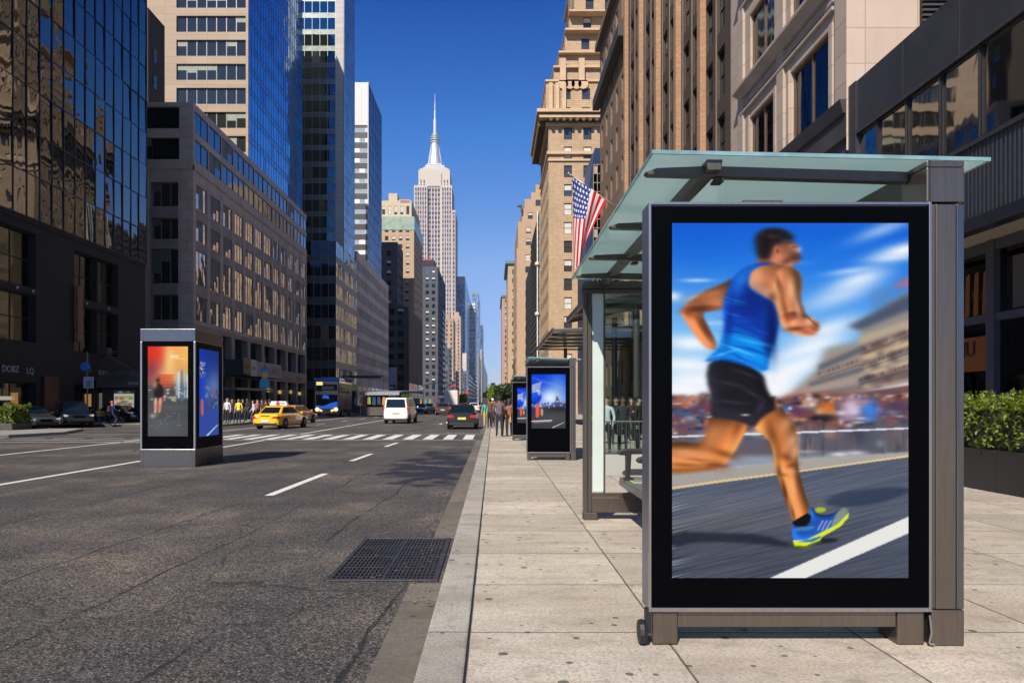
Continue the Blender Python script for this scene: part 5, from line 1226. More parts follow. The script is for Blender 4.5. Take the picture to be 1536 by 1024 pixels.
m=MB(); m.box(WR-.12,WR+.9,y0,26.4,9.4,10.45); m.prism([(WR-.2,10.1),(WR-.12,10.1),(WR-.12,10.5),(WR-.3,10.5)],y0,26.6,'y'); m.box(WR,WR+.9,y0,y1,0,10.4); m.build('dark_fascia',mk('dark_fascia',(.05,.048,.052),.5,.2,.2,.8),b)
m=MB(); m.box(12.55,15,y0-.12,y0-.004,11,20)
b2=m.build('louvre_back',M_BLKM,b)
m=MB()
for k in range(60): m.box(12.55,15,y0-.2,y0-.13,11.05+k*.15,11.05+k*.15+.06)
m.build('louvre_slat',mk('louvre_grey',(.07,.06,.055),.5,.3),b)
windows(b,ops,('g',2,1,.11,0),mk('bronze_window_frame',(.14,.09,.065),.4,.4),glass('beige_block_glass',(.06,.06,.055),.05,.02,.8),M_BLIND,sub=True)
# 3 brown brick building with orange piers
b=bldg('tall dark brown brick building with orange brick piers and narrow windows',WR+10,50,'brick_building')
y0,y1=32.5,72; zt=36.0
M_BRN=brick('brown_brick',(.055,.036,.026),(.078,.050,.036),(.05,.04,.034),.24,.08,.008,.3,.35,.85,.25)
M_ORB=brick('orange_brick',(.33,.185,.10),(.46,.28,.165),(.26,.16,.10),.22,.085,.010,.25,.5,.85,.15)
M_TANB=brick('tan_brown_brick',(.175,.122,.08),(.235,.165,.11),(.16,.11,.08),.3,.1,.008,.3,.3,.85,.25)
m=MB(); rows=[(3.2+3.1*i,5.5+3.1*i) for i in range(10)]
piers=[36.2,41.0,46.0,51.3,57.0]
cols=[]
for a,bb in zip([32.5]+piers,piers): 
    mid=(a+bb)/2+.4; cols+= [(mid-1.5,mid-.35),(mid+.35,mid+1.5)]
ops=facade(m,'W',WR,y0,57.4,0,zt,cols,rows,.2,0,0)
m.box(WR+.5,WR+25,y0+.02,y1,0,zt); m.quad((WR,y0,0),(WR+1,y0,0),(WR+1,y0,zt),(WR,y0,zt))
m.build('wall',M_BRN,b)
m=MB()
for pq in piers: m.box(WR-.30,WR-.002,pq,pq+.55,0,zt-.3)
m.build('brick_pier',M_ORB,b)
m=MB()
for a,c in cols: m.box(WR-.05,WR-.002,c+.03,c+.13,3.0,zt-2); 
m.build('window_surround',mk('pinkish_stone',(.17,.125,.105),.8,0,.2,.8),b)
m=MB(); ops2=facade(m,'W',WR-.02,58.1,y1,0,zt,frange(58.1,y1,2.8,1.0,0,n=5),[(3.0+3.3*i,5.0+3.3*i) for i in range(10)],.3,0,0)
m.quad((WR-.02,y1,0),(WR+1,y1,0),(WR+1,y1,zt),(WR-.02,y1,zt)); m.build('plain_wing',M_TANB,b)
m=MB(); m.box(WR-.7,WR-.03,57.6,y1+.5,30.3,31.3); m.build('black_ledge',mk('black_ledge',(.03,.03,.03),.6),b,bevel=.03)
m=MB(); m.box(WR-.5,WR+.2,y0,y1+.3,zt,zt+.6); m.build('parapet',M_TANB,b)
windows(b,ops,('g',1,2,.09,.3),M_FRDK,glass('brown_block_glass',(.08,.08,.09),.06,.02,1),mk('blind_grey',(.30,.26,.23),.7))
windows(b,ops2,('g',1,2,.09,.2),mk('cream_frame',(.30,.26,.2),.6),G_SASH,M_BLIND)
# 4 navy building
b=bldg('narrow navy blue glass building behind the flag',WR+6,88,'glass_building')
y0,y1=86,94; X=XP(877,86); zt=ZP(222,86)
m=MB(); m.prism([(X+.1,0),(X+12,0),(X+12,zt),(X+1.2,zt),(X+.1,zt*.78)],y0,y1,'y'); m.build('shell',mk('navy_panel',(.022,.045,.12),.35,.3,.2,.2),b)
curtain(b,'S',y0-.05,X+1.0,X+5.2,6,zt-2.0,9,22,G_BLACK,mk('scaffold_tan',(.30,.26,.19),.6),.05,.07,.02,proud=.2,seed=22,odd=mk('navy_pane_pale',(.34,.3,.22),.5))
# 5 tan stepped tower
M_TB=brick('golden_brick',(.43,.305,.18),(.52,.375,.235),(.30,.21,.13),.6,.3,.03,.35,.25,.8,.12)
M_TB2=mk('golden_stone',(.52,.375,.235),.8,0,.12,.5)
y0=113.0; X=8.5; y1=131.5
zc=ZP(166,y0)
b=masonry('ornate golden brick tower with setbacks and cornices on the right',X,X+30,y0,y1,zc-2,M_TB,3.0,1.25,2.9,1.85,4.2,faces='SW',name='stepped_tower',ce=2.2,limit=100,fm=M_FRDK)
def Xp(px): return XP(px,y0)
def Zp(py): return ZP(py,y0)
tl=[(819,121,166),(831,100,121),(839,78,100),(848.5,44,78),(855,16,44),(863,-60,16)]
for k,(px,pt,pb) in enumerate(tl):
    masonry('',Xp(px),X+30,y0+.3*k+.2,y1-1.5*k,Zp(pt),M_TB,3.0,1.25,2.9,1.7,.9,faces='SW',parent=b,zbase=(zc-2 if k==0 else Zp(pb)),wallname='setback',limit=12,ce=2.2)
m=MB()
def corn(px,z,h,pr): m.box(Xp(px)-pr,X+30,y0-pr,y1,z,z+h)
corn(822.5,zc-1.6,.5,1.5); corn(823,zc-.9,.5,1.9); corn(823.5,zc-2.5,.5,.5); corn(824,zc-6.8,.45,.4); corn(824,zc-7.8,.3,.25)
for k,(px,pt,pb) in enumerate(tl): corn(px,Zp(pt)-.15,.28,.10); 
m.build('cornice',M_TB2,b)
m=MB()
for k in range(24): a=Xp(823)+k*1.0; m.box(a,a+.45,y0-1.5,y0-.02,zc-2.1,zc-1.62)
for k in range(22): a=y0+k*.85; m.box(Xp(822.5)-1.6,X-.02,a,a+.4,zc-2.4,zc-1.62)
m.build('cornice_bracket',mk('bracket_dark',(.10,.07,.045),.8),b)
m=MB()
for px in (826,836,846): m.box(Xp(px)-.3,Xp(px)+.3,y0-.25,y0+.19,zc,Zp(125))
for px in (833,843,853,863): m.lathe([(.8,0),(.8,.3)],(Xp(px)+1.2,y0-.1,Zp(126)),12,0,'y')
for px in (840,868): m.box(Xp(px),Xp(px)+.9,y0-.2,y0+.4,Zp(121),Zp(88))
m.build('pilaster',M_TB2,b)
# 6 grey slatted office building
b=bldg('grey slatted modern building squeezed beyond the golden tower',15,150,'office_building')
X=8.3; y0=132.5; y1=XP(0,1) and X*F/(797-VX); zt=36
m=MB(); m.box(X,X+20,y0,y1,0,zt); m.build('wall',mk('slat_grey',(.20,.185,.17),.6,0,.2,.3),b)
m=MB()
for k in range(28): m.box(X-.18,X-.002,y0,y1,2+k*1.22,2.5+k*1.22)
m.build('slat',mk('slat_dark',(.08,.075,.075),.6),b)
m=MB(); m.box(X-.45,X-.25,y0-.3,y0+.1,2,zt); 
for z in (8,17,26): m.lathe([(.15,0),(.42,.2),(.42,.6),(.15,.8)],(X-.4,y0-.2,z),8)
m.build('white_downpipe',mk('pipe_white',(.6,.57,.52),.6),b)
m=MB(); m.box(X+.1,X+20,y1+.2,X*F/(788-VX),0,ZP(388,y1)); m.build('dark_wing',mk('dark_wing',(.03,.03,.035),.6),b)
# 7 - 10 far right
M_RSE=brick('salmon_brick',(.40,.275,.17),(.46,.32,.205),(.45,.3,.2),.8,.4,.02,.12,.05,.8,.1)
y=236; X=XP(775,y)
b=masonry('salmon brick tower with stepped shoulders farther right',X,X+24,y,y+40,ZP(372,y),M_RSE,4.2,1.6,3.8,2.0,5,faces='SW',name='stepped_tower')
for k,(px,pt,pb) in enumerate([(777,332,372),(783,312,332),(787,297,312),(797,286,297),(804,274,286)]):
    masonry('',XP(px,y),X+24,y+.5*k+.4,y+36-3*k,ZP(pt,y),M_RSE,4.2,1.6,3.8,2.0,1.0,faces='S',parent=b,zbase=ZP(pb,y),wallname='setback',limit=6)
m=MB(); m.box(XP(776,y),XP(783,y),y-.6,y+.3,ZP(308,y)-.6,ZP(308,y)); m.box(XP(781,y),XP(783,y),y-.3,y+.3,ZP(318,y),ZP(308,y)); m.build('corner_lamp',mk('bracket_dark',(.1,.07,.045)),b)
y=375; X=XP(762,y)
b=masonry('pale stone tower with green copper cornice on the right row',X,X+20,y,y+50,ZP(396,y),M_CREAM2,4.5,2.2,4.4,2.4,5,faces='SW',name='stone_tower')
m=MB(); m.box(X-1.4,X+21,y-1.2,y+50,ZP(396,y),ZP(392,y)); m.build('copper_cornice',mk('copper_green',(.10,.20,.18),.6),b)
y=620; X=XP(753,y)
b=masonry('reddish brick tower, leftmost of the right hand row',X,X+20,y,y+80,ZP(446,y),brick('reddish_brick',(.36,.22,.18),(.42,.27,.22),(.3,.2,.16),1,.5,.02,.1,.05,.8,.1),6,3,5,2.8,5,faces='SW',name='brick_tower',limit=60)
m=MB(); m.box(X-1,X+21,y-1,y+80,ZP(446,y),ZP(443,y)); m.build('cornice',mk('pinkish_stone',(.34,.25,.21)),b)

# canopies over the right pavement
def canopy(lab,x0,y0,y1,z,curved):
    t=thing('glass_canopy',lab,'canopy',((x0+WR)/2,(y0+y1)/2,0)); n=8
    m=MB()
    def zz(x): 
        u=(x-x0)/(WR-x0); return z+(.9*math.sin(u*math.pi*.5) if curved else .35*u)
    for k in range(n):
        a=x0+(WR-x0)*k/n; bq=x0+(WR-x0)*(k+1)/n
        m.prism([(a,zz(a)),(bq,zz(bq)),(bq,zz(bq)+.05),(a,zz(a)+.05)],y0,y1,'y')
    m.build('canopy_glass',mk('canopy_grey_glass',(.16,.19,.19),.2,.1,.2,.4) ,t)
    q=5 if not curved else 2
    for k in range(q+1):
        m=MB(); y=y0+(y1-y0)*k/q; m.box(x0,WR,y-.09,y+.09,z-.1,z+.02) if not curved else [m.prism([(x0+(WR-x0)*i/n,zz(x0+(WR-x0)*i/n)-.16),(x0+(WR-x0)*(i+1)/n,zz(x0+(WR-x0)*(i+1)/n)-.16),(x0+(WR-x0)*(i+1)/n,zz(x0+(WR-x0)*(i+1)/n)-.01),(x0+(WR-x0)*i/n,zz(x0+(WR-x0)*i/n)-.01)],y-.09,y+.09,'y') for i in range(n)]
        m.build('canopy_rib',M_DKMET,t)
    m=MB(); m.box(x0-.08,x0+.06,y0,y1,z-.12,z+.12); m.build('gutter',M_DKMET,t,bevel=.02)
    for y in (y0+1,y1-1): m=MB(); m.tube((x0+2.2,y,0),(x0+2.2,y,z),.14,.14,8); m.build('post',M_DKMET,t)
    return t
canopy('flat slatted glass canopy over the pavement behind the shelters',3.6,44,60,5.9,False)
canopy('curved dark glass canopy over the pavement, nearer of the two',3.75,29.5,37.0,5.7,True)

# flag on its pole
t=thing('flag','large striped flag with starred blue canton hanging from a slanted pole','flag',(WR,62,17.9))
pb=Vector((WR,62,ZP(312,62))); pt=Vector((XP(853,62),62,ZP(260,62)))
m=MB(); m.tube(pb,pt,.07,.045,8); m.lathe([(.02,-.1),(.11,0),(.02,.12)],tuple(pt),8); m.build('flagpole',mk('pole_cream',(.55,.5,.38),.4,.3),t,smooth=True)
def flagmesh():
    """cloth hung from the pole: hoist along the pole, stripes running down"""
    V=[];Fs=[];Mi=[]
    A=pt+(pb-pt)*.06; B=pt+(pb-pt)*.80; nu,nv=52,72
    Lf=ZP(262,62)-ZP(408,62)
    for j in range(nv+1):
        for i in range(nu+1):
            u=i/nu; v=j/nv
            top=A.lerp(B,u)
            # lower edge gathers toward the tip side
            bx=XP(861,62)+ (XP(872,62)-XP(861,62))*u; bz=ZP(412,62)+ (ZP(384,62)-ZP(412,62))*u
            P=Vector((top.x+(bx-top.x)*v**.85, 62, top.z+(bz-top.z)*v))
            P.x=min(P.x, top.x+.0+ .2) if u<.02 else P.x
            fold=math.sin(u*8.5+v*1.6)*(.10+.42*v)+math.sin(u*17+v*3)*.08*v
            P.y=62-.1+fold; P.x+=.16*math.cos(u*8.5+v*1.6)*v
            V.append(P)
    for j in range(nv):
        for i in range(nu):
            u=(i+.5)/nu; v=(j+.5)/nv
            st=int((1-u)*13)        # stripe 0 is at the pole-base side? stripes run down the cloth
            if u<.54 and v<.42:
                # canton with stars
                cu=u/.54*6; cv=v/.42*7; off=.5*(int(cv)%2); du=(cu+off)%1-.5; dv=cv%1-.5
                mi=1 if (du*du+dv*dv)<.075 else 2
            else: mi=0 if int((1-u)*13)%2==0 else 1
            k=j*(nu+1)+i; Fs.append((k,k+1,k+nu+2,k+nu+1)); Mi.append(mi)
    return V,Fs,Mi
V,Fs,Mi=flagmesh(); m=MB(); m.v=[tuple(v) for v in V]; m.f=Fs; m.m=Mi
def cloth(name,c):
    t_=NT(name); t_.prin(c,.8,spec=.2); tr=t_.n('ShaderNodeBsdfTranslucent'); t_.set(tr.inputs[0],c); mx=t_.n('ShaderNodeMixShader'); mx.inputs[0].default_value=.3
    t_.t.links.new(t_.p.outputs[0],mx.inputs[1]); t_.t.links.new(tr.outputs[0],mx.inputs[2]); return t_.done(mx)
m.build('cloth',[cloth('flag_red',(.62,.015,.03)),cloth('flag_white',(.78,.76,.76)),cloth('flag_blue',(.03,.06,.26))],t,smooth=True)
m=MB(); m.box(WR-.25,WR,61.8,62.2,17.4,18.2); m.build('wall_bracket',M_DKMET,t)
# ---------------------------------------------------------------- vehicles (local: x across, y forward, z up, origin under the middle)
def wheel(t,x,y,r,w,arch=None):
    s=1 if x>0 else -1
    m=MB(); m.lathe([(r*.62,-w/2),(r*.93,-w/2),(r,-w*.36),(r,w*.36),(r*.93,w/2),(r*.62,w/2)],(x,y,r),20,0,'x'); wl=m.build('wheel',M_TYRE,t,smooth=False,local=True)
    m=MB(); e=x+s*(w/2+.004); m.lathe([(r*.60,e-.03*s),(r*.60,e),(r*.48,e-.02*s),(r*.16,e-.015*s),(r*.14,e+.01*s),(.01,e+.012*s)],(0,y,r),20,0,'x')
    m.build('rim',mk('hub_dark',(.05,.05,.055),.4,.7),wl,local=True)
    m=MB()
    for k in range(5):
        a=k*2*math.pi/5+.3; m.tube((e-.0*s,y+.14*r*math.cos(a),r+.14*r*math.sin(a)),(e+.006*s,y+.58*r*math.cos(a),r+.58*r*math.sin(a)),r*.10,r*.10,5)
    m.build('spoke',M_RIM,wl,local=True)
def loft(st):
    """st: list of (y, half width, z low, z shoulder, z top, top half width)"""
    m=MB(); n=len(st[0]); rings=[]
    for (y,hw,zb,zs,zt,tw) in st:
        pts=[(hw*.80,zb),(hw*.97,zb+.07),(hw,zb+(zs-zb)*.5),(hw*.985,zs-.05),(hw*.95,zs),(tw,zt),(tw*.5,zt+.02)]
        rings.append([(x,y,z) for x,z in pts]+[(0,y,zt+.028)]+[(-x,y,z) for x,z in reversed(pts)])
    k=len(rings[0])
    for r in rings: m.v+=r
    for i in range(len(rings)-1):
        for j in range(k-1): a=i*k+j; m.f.append((a,a+1,a+k+1,a+k)); m.m.append(0)
        m.f.append((i*k+k-1,i*k,(i+1)*k,(i+1)*k+k-1)); m.m.append(0)
    m.f.append(tuple(range(k-1,-1,-1))); m.m.append(0); e=(len(rings)-1)*k; m.f.append(tuple(range(e,e+k))); m.m.append(0)
    return m
def cabin(m,yb0,yb1,yt0,yt1,wb,wt,zb,zt):
    m.taper(-wb,wb,yb0,yb1,zb,-wt,wt,yt0,yt1,zt); return m
def car(kind,label,cat,loc,rotz,paint,group=None,lights_rear=True,plate=(.5,.5,.45),name='car'):
    """kind: sedan, suv, van, hatch"""
    t=thing(name,label,cat,loc,rotz,group)
    S={ 'sedan':dict(L=4.8,W=.92,zs=.90,st=[(-2.4,.74,.40,.66,.80,.62),(-2.3,.86,.24,.84,.95,.74),(-1.9,.91,.22,.90,1.0,.78),(-1.0,.92,.2,.92,.99,.80),(.9,.92,.2,.90,.96,.80),(1.5,.90,.22,.82,.90,.74),(2.15,.85,.24,.70,.77,.66),(2.4,.70,.32,.58,.64,.52)],cab=(-1.95,1.20,-1.15,.35,.80,.60,.93,1.46),wr=.33,wy=(-1.42,1.45)),
        'suv':dict(L=4.8,W=.95,zs=1.05,st=[(-2.38,.80,.45,.95,1.08,.74),(-2.3,.92,.32,1.02,1.14,.84),(-1.5,.95,.28,1.06,1.14,.86),(.9,.95,.28,1.04,1.10,.86),(1.5,.94,.3,.98,1.06,.80),(2.2,.88,.34,.90,.96,.72),(2.4,.76,.44,.76,.82,.6)],cab=(-2.28,1.25,-1.95,.45,.86,.68,1.08,1.74),wr=.38,wy=(-1.42,1.46)),
        'hatch':dict(L=4.4,W=.93,zs=1.0,st=[(-2.2,.80,.40,.90,1.03,.74),(-2.1,.92,.26,.98,1.08,.82),(-1.4,.94,.24,1.0,1.08,.84),(.9,.94,.24,.98,1.05,.84),(1.5,.92,.26,.90,.98,.78),(2.05,.86,.3,.80,.87,.68),(2.25,.74,.38,.68,.73,.56)],cab=(-2.08,1.2,-1.55,.35,.84,.66,1.02,1.56),wr=.35,wy=(-1.33,1.38)),
        'van':dict(L=5.0,W=1.0,zs=1.15,st=[(-2.5,.92,.40,1.10,1.20,.88),(-2.42,.99,.32,1.14,1.24,.92),(-1.0,1.0,.28,1.15,1.25,.93),(1.2,1.0,.28,1.12,1.22,.93),(1.9,.96,.3,1.02,1.12,.84),(2.4,.88,.34,.90,.98,.72),(2.55,.74,.44,.74,.8,.6)],cab=(-2.47,2.0,-2.36,1.05,.94,.82,1.18,2.05),wr=.36,wy=(-1.6,1.6))}[kind]
    m=loft(S['st']); m.build('body',paint,t,smooth=False,bevel=.05,seg=3,local=True)
    y0,y1,a0,a1,wb,wt,zb,zt=S['cab']; m=MB(); cabin(m,y0,y1,a0,a1,wb,wt,zb,zt); m.build('roof_and_pillars',paint,t,bevel=.07,seg=3,local=True)
    def lerp(p,q,s): return tuple(p[i]+(q[i]-p[i])*s for i in range(3))
    def pane(name,A,B,C,D,nrm,u0=.09,u1=.91,v0=.12,v1=.86):
        # A,B bottom; C,D top
        f=lambda u,v: lerp(lerp(A,B,u),lerp(D,C,u),v)
        q=[f(u0,v0),f(u1,v0),f(u1,v1),f(u0,v1)]; q=[tuple(c[i]+nrm[i]*.012 for i in range(3)) for c in q]
        mm=MB(); mm.quad(*q); return mm.build(name,M_CARGL,t,local=True)
    bl,br=(-wb,y0,zb),(wb,y0,zb); tl_,tr_=(-wt,a0,zt),(wt,a0,zt); fl_,fr_=(-wb,y1,zb),(wb,y1,zb); ftl,ftr=(-wt,a1,zt),(wt,a1,zt)
    pane('rear_window',bl,br,tr_,tl_,(0,-1,.5),.08,.92,.18 if kind!='van' else .1,.85); pane('windshield',fl_,fr_,ftr,ftl,(0,1,.5),.07,.93,.1,.9)
    nw=3 if kind in('van','suv') else 2
    for sgn,(A,B,C,D) in ((1,(br,fr_,ftr,tr_)),(-1,(bl,fl_,ftl,tl_))):
        for k in range(nw):
            u0=.06+.88*k/nw+.015; u1=.06+.88*(k+1)/nw-.015; pane('side_window',A,B,C,D,(sgn,0,.25),u0,u1,.16,.86)
    W=S['W']; L=S['L']/2; st=S['st']; zs=S['zs']
    for x in (-W+.10,W-.10):
        for y in S['wy']:
            s=1 if x>0 else -1
            m=MB(); m.lathe([(S['wr']*1.16,W*s-.06*s),(S['wr']*1.16,W*s+.006*s)],(0,y,S['wr']+.02),20,0,'x'); m.build('wheel_arch',M_BLKM,t,local=True)
            wheel(t,x+.02*s,y,S['wr'],.22)
    yr=st[0][0]; hw=st[1][1]
    zl=zs-.16
    for s in (-1,1):
        m=MB()
        if kind=='van': m.box(s*(hw-.10),s*(hw+.01),st[1][0]-.05,st[1][0]+.06,.78,1.35)
        elif kind=='sedan': m.prism([(s*.38,zl-.02),(s*(hw-.0),zl-.05),(s*(hw+.015),zl+.10),(s*.62,zl+.08)],yr-.035,yr+.22,'y')
        else: m.prism([(s*.46,zl-.10),(s*(hw),zl-.14),(s*(hw+.012),zl+.08),(s*.55,zl+.05)],yr-.035,yr+.22,'y')
        m.build('tail_light',M_TAIL,t,bevel=.015,local=True)
        yf=st[-1][0]; hf=st[-2][1]
        m=MB(); z=st[-1][3]; m.prism([(s*.40,z-.02),(s*(hf-.02),z-.01),(s*(hf+.01),z+.15),(s*.58,z+.08)],yf-.32,yf-.02,'y'); m.build('headlight',M_HEAD,t,bevel=.015,local=True)
        m=MB(); yy=y1-.35; m.prism([(s*(W-.02),zb+.02),(s*(W+.16),zb+.04),(s*(W+.15),zb+.17),(s*(W+.02),zb+.15)],yy,yy+.10,'y'); m.build('wing_mirror',paint,t,bevel=.02,local=True)
        m=MB()
        for yq in (y0+ (y1-y0)*.42, y0+(y1-y0)*.12): m.box(s*(W-.02),s*(W+.02),yq,yq+.16,zs-.14,zs-.11)
        m.build('door_handle',M_STEEL if kind!='sedan' else paint,t,local=True)
    m=MB(); m.box(-.26,.26,yr-.045,yr+.02,zl-.28 if kind=='sedan' else zl-.22,zl-.14 if kind=='sedan' else zl-.08); m.build('rear_plate',mk('plate_%d'%int(plate[0]*100),plate,.5),t,local=True)
    m=MB(); m.box(-st[0][1],st[0][1],yr-.03,yr+.3,.26,.40); m.build('bumper',M_BLKM,t,bevel=.03,local=True)
    m=MB(); m.box(-.62,.62,st[-1][0]-.1,st[-1][0]+.02,st[-1][2]+.02,st[-1][2]+.20); m.build('bumper',M_BLKM,t,bevel=.03,local=True)
    m=MB(); m.box(-.36,.36,st[-1][0]-.10,st[-1][0]+.03,st[-1][3]-.07,st[-1][3]+.06); m.build('grille',M_BLK,t,bevel=.01,local=True)
    return t
def paintmat(n,c,r=.18,m=.0): return mk(n,c,r,m,.04,.5,spec=.6,coat=1.0)
YEL=paintmat('taxi_yellow',(.88,.46,.004)); BLKP=paintmat('black_paint',(.006,.007,.010)); WHT=paintmat('white_paint',(.74,.73,.70)); NVY=paintmat('navy_paint',(.003,.005,.009),.3); SLV=paintmat('silver_paint',(.10,.10,.115),.25,.6)
WG='vehicles in the avenue'
t=car('sedan','bright yellow taxi with white roof sign, seen from behind left of centre','taxi',(-13.95,48.4,RZ),R(-9),YEL,name='taxi_cab',plate=(.7,.62,.5))
m=MB(); m.prism([(-.62,0),(.62,0),(.50,.27),(-.50,.27)],-.55,-.25,'y'); m.v=[(x,y,z+1.50) for x,y,z in m.v]; sg=m.build('roof_sign',mk('taxi_sign_white',(.72,.74,.72),.4),t,bevel=.02,local=True)
m=MB(); m.box(-.12,.10,-.57,-.552,1.55,1.60); m.lathe([(.14,-.57),(.14,-.555)],(-.02,0,1.63),12,0,'y'); m.build('sign_emblem',mk('emblem_red',(.40,.05,.05),.5),sg,local=True)
m=MB(); m.box(.12,.42,-.575,-.56,1.66,1.69); m.box(.2,.46,-.575,-.56,1.58,1.61); m.build('sign_mark',mk('emblem_green',(.05,.12,.09),.5),sg,local=True)
m=MB(); m.box(-.3,.3,-2.44,-2.40,.84,.88); m.build('chrome_bar',M_STEEL,t,local=True)
t=car('sedan','yellow cab farther on, half hidden behind the front taxi','taxi',(-16.2,60,RZ),R(-12),paintmat('taxi_amber',(.62,.25,.03)),name='taxi_cab')
car('van','white minivan driving away up the middle of the avenue','van',(-7.6,60.5,RZ),R(-3),WHT,name='minivan')
car('hatch','black hatchback with red tail lights near the right kerb','car',(-1.98,48.2,RZ),R(0),BLKP,plate=(.62,.55,.12),name='parked_car')
car('suv','black four wheel drive facing the avenue before the dark glass block','car',(XP(100,49.5),50.2,RZ),R(-141),NVY,name='sport_utility_vehicle')
car('sedan','dark silver saloon behind the left hedge, only its nose showing','car',(XP(24,46),47.3,RZ),R(-125),SLV,name='saloon_car')
car('sedan','dark blue saloon behind the cyclist','car',(XP(146,55),58.5,RZ),R(-115),NVY,name='saloon_car')
car('hatch','dark car with blue tinted rear window ahead of the black hatchback','car',(XP(665,95),96,RZ),R(0),paintmat('maroon_dark',(.05,.03,.035)),name='saloon_car')
car('sedan','pale taxi deep in the traffic ahead, left of the box lorry','taxi',(XP(643,120),122,RZ),R(0),paintmat('taxi_pale',(.60,.45,.24)),name='taxi_cab')
car('hatch','white car far along the road beside the pavement crowd','car',(XP(711,118),120,RZ),R(0),WHT,name='saloon_car')
car('sedan','dark saloon waiting beside the pale taxi in the distance','car',(XP(630,105),106,RZ),R(180),BLKP,name='saloon_car')
car('sedan','small red car far up the avenue','car',(XP(697,165),166,RZ),R(0),paintmat('red_paint',(.35,.02,.02)),name='saloon_car')
car('suv','grey car far up the avenue in the left lane','car',(XP(660,175),176,RZ),R(180),SLV,name='saloon_car')
car('van','silver van parked at the left kerb past the bus','van',(-18.0,118,RZ),R(180),SLV,name='minivan')
for k,(px,y,c,lab) in enumerate([(680,150,BLKP,'black car in far traffic left of the box lorry tail'),(704,210,SLV,'tiny silver car near the vanishing point'),(716,170,BLKP,'tiny black car at the far right kerb'),(690,240,WHT,'tiny white car at the end of the queue')]):
    car('hatch',lab,'car',(XP(px,y),y,RZ),0,c,name='saloon_car')
# box lorry
t=thing('box_lorry','white box lorry far ahead in the middle of the traffic','lorry',(XP(677,128),130,RZ))
m=MB(); m.box(-1.15,1.15,-3.5,3.2,1.15,3.7); m.build('cargo_box',mk('lorry_white',(.62,.62,.58),.5),t,bevel=.04,local=True)
m=MB(); m.taper(-1.05,1.05,3.3,5.4,.5,-.95,.95,3.3,4.9,2.7); m.build('driver_cab',WHT,t,bevel=.08,local=True)
m=MB(); m.box(-1.1,1.1,-3.5,5,.5,1.1); m.build('chassis',M_BLKM,t,local=True)
for x in (-.95,.95):
    for y in (-2.2,4.2): wheel(t,x,y,.45,.3)
for s in (-1,1): m=MB(); m.box(s*.8,s*1.05,-3.56,-3.49,.75,.95); m.build('tail_light',M_TAIL,t,local=True)
# double decker tour bus
M_BUSGL=mk('bus_glass',(.006,.010,.02),.25,0,.1,spec=.1)
t=thing('double_decker_bus','blue topped double decker tour bus coming towards the camera at the left kerb','bus',(XP(490,84),84,RZ),R(3))
bw,bl_,bh=1.42,10.5,4.45
m=MB(); m.box(-bw,bw,0,bl_,.42,bh-.25); m.build('body',paintmat('bus_dark_blue',(.012,.02,.05)),t,bevel=.12,seg=3,local=True)
m=MB(); m.prism([(-.22,bh-.3),(.1,bh),(5,bh+.0),(5,bh-.24),(0,bh-.24)],-bw-.02,bw+.02,'x'); m.build('blue_roof_front',paintmat('bus_blue',(.015,.09,.55)),t,bevel=.03,local=True)
m=MB(); m.box(-bw-.1,bw+.3,5.02,bl_,bh-.1,bh+.25); m.build('canvas_top',mk('bus_canvas_grey',(.22,.22,.23),.7),t,bevel=.1,local=True)
m=MB(); m.box(-1.2,1.2,-.05,-.002,3.0,3.72); m.build('upper_windshield',M_BUSGL,t,bevel=.02,local=True)
m=MB(); m.box(-1.22,1.22,-.06,-.002,1.35,2.55); m.build('lower_windshield',M_BUSGL,t,bevel=.02,local=True)
m=MB(); m.prism([(-1.2,.95),(1.25,1.0),(1.2,1.75),(.4,1.55),(-.3,1.2),(-1.2,1.3)],-.075,-.062,'y'); m.prism([(-.5,2.15),(.3,2.05),(.2,2.45),(-.4,2.5)],-.075,-.062,'y'); m.build('blue_front_glow',emi('bus_glow_blue',(.01,.10,.60),.8),t,local=True)  # blue glow painted onto windshield and front; no lamp there
m=MB(); m.box(-1.15,-.45,-.08,-.055,3.62,4.0); m.build('destination_sign',emi('sign_amber',(.75,.50,.16),1.2),t,local=True)
m=MB(); m.box(-.55,.85,-.075,-.055,3.1,3.5); m.build('seat_row',mk('seat_tan',(.28,.24,.14),.7),t,local=True)
for s in (-1,1):
    m=MB(); m.lathe([(.24,-.12),(.24,0),(.16,.02)],(s*1.05,0,.85),12,0,'y'); m.lathe([(.16,-.12),(.16,0)],(s*.62,0,.72),12,0,'y'); m.build('headlight',emi('bus_headlight',(1.0,.62,.28),1.4),t,local=True)
m=MB(); m.box(-1.25,1.25,-.12,.0,.4,.68); m.box(-.6,.6,-.13,-.02,.75,.95); m.build('bumper',mk('bus_bumper_gold',(.30,.24,.12),.35,.4),t,bevel=.02,local=True)
m=MB(); m.box(1.44,1.6,-.5,-.3,2.7,3.5); m.build('wing_mirror',mk('mirror_red',(.4,.06,.05),.4),t,bevel=.03,local=True)
t_=NT('bus_mural'); p=t_.obj(); vo=t_.n('ShaderNodeTexVoronoi'); t_.set(vo.inputs['Vector'],p); vo.inputs['Scale'].default_value=1.6; r_=t_.sep(vo.outputs['Color'])
t_.prin(t_.ramp(r_[0],[(0,(.05,.015,.035)),(.3,(.20,.07,.09)),(.5,(.09,.03,.12)),(.68,(.05,.16,.20)),(.82,(.26,.13,.12)),(.93,(.40,.34,.28))],'CONSTANT'),.35); t_=t_.done()
m=MB(); m.box(bw+.002,bw+.02,.5,bl_-.4,.75,3.9); m.build('side_mural',t_,t,local=True)
m=MB(); 
for k in range(6): m.box(bw+.022,bw+.034,.8+k*1.5,2.1+k*1.5,2.75,3.4)
m.build('side_window',M_CARGL,t,local=True)
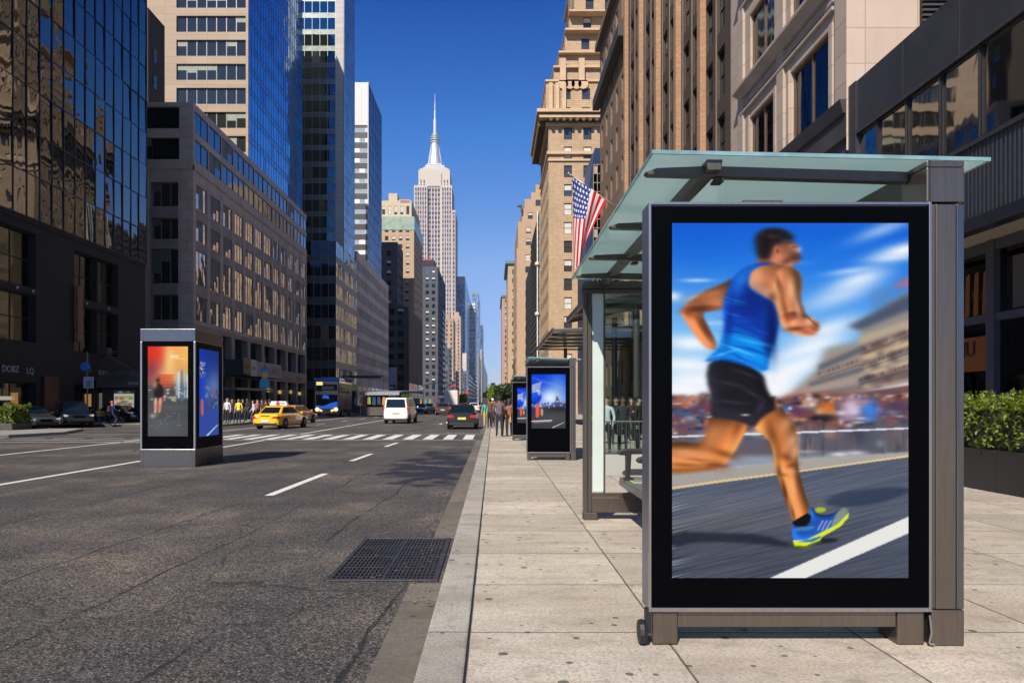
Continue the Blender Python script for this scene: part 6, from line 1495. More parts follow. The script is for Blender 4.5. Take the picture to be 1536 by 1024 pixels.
m=MB(); m.lathe([(.55,bw+.035),(.55,bw+.05)],(0,8.3,3.1),16,0,'x'); m.build('round_emblem',mk('emblem_gold',(.45,.36,.10),.5),t,local=True)
for x in (-bw+.12,bw-.12):
    for y in (2.2,8.6): wheel(t,x,y,.5,.3)
# second coach behind, and stage-like canopy
t=thing('tour_coach','grey open topped coach parked behind the blue double decker','bus',(-19.6,128,RZ),0)
m=MB(); m.box(-1.3,1.3,0,10,.5,3.1); m.build('body',mk('coach_grey',(.12,.13,.13),.3),t,bevel=.1,local=True)
m=MB(); m.box(-1.1,1.1,-.04,0,1.5,2.7); m.build('windshield',M_CARGL,t,local=True)
m=MB(); m.box(-1.4,1.4,-.2,9,3.3,3.5); m.build('rack',M_STEEL,t,local=True)
for s in (-1,1): wheel(t,s*1.15,2,.5,.28)
for s in (-1,1): m=MB(); m.box(s*.7,s*1.1,-.05,.0,.8,1.05); m.build('headlight',M_HEAD,t,local=True)

# ---------------------------------------------------------------- people
def person_mesh(pose,seed=0):
    """one skinned body; returns mesh with zones 0 skin 1 shirt 2 trousers 3 shoes 4 eyes"""
    P=dict(pel=(0,0,.95),sp=(0,.0,1.14),ch=(0,.0,1.36),nk=(0,.01,1.50),hd=(0,.03,1.60),ht=(0,.02,1.71))
    lf,rf=pose.get('legs',((.0,.0),(.0,.0)))   # (knee y, ankle y)
    la,ra=pose.get('arms',((-.02,.03,.85,0),(-.02,.03,.85,0))) # (elbow y, wrist y, wrist z, wrist x inwards)
    lean=pose.get('lean',0)
    for s,n,(ky,ay) in ((1,'l',lf),(-1,'r',rf)):
        P['hip'+n]=(.10*s,0,.90); P['kn'+n]=(.11*s,ky,.50+abs(ky)*.06); P['an'+n]=(.11*s,ay,.09+(.06 if ay<-.2 else 0)); P['to'+n]=(.125*s,ay+.17,.035)
    for s,n,(ey,wy,wz,wx) in ((1,'l',la),(-1,'r',ra)):
        P['sh'+n]=(.19*s,0,1.40); P['el'+n]=(.26*s,ey,1.14); P['wr'+n]=((.27-wx)*s,wy,wz); P['ha'+n]=((.27-wx*1.15)*s,wy+.02,wz-.07 if wz<1.05 else wz+.03)
    E=[('pel','sp','S'),('sp','ch','S'),('ch','nk','S'),('nk','hd','K'),('hd','ht','K')]
    for n in 'lr': E+=[('pel','hip'+n,'T'),('hip'+n,'kn'+n,'T'),('kn'+n,'an'+n,'T'),('an'+n,'to'+n,'B'),('ch','sh'+n,'S'),('sh'+n,'el'+n,'S'),('el'+n,'wr'+n,'A'),('wr'+n,'ha'+n,'H')]
    rad=dict(pel=.135,sp=.125,ch=.145,nk=.055,hd=.088,ht=.082)
    for n in 'lr': rad.update({'hip'+n:.095,'kn'+n:.062,'an'+n:.042,'to'+n:.038,'sh'+n:.062,'el'+n:.044,'wr'+n:.030,'ha'+n:.036})
    ks=list(P); idx={k:i for i,k in enumerate(ks)}
    me=bpy.data.meshes.new('p'); me.from_pydata([P[k] for k in ks],[(idx[a],idx[b]) for a,b,_ in E],[])
    ob=bpy.data.objects.new('p',me); COL.objects.link(ob)
    sk=ob.modifiers.new('s','SKIN'); sk.use_smooth_shade=True
    for i,k in enumerate(ks):
        r=rad[k]; v=me.skin_vertices[0].data[i]; v.radius=(r*1.0,r*(.78 if k in('pel','sp','ch') else 1)); v.use_root=(k=='pel')
    ob.modifiers.new('u','SUBSURF').levels=1
    bpy.context.view_layer.update(); ev=ob.evaluated_get(bpy.context.evaluated_depsgraph_get()); out=bpy.data.meshes.new_from_object(ev)
    bpy.data.objects.remove(ob)
    zc={'S':1,'K':0,'T':2,'B':3,'A':1 if pose.get('long') else 0,'H':0}
    segs=[(Vector(P[a]),Vector(P[b]),zc[z],rad[a]*.5+rad[b]*.5) for a,b,z in E]
    bm=bmesh.new(); bm.from_mesh(out)
    for f in bm.faces:
        c=f.calc_center_median(); best=9; zz=1
        for a,b,z,r in segs:
            ab=b-a; t=max(0,min(1,(c-a).dot(ab)/ab.dot(ab))); d=(c-(a+ab*t)).length-r
            if d<best: best=d; zz=z
        if c.z>1.49 and abs(c.x)<.1: zz=0
        if zz==1 and c.z<.97 and abs(c.x)<.17: zz=2
        if zz==2 and c.z>.98: zz=1
        if zz==2 and pose.get('shorts') and c.z<.55: zz=0
        f.material_index=zz; f.smooth=True
    # fingers, nose and eyes stay part of the one body mesh
    def addtube(p0,p1,r0,r1,mi):
        q=MB().tube(p0,p1,r0,r1,5); vs=[bm.verts.new(v) for v in q.v]
        for f in q.f:
            nf=bm.faces.new([vs[i] for i in f]); nf.material_index=mi; nf.smooth=True
    for n,s in (('l',1),('r',-1)):
        h=Vector(P['ha'+n]); w=Vector(P['wr'+n]); d=(h-w).normalized()
        for k in range(4):
            o=Vector((0,(k-1.5)*.018,0)); a=h+o+d*.015; addtube(a,a+d*(.05-.006*abs(k-1.3))+Vector((-s*.01,.006,0)),.009,.007,0)
        a=w+d*.03+Vector((0,.03,0)); addtube(a,a+d*.035+Vector((0,.03,0)),.010,.007,0)
    addtube((0,.10,1.64),(0,.135,1.615),.010,.016,0)
    for s in (-1,1): addtube((s*.033,.10,1.655),(s*.033,.117,1.655),.010,.008,4); addtube((s*.09,.02,1.60),(s*.10,.01,1.66),.014,.016,0)
    addtube((-.025,.108,1.575),(.025,.108,1.575),.006,.006,4)
    bm.to_mesh(out); bm.free(); return out
POSES=[dict(),dict(legs=((.12,.16),(-.05,-.34)),arms=((-.10,.05,.92,0),(.06,.22,.98,.02))),dict(legs=((-.03,-.28),(.14,.20)),arms=((.05,.20,.95,0),(-.12,.0,.90,0)),long=True),
       dict(long=True,arms=((.02,.22,1.15,.10),(.0,.10,.92,.02))),dict(arms=((.05,.24,1.25,.12),(-.02,.04,.86,0)),shorts=True),dict(long=True)]
PM=[person_mesh(p) for p in POSES]
def hair_mesh(long=False):
    m=MB(); m.lathe([(.02,1.765),(.06,1.755),(.092,1.725),(.103,1.68),(.102,1.64),(.096,1.62 if not long else 1.50),(.088,1.615 if not long else 1.44)],(0,-.0,0),14)
    v=[]
    for x,y,z in m.v:
        if y>.03 and z<1.70: y=.03+(y-.03)*.25
        v.append((x,y*1.08-.005,z))
    m.v=v; return m
HM=[hair_mesh(),hair_mesh(True)]
_pc=0
def cl(c): return mk('cloth_%02d%02d%02d'%tuple(int(min(.99,k)*99) for k in c),c,.85,0,.15,6)
HAIRM=[mk('hair_black',(.012,.010,.010),.6),mk('hair_brown',(.06,.03,.018),.6),mk('hair_fair',(.30,.19,.08),.6)]
def person(label,px,y,shirt,trous,pose=0,rot=0,hair=0,long=False,skin=0,h=1.75,z=0,group='people on the pavements',bag=None,x=None,hat=None):
    t=thing('person',label,'person',(XP(px,y) if x is None else x,y,z),rot,group)
    me=PM[pose].copy()
    for mt in ((M_SKIN,M_SKIN2,M_SKIN3)[skin],cl(shirt),cl(trous),M_RUB,M_BLKM): me.materials.append(mt)
    o=bpy.data.objects.new('body',me); COL.objects.link(o); o.parent=t
    hm=HM[1 if long else 0].build('hair' if hat is None else 'hat',HAIRM[hair] if hat is None else cl(hat),t,smooth=True,local=True)
    if bag:
        m=MB(); kind,c=bag
        if kind=='back': m.taper(-.15,.15,-.30,-.13,1.0,-.13,.13,-.26,-.12,1.42); 
        else: m.taper(.20,.30,-.22,.12,.68,.22,.28,-.16,.06,.98); m.tube((.25,-.14,.97),(.08,0,1.46),.012,.012,5); m.tube((.25,.04,.97),(.08,0,1.46),.012,.012,5)
        m.build('backpack' if kind=='back' else 'shoulder_bag',cl(c),t,bevel=.03,local=True)
    s=h/1.75; t.scale=(s,s,s); return t
K=(.02,.02,.024); W_=(.6,.6,.6)
person('man in a bright yellow shirt and black trousers standing at the far left kerb',358,51.5,(.72,.60,.08),K,0,R(170),0,skin=0,h=1.8,z=RZ+.15)
person('man in white shirt with dark waistcoat next to the kiosk',341,52.5,(.55,.55,.6),K,5,R(160),1,skin=2,h=1.85,bag=('side',(.12,.03,.02)))
person('person in dark jacket left of the yellow shirt',348.5,54,(.06,.025,.02),K,2,R(200),0,h=1.8)
person('person in black behind the yellow shirt',371,56,K,K,1,R(150),0,skin=1,h=1.85)
person('woman in pale lilac top near the taxi',380,55,(.55,.50,.55),(.05,.07,.12),2,R(110),1,True,2,h=1.7)
person('man in rose shirt between lilac top and taxi',386,58.5,(.45,.16,.14),K,3,R(230),1,skin=2)
person('person with dark coat just left of the taxi roof',393,60,(.05,.04,.05),K,0,R(180),0,True)
person('person in black jacket before the shop doorway',364,60,K,K,2,R(240),0,h=1.8)
person('tall man in black by the shop pillar',375,66,(.03,.03,.035),K,0,R(180),0,skin=1,h=1.85)
person('person in pale blue shirt behind the taxi roof sign',410,72,(.35,.38,.55),K,0,R(170),1)
person('person in grey beside the newsstand poster',204,60,(.05,.05,.055),K,5,R(180),0,h=1.85,bag=('side',(.25,.3,.45)))
lf=[(336.5,57,(.10,.10,.12),3,'charcoal coat half behind the kiosk edge'),(345,63,(.30,.05,.04),5,'red top farther back from the yellow shirt'),(352,70,(.45,.45,.5),2,'pale shirt walking behind the yellow shirt man'),(361,72,(.05,.06,.10),1,'navy coat deep under the shop canopy'),(383,67,(.20,.16,.12),5,'brown coat behind the lilac top'),(389,75,(.02,.02,.03),0,'black coat by the bus stop post'),(399,64,(.35,.10,.10),3,'wine red jacket right of the bus stop post'),(404,68,(.08,.08,.09),5,'grey hoodie over the taxi boot'),(421,80,(.5,.48,.45),1,'cream coat far behind the taxi'),(431,84,(.05,.05,.06),2,'black suit beyond the taxi'),(439,88,(.28,.16,.08),5,'tan coat near the left shop corner'),(447,92,(.06,.10,.16),0,'dark blue coat near the end of the grey block'),(456,96,(.4,.08,.06),1,'red coat left of the tour bus')]
for k,(px,y,c,po,n_) in enumerate(lf):
    person('person in '+n_+' on the left pavement',px,y,c,K if k%2 else (.04,.05,.09),po,R((k*71)%360),k%3,k%3==1,k%3,h=1.66+.05*(k%4),bag=('back',(.05,.05,.06)) if k%4==2 else None)
# right pavement
person('man in patterned plum shirt and dark trousers seen from behind on the pavement',749.0,33.4,(.13,.09,.11),(.012,.02,.035),3,R(5),0,skin=1,h=1.84)
person('woman with tan jacket at her waist beside the plum shirt man',757.5,33.8,(.34,.15,.05),(.03,.022,.02),5,R(0),0,True,skin=0,h=1.66,bag=('side',(.50,.24,.07)))
person('person in rose striped top next to the third shelter',763.5,34.6,(.24,.10,.12),(.03,.04,.06),0,R(-8),1,True,2,h=1.72)
person('woman in teal top and yellow skirt walking away near the kerb',729,46,(.04,.42,.36),(.55,.40,.05),4,R(0),1,True,2,h=1.7)
person('man in brown jacket walking away beyond the teal top',735,44,(.11,.05,.03),K,2,R(0),0,skin=1,h=1.78)
person('person in dark jacket with white cap farther up the pavement',738.5,47,(.10,.06,.05),(.04,.02,.02),1,R(0),0,h=1.8,hat=(.75,.75,.75))
pg=[(742,52,(.35,.30,.22),K),(746,60,(.5,.42,.30),(.1,.07,.05)),(733,66,(.25,.05,.05),K),(738,72,(.05,.05,.08),K),(752,58,(.42,.34,.12),K),(744,80,(.5,.5,.52),K),(731,84,(.12,.10,.14),K),(736,95,(.3,.12,.1),K),(741,104,(.1,.16,.25),K),(748,92,(.3,.25,.2),K),(732,112,(.4,.35,.3),K),(737,125,(.06,.05,.05),K),(743,135,(.35,.12,.10),K),(734,150,(.2,.2,.25),K),(739,165,(.5,.45,.4),K),(745,155,(.05,.05,.06),K),(727,140,(.1,.05,.05),K),(729,170,(.4,.1,.1),K)]
nm=['sand coloured coat','cream jacket','dark red top','navy jacket','mustard shirt','white shirt','violet grey coat','brick red jumper','blue shirt','khaki jacket','oatmeal jumper','black hoodie','rust red top','slate shirt','ivory shirt','charcoal coat','maroon coat','scarlet top']
for k,((px,y,c,tr),n_) in enumerate(zip(pg,nm)):
    person('distant walker in a '+n_+' on the right pavement',px,y,c,tr,(1,2,5,0)[k%4],R((k*53)%40-20+(180 if k%3==0 else 0)),k%3,k%2==0,k%3,h=1.66+.04*(k%4))
# people behind the shelter glass
for k,(px,y,c,n_,hr) in enumerate([(909,21.5,(.55,.57,.6),'white shirt seen through the shelter glass',1),(924,27.5,K,'black top and auburn hair seen through the shelter glass',1),(934,22.5,(.03,.035,.04),'dark suit, second from the right behind the shelter glass',0),(946,30,(.10,.03,.03),'deep red jumper behind the shelter glass',1),(957,23.5,K,'black leather jacket, rightmost behind the shelter glass',0),(902,28,(.04,.06,.05),'dark green coat at the left edge of the shelter glass',0)]):
    person('person in '+n_,px,y,c,K,(3,5,0)[k%3],R(150+k*23),hr,k%2==1,(2,0,1)[k%3])
# crowd barrier behind the shelter glass
t=thing('crowd_barrier','grey steel crowd barrier seen through the shelter glass before the standing people','barrier',(4.2,20.2,0))
for k in range(2):
    a=2.7+k*2.05
    m=MB(); m.path([(a,20.2,.08),(a,20.2,1.05),(a+1.95,20.2,1.05),(a+1.95,20.2,.08)],.022,6); m.path([(a,20.2,.25),(a+1.95,20.2,.25)],.018,6); m.path([(a+.1,19.95,.02),(a+.1,20.45,.02)],.02,6); m.path([(a+1.85,19.95,.02),(a+1.85,20.45,.02)],.02,6); f=m.build('frame',mk('barrier_steel',(.28,.29,.29),.35,.7),t)
    m=MB()
    for q in range(15): m.tube((a+.12*(q+1),20.2,.25),(a+.12*(q+1),20.2,1.04),.008,.008,4)
    m.build('bars',_mc['barrier_steel'],f)
# ---------------------------------------------------------------- cyclist
bx,by=XP(168,50.5),50.5
t=thing('bicycle','dark bicycle ridden by the person in the blue jacket','bicycle',(bx,by,RZ),R(-35))
for y in (-.52,.52):
    m=MB(); 
    pts=[(0,y+.34*math.cos(a),.35+.34*math.sin(a)) for a in [k*2*math.pi/20 for k in range(21)]]; m.path(pts,.022,6); w=m.build('tyre',M_TYRE,t,local=True)
    m=MB()
    for k in range(10): a=k*.628; m.tube((0,y,.35),(0,y+.33*math.cos(a),.35+.33*math.sin(a)),.004,.004,4)
    m.build('spoke',M_RIM,w,local=True)
m=MB(); m.path([(0,-.52,.35),(0,-.08,.32),(0,.40,.80),(0,-.20,.84),(0,-.08,.32)],.018,6); m.path([(0,-.52,.35),(0,-.20,.84)],.014,6); m.path([(0,.52,.35),(0,.40,.80),(0,.38,.98)],.018,6); m.build('frame',BLKP,t,local=True)
m=MB(); m.path([(-.26,.34,1.02),(-.1,.40,1.0),(.1,.40,1.0),(.26,.34,1.02)],.015,6); m.build('handlebar',M_DKMET,t,local=True)
m=MB(); m.taper(-.09,.09,-.36,-.06,.86,-.04,.04,-.32,-.0,.93); m.build('saddle',M_BLKM,t,bevel=.02,local=True)
m=MB(); m.box(-.22,.22,-.95,-.55,.72,1.0); m.build('rear_box',M_BLKM,t,bevel=.02,local=True)
SIT=dict(legs=((.30,.10),(.26,-.10)),arms=((.12,.36,1.06,.02),(.12,.36,1.06,.02)),long=True)
pm=person_mesh(SIT); PM.append(pm)
person('person in dark blue jacket and orange cap riding the bicycle',168,50.5,(.02,.05,.14),(.03,.05,.11),len(PM)-1,R(-35),1,skin=2,h=1.72,z=RZ+.06,x=bx,hat=(.55,.14,.03),bag=('back',(.05,.012,.012)))
# ---------------------------------------------------------------- newsstand and things by the left kerb
t=thing('newsstand','bronze newsstand hut with lit food poster left of the kiosk','newsstand',(XP(192,60),60,0))
bx=XP(192,60)
M_NST=mk('newsstand_bronze',(.10,.085,.07),.5,.3,.2,1)
m=MB(); m.box(bx-1.9,bx+3,59.6,62.2,0,2.7); m.build('cabin',mk('newsstand_dark',(.05,.045,.04),.6),t)
m=MB(); m.box(bx-2.0,bx+3.2,58.9,62.4,2.72,3.55); m.prism([(bx-2.0,3.56),(bx+3.2,3.56),(bx+2.0,4.0),(bx+.3,4.15),(bx-1.0,3.95)],58.95,62.3,'y'); m.box(bx-2.08,bx+3.28,58.8,62.5,3.3,3.42); m.build('roof',M_NST,t,bevel=.03)
text3d('letters','KIOSK',.32,(bx+1.0,58.86,2.95),0,M_LET,t)
m=MB(); m.box(bx-.65,bx+1.05,58.95,59.1,.05,2.55); ps=m.build('poster_frame',M_STEEL,t,bevel=.02)
C=Canvas(60,90,60,90); C.c[:]=np.array([226,222,206])/255.
g=np.random.default_rng(31)
C.poly([(0,0),(60,0),(60,12),(0,12)],(40,44,56),1,1,1,0); C.blob(20,7,8,3,(230,230,230),.8); C.blob(42,7,6,2,(220,200,160),.8); C.poly([(2,20),(58,20),(58,30),(2,30)],(190,190,60),1,1,.8,0)
for i in range(16): C.blob(g.uniform(5,55),g.uniform(28,60),g.uniform(3,8),g.uniform(2,5),[(200,90,60),(90,140,60),(220,170,110),(190,60,40),(240,236,226)][g.integers(5)],.8)
C.poly([(0,62),(60,62),(60,90),(0,90)],(120,200,226),1,3,.9,0); C.blob(20,74,20,5,(240,246,250),.7); C.blob(45,84,16,4,(240,220,240),.6)
M_PRINT=NT('printed_poster'); a=M_PRINT.n('ShaderNodeAttribute',attribute_name='picture'); M_PRINT.prin(a.outputs['Color'],.3,emit=a.outputs['Color'],estr=.35); M_PRINT=M_PRINT.done()
C.panel('poster',(bx-.6,58.945,.5),(1.6,0,0),(0,0,2.0),M_PRINT,t)
m=MB(); m.box(bx-.6,bx+1.0,58.93,58.96,.08,.48); m.build('stand_panel',mk('stand_tan',(.25,.2,.14),.6),t)
m=MB(); m.path([(bx+.6,60.4,4.0),(bx-1.9,60.2,5.4),(bx+.8,60.2,5.75),(bx+3.2,60.2,5.65),(bx+.6,60.4,4.0)],.06,6); m.path([(bx+3.2,60.2,5.65),(bx+.9,60.4,4.0)],.05,6); m.path([(bx-1.9,60.2,5.4),(bx-1.2,60.2,5.7),(bx+.8,60.2,5.75)],.07,6); m.lathe([(.1,-.5),(.42,-.3),(.42,.3),(.1,.5)],(bx-1.9,60.2,5.6),10,0,'x'); m.build('roof_sculpture',mk('sculpture_bronze',(.14,.11,.08),.4,.5),t)
# street name pole with round blue sign and notice board
def signpole(lab,px,y,h,parts,name='sign_post'):
    x=XP(px,y); t=thing(name,lab,'sign post',(x,y,0)); m=MB(); m.tube((x,y,0),(x,y,h),.06,.05,8); m.build('pole',mk('pole_grey',(.16,.16,.16),.5,.5),t)
    for nm_,f,mt in parts: m=MB(); f(m,x,y); m.build(nm_,mt,t)
    return t
BS=mk('sign_blue',(.02,.16,.50),.35); WS=mk('sign_pale',(.42,.42,.46),.4); CY=mk('sign_cyan',(.03,.30,.48),.4); YS=mk('sign_yellow',(.5,.32,.03),.4)
signpole('post with round blue sign and pale timetable board before the dark glass block',131,53,5.2,[('round_sign',lambda m,x,y: m.lathe([(.28,-.1),(.34,-.06),(.34,.0)],(x-.1,y-.08,ZP(550,53)),14,0,'y'),BS),('notice_board',lambda m,x,y: m.box(x-.22,x+.5,y-.12,y-.06,ZP(582,53),ZP(565,53)),WS),('notice_print',lambda m,x,y: [m.box(x+.0,x+.34,y-.14,y-.122,ZP(580,53)+.12*k,ZP(580,53)+.12*k+.06) for k in range(4)],mk('ink_blue',(.05,.07,.2),.5)),('bracket',lambda m,x,y: m.box(x-.2,x+.25,y-.05,y+.05,ZP(558,53),ZP(554,53)),M_DKMET)])
signpole('post with cyan bus stop sign and yellow panel left of the taxi roof',397.5,70,6.0,[('cyan_sign',lambda m,x,y: m.lathe([(.45,-.08),(.5,0)],(x,y-.08,ZP(574,70)),14,0,'y'),CY),('sign_bar',lambda m,x,y: m.box(x-.5,x+.5,y-.12,y-.06,ZP(582,70),ZP(578,70)),CY),('yellow_panel',lambda m,x,y: m.box(x-.25,x+.25,y-.12,y-.06,ZP(568,70),ZP(557,70)),YS),('lamp_box',lambda m,x,y: m.box(x-.4,x+.4,y-.15,y+.1,ZP(557,70),ZP(552,70)),BS)])
# traffic signals far along
def signalmast(lab,pxb,y,top,pts,heads,name='traffic_light'):
    x=XP(pxb,y); t=thing(name,lab,'traffic light',(x,y,0)); m=MB(); m.tube((x,y,0),(x,y,ZP(top,y)),.16,.12,8); m.build('pole',mk('mast_khaki',(.30,.29,.22),.5,.3),t)
    m=MB(); m.path([(XP(a,y),y,ZP(b,y)) for a,b in pts],.10,6); m.build('mast_arm',_mc['mast_khaki'],t)
    for a,b,w,h,mt in heads:
        m=MB(); X0=XP(a,y); Z0=ZP(b,y); m.box(X0-w/2,X0+w/2,y-.5,y-.15,Z0-h/2,Z0+h/2); m.build('signal_head',mt,t,bevel=.04)
    return t
GRY=mk('signal_grey',(.25,.36,.5),.5); REDL=emi('signal_red',(.9,.05,.06),.9)
signalmast('long curved signal mast reaching over the avenue above the white van',627,185,559,[(629,582),(636,578),(649,574.5),(662,573),(670,573),(673,577)],[(651,579.5,.6,1.6,GRY),(632,588,1.0,1.2,mk('round_pale_sign',(.40,.44,.52),.5))])
signalmast('second signal mast farther on with red light',661,215,590,[(662,588),(666,583),(674,577),(682,579)],[(680,578.5,1.6,.35,REDL),(659,595,.9,2.2,mk('signal_board_blue',(.10,.30,.55),.5)),(681,595,.7,.9,REDL)])
signalmast('third thin signal mast toward the vanishing point',702,260,586,[(701,587),(692,585),(685,584)],[(700,588.5,.9,.9,REDL),(686,584,.7,.4,GRY)])
# vendor carts and stalls past the bus
def stall(lab,px,y,w,cloth,goods,h=2.7):
    x=XP(px,y); t=thing('street_stall',lab,'stall',(x,y,0)); m=MB(); m.prism([(y-1.6,h-.35),(y-1.5,h),(y+1.6,h+.15),(y+1.6,h+.05),(y-1.5,h-.1)],x-w/2,x+w/2,'x'); m.build('canopy',cloth,t)
    for a in (x-w/2+.1,x+w/2-.1):
        for b_ in (y-1.4,y+1.4): m=MB(); m.tube((a,b_,0),(a,b_,h),.035,.035,6); m.build('frame_pole',M_STEEL,t)
    m=MB(); m.box(x-w/2+.2,x+w/2-.2,y-1.1,y+1.2,0,.95); m.build('counter',mk('stall_counter',(.08,.07,.06),.7),t)
    g=random.Random(int(px)); 
    for k in range(7):
        a=x-w/2+.3+k*(w-.6)/7; m=MB(); m.taper(a,a+.42,y-1.35,y-1.28,1.2+.1*(k%2),a+.08,a+.36,y-1.34,y-1.3,2.2); m.build('hanging_garment',goods[g.randrange(len(goods))],t)
    return t
GD=[mk('g_teal',(.03,.28,.30),.8),mk('g_red',(.30,.03,.05),.8),mk('g_navy',(.02,.04,.12),.8),mk('g_lime',(.22,.30,.06),.8),mk('g_orange',(.5,.2,.05),.8),mk('g_white',(.45,.45,.45),.8),mk('g_plum',(.12,.03,.10),.8)]
stall('souvenir stall with white canopy and hanging shirts just left of the white van',572,86,4.6,mk('canopy_white',(.20,.215,.235),.7),GD)
stall('souvenir stall with dark canopy and teal scarves beyond the white van',641,150,7,mk('canopy_black',(.04,.04,.05),.7),GD)
stall('street stall with grey canopy behind the white van roof',605,130,7,mk('canopy_grey2',(.25,.27,.28),.7),GD,3.4)
stall('vendor stall with black awning right behind the tour bus',545,104,5.5,mk('canopy_black',(.04,.04,.05),.7),GD,5.2)
t=thing('construction_panel','pale blue hoarding board standing above the pavement past the concrete block','hoarding',(XP(590,190),190,0)); m=MB(); m.box(XP(583,190),XP(595,190),189.6,190,ZP(577,190),ZP(551,190)); m.build('board',mk('hoarding_blue',(.28,.33,.42),.6),t); m=MB()
for px in (584,594): m.tube((XP(px,190),190.1,0),(XP(px,190),190.1,ZP(577,190)+1),.12,.12,6)
m.build('leg',M_STEEL,t)
# bushes and bins by the left kerb
for k,(px,y,s,lab) in enumerate([(556,100,1.2,'round green shrub in a tub near the stall with garments'),(563,97,.9,'smaller shrub in a tub beside the souvenir stall'),(610,150,1.5,'leafy street shrub behind the white van')]):
    x=XP(px,y); t=thing('shrub',lab,'shrub',(x,y,0)); m=MB(); m.lathe([(.35*s,0),(.45*s,.5*s),(.4*s,.52*s)],(x,y,0),10); m.build('tub',M_PLANT,t); leafbox('leaves',x-.7*s,x+.7*s,y-.6*s,y+.6*s,.5*s,2.0*s,900,.10*s,LEAF,t,40+k,.5)
# ---------------------------------------------------------------- trees
def tree(lab,x,y,h,r,n,mat,seed,size=.5):
    g=np.random.default_rng(seed); t=thing('street_tree',lab,'tree',(x,y,0),0,None)
    m=MB(); m.tube((x,y,0),(x,y,h*.45),h*.022,h*.016,7)
    for k in range(7):
        a=k*.9; m.tube((x,y,h*(.3+.03*k)),(x+r*.6*math.cos(a),y+r*.6*math.sin(a),h*(.55+.05*k)),h*.010,h*.004,5)
    m.build('trunk',mk('bark',(.07,.055,.04),.9,0,.3,2),t)
    m=MB(); cl_=[]
    for k in range(16):
        a=g.uniform(0,6.28); rr=r*g.uniform(.1,.75); cl_.append((x+rr*math.cos(a),y+rr*math.sin(a),h*g.uniform(.48,.9),r*g.uniform(.25,.48)))
    for i in range(n):
        c=cl_[g.integers(len(cl_))]; d=g.normal(size=3); d/=np.linalg.norm(d); q=Vector(c[:3])+Vector(d)*c[3]*g.uniform(.5,1.05)
        a=Vector(g.normal(size=3)).normalized(); t1=a.orthogonal().normalized(); t2=a.cross(t1); s=size*g.uniform(.5,1.3)
        m.poly([q-t1*s,q-t2*s*.6,q+t1*s,q+t2*s*.6])
    m.build('crown',mat,t); return t
LF2=leafmat('tree_leaf',(.19,.27,.04)); LF3=leafmat('tree_leaf_dark',(.035,.06,.018))
for k,(px,y,h,r,mt,lab) in enumerate([(742,330,7.0,5,LF2,'bright green tree, leftmost at the end of the right pavement'),(749,300,7.2,5,LF2,'bright green tree, second at the end of the right pavement'),(756,270,7.2,5,LF2,'bright green tree, third at the end of the right pavement'),(763,180,5.6,2.6,LF2,'young green tree behind the row of shelters'),(736,420,7,5,LF2,'small pale tree straight at the end of the avenue'),(694,200,3.4,1.6,LF2,'small green tree far left of the black hatchback'),(757,70,3.4,1.0,LF3,'small dark clipped tree above the crowd on the right pavement'),(766,78,3.9,1.4,LF3,'dark tree beside the third shelter')]):
    tree(lab,XP(px,y),y,h,r,2200,mt,60+k,.42 if y>100 else .16)
# far hills and skyline haze blocks
m=MB()
g=random.Random(5)
for k in range(9):
    px=733+k*3.2; y=2300+k*20; t=bldg('dim bluish block number far at the end of the avenue, %s'%(['farthest left','tall thin','squat','twin','stepped','narrow','low wide','grey','farthest right'][k]),XP(px,y),y,'distant_tower')
    q=MB(); q.box(XP(px,y),XP(px+3.6,y),y,y+60,0,ZP(g.choice([586,580,574,578,582]) ,y)); q.build('wall',mk('skyline_blue',(.15,.16,.22),.9),t)
# ---------------------------------------------------------------- light, sky, camera
sd=Vector((-.36,-.93,0)).normalized(); el=R(41)
sunv=Vector((sd.x*math.cos(el),sd.y*math.cos(el),math.sin(el)))
L=bpy.data.lights.new('sun','SUN'); L.energy=5.0; L.angle=R(.5); L.color=(1.0,.90,.77)
lo=bpy.data.objects.new('sun',L); COL.objects.link(lo); lo.rotation_euler=sunv.to_track_quat('Z','Y').to_euler()
w=bpy.data.worlds.new('World'); SC.world=w; w.use_nodes=True; nt=w.node_tree; nt.nodes.clear()
sk=nt.nodes.new('ShaderNodeTexSky'); sk.sky_type='NISHITA'; sk.sun_disc=False; sk.sun_elevation=el; sk.sun_rotation=math.atan2(sd.x,sd.y)
sk.air_density=1.0; sk.dust_density=.2; sk.ozone_density=4.0; sk.altitude=300
hs=nt.nodes.new('ShaderNodeHueSaturation'); hs.inputs['Saturation'].default_value=1.12
bg=nt.nodes.new('ShaderNodeBackground'); bg.inputs[1].default_value=.094; wo=nt.nodes.new('ShaderNodeOutputWorld')
nt.links.new(sk.outputs[0],hs.inputs['Color']); tn=nt.nodes.new('ShaderNodeMix'); tn.data_type='RGBA'; tn.blend_type='MULTIPLY'; tn.inputs[0].default_value=1; 
tc=nt.nodes.new('ShaderNodeTexCoord'); sx_=nt.nodes.new('ShaderNodeSeparateXYZ'); nt.links.new(tc.outputs['Generated'],sx_.inputs[0])
rp=nt.nodes.new('ShaderNodeValToRGB'); nt.links.new(sx_.outputs[2],rp.inputs[0])
stops=[(0.0,(.60,.62,.90)),(.056,(.62,.64,.92)),(.18,(.96,.88,1.02)),(.34,(.37,.78,1.20)),(.48,(.02,.44,1.03)),(.60,(.30,.50,.80)),(.78,(.85,.80,.78)),(1.0,(.95,.85,.78))]
while len(rp.color_ramp.elements)>1: rp.color_ramp.elements.remove(rp.color_ramp.elements[-1])
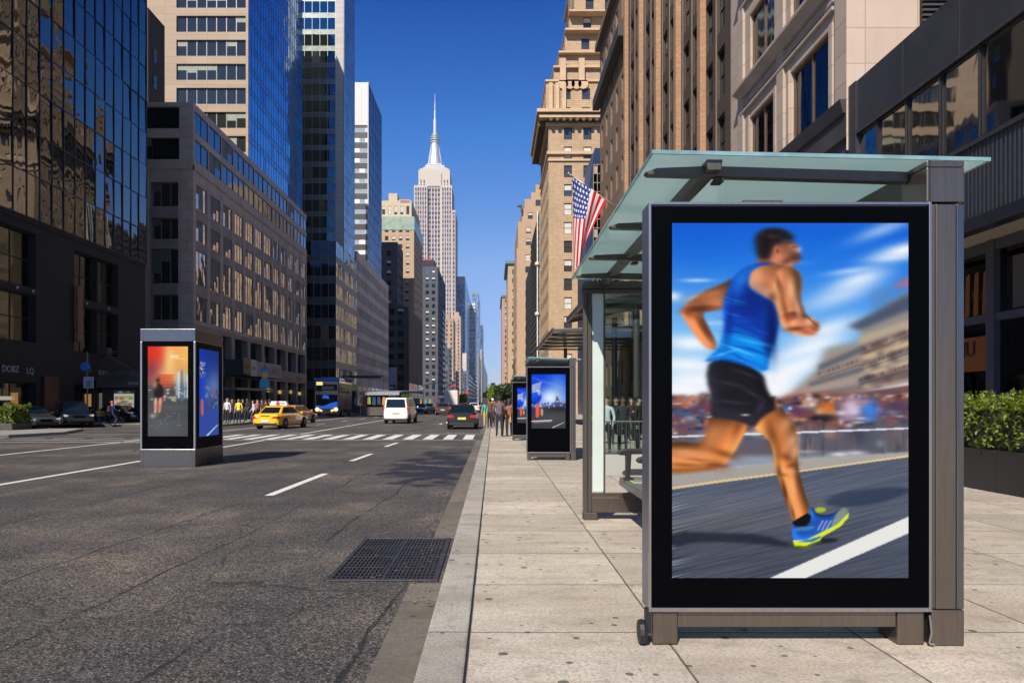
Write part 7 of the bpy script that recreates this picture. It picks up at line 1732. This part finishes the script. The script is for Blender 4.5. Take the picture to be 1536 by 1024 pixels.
for i_,(p_,c_) in enumerate(stops):
    e_=rp.color_ramp.elements[0] if i_==0 else rp.color_ramp.elements.new(p_); e_.position=p_; e_.color=(*c_,1)
nt.links.new(rp.outputs[0],tn.inputs[7]); nt.links.new(hs.outputs[0],tn.inputs[6]); nt.links.new(tn.outputs[2],bg.inputs[0]); nt.links.new(bg.outputs[0],wo.inputs[0])
m=MB(); m.box(-1600,1600,-320,3600,-2.3,470)
t_=bpy.data.materials.new('air'); t_.use_nodes=True; t_.node_tree.nodes.clear(); vo_=t_.node_tree.nodes.new('ShaderNodeVolumePrincipled'); vo_.inputs['Density'].default_value=.00005; vo_.inputs['Color'].default_value=(.80,.88,1,1); vo_.inputs['Anisotropy'].default_value=.1
ou_=t_.node_tree.nodes.new('ShaderNodeOutputMaterial'); t_.node_tree.links.new(vo_.outputs[0],ou_.inputs['Volume'])
hz=m.build('haze',t_); hz['kind']='stuff'
cam=bpy.data.cameras.new('camera'); co=bpy.data.objects.new('camera',cam); COL.objects.link(co)
co.location=(0,0,EYE); co.rotation_euler=(R(90),0,0); cam.sensor_width=36; cam.lens=36*F/1536
cam.shift_x=(768-VX)/1536; cam.shift_y=(VY-512)/1536; cam.clip_end=8000; cam.clip_start=.05; SC.camera=co
SC.view_settings.view_transform='Standard'; SC.view_settings.look='None'; SC.view_settings.exposure=EXPO; SC.view_settings.gamma=1
SC.cycles.max_bounces=8; SC.cycles.transparent_max_bounces=12
# ---------------------------------------------------------------- repeats share a group phrase
GR={'saloon_car':'cars in the avenue traffic','taxi_cab':'yellow taxis in the traffic','minivan':'vans in the avenue','street_tree':'trees along the right pavement','street_stall':'vendor stalls by the left kerb','sign_post':'sign posts on the left pavement','traffic_light':'signal masts far up the avenue','hedge_planter':'planters with clipped hedges','glass_canopy':'canopies over the right pavement','shrub':'shrubs in tubs by the left kerb','distant_tower':'distant towers closing the avenue','glass_tower':'glass towers of the left row','masonry_tower':'masonry towers of the left row','stepped_tower':'stepped brick towers of the right row'}
for o in list(bpy.data.objects):
    b_=o.name.split('.')[0]
    if o.parent is None and b_ in GR and 'group' not in o: o['group']=GR[b_]
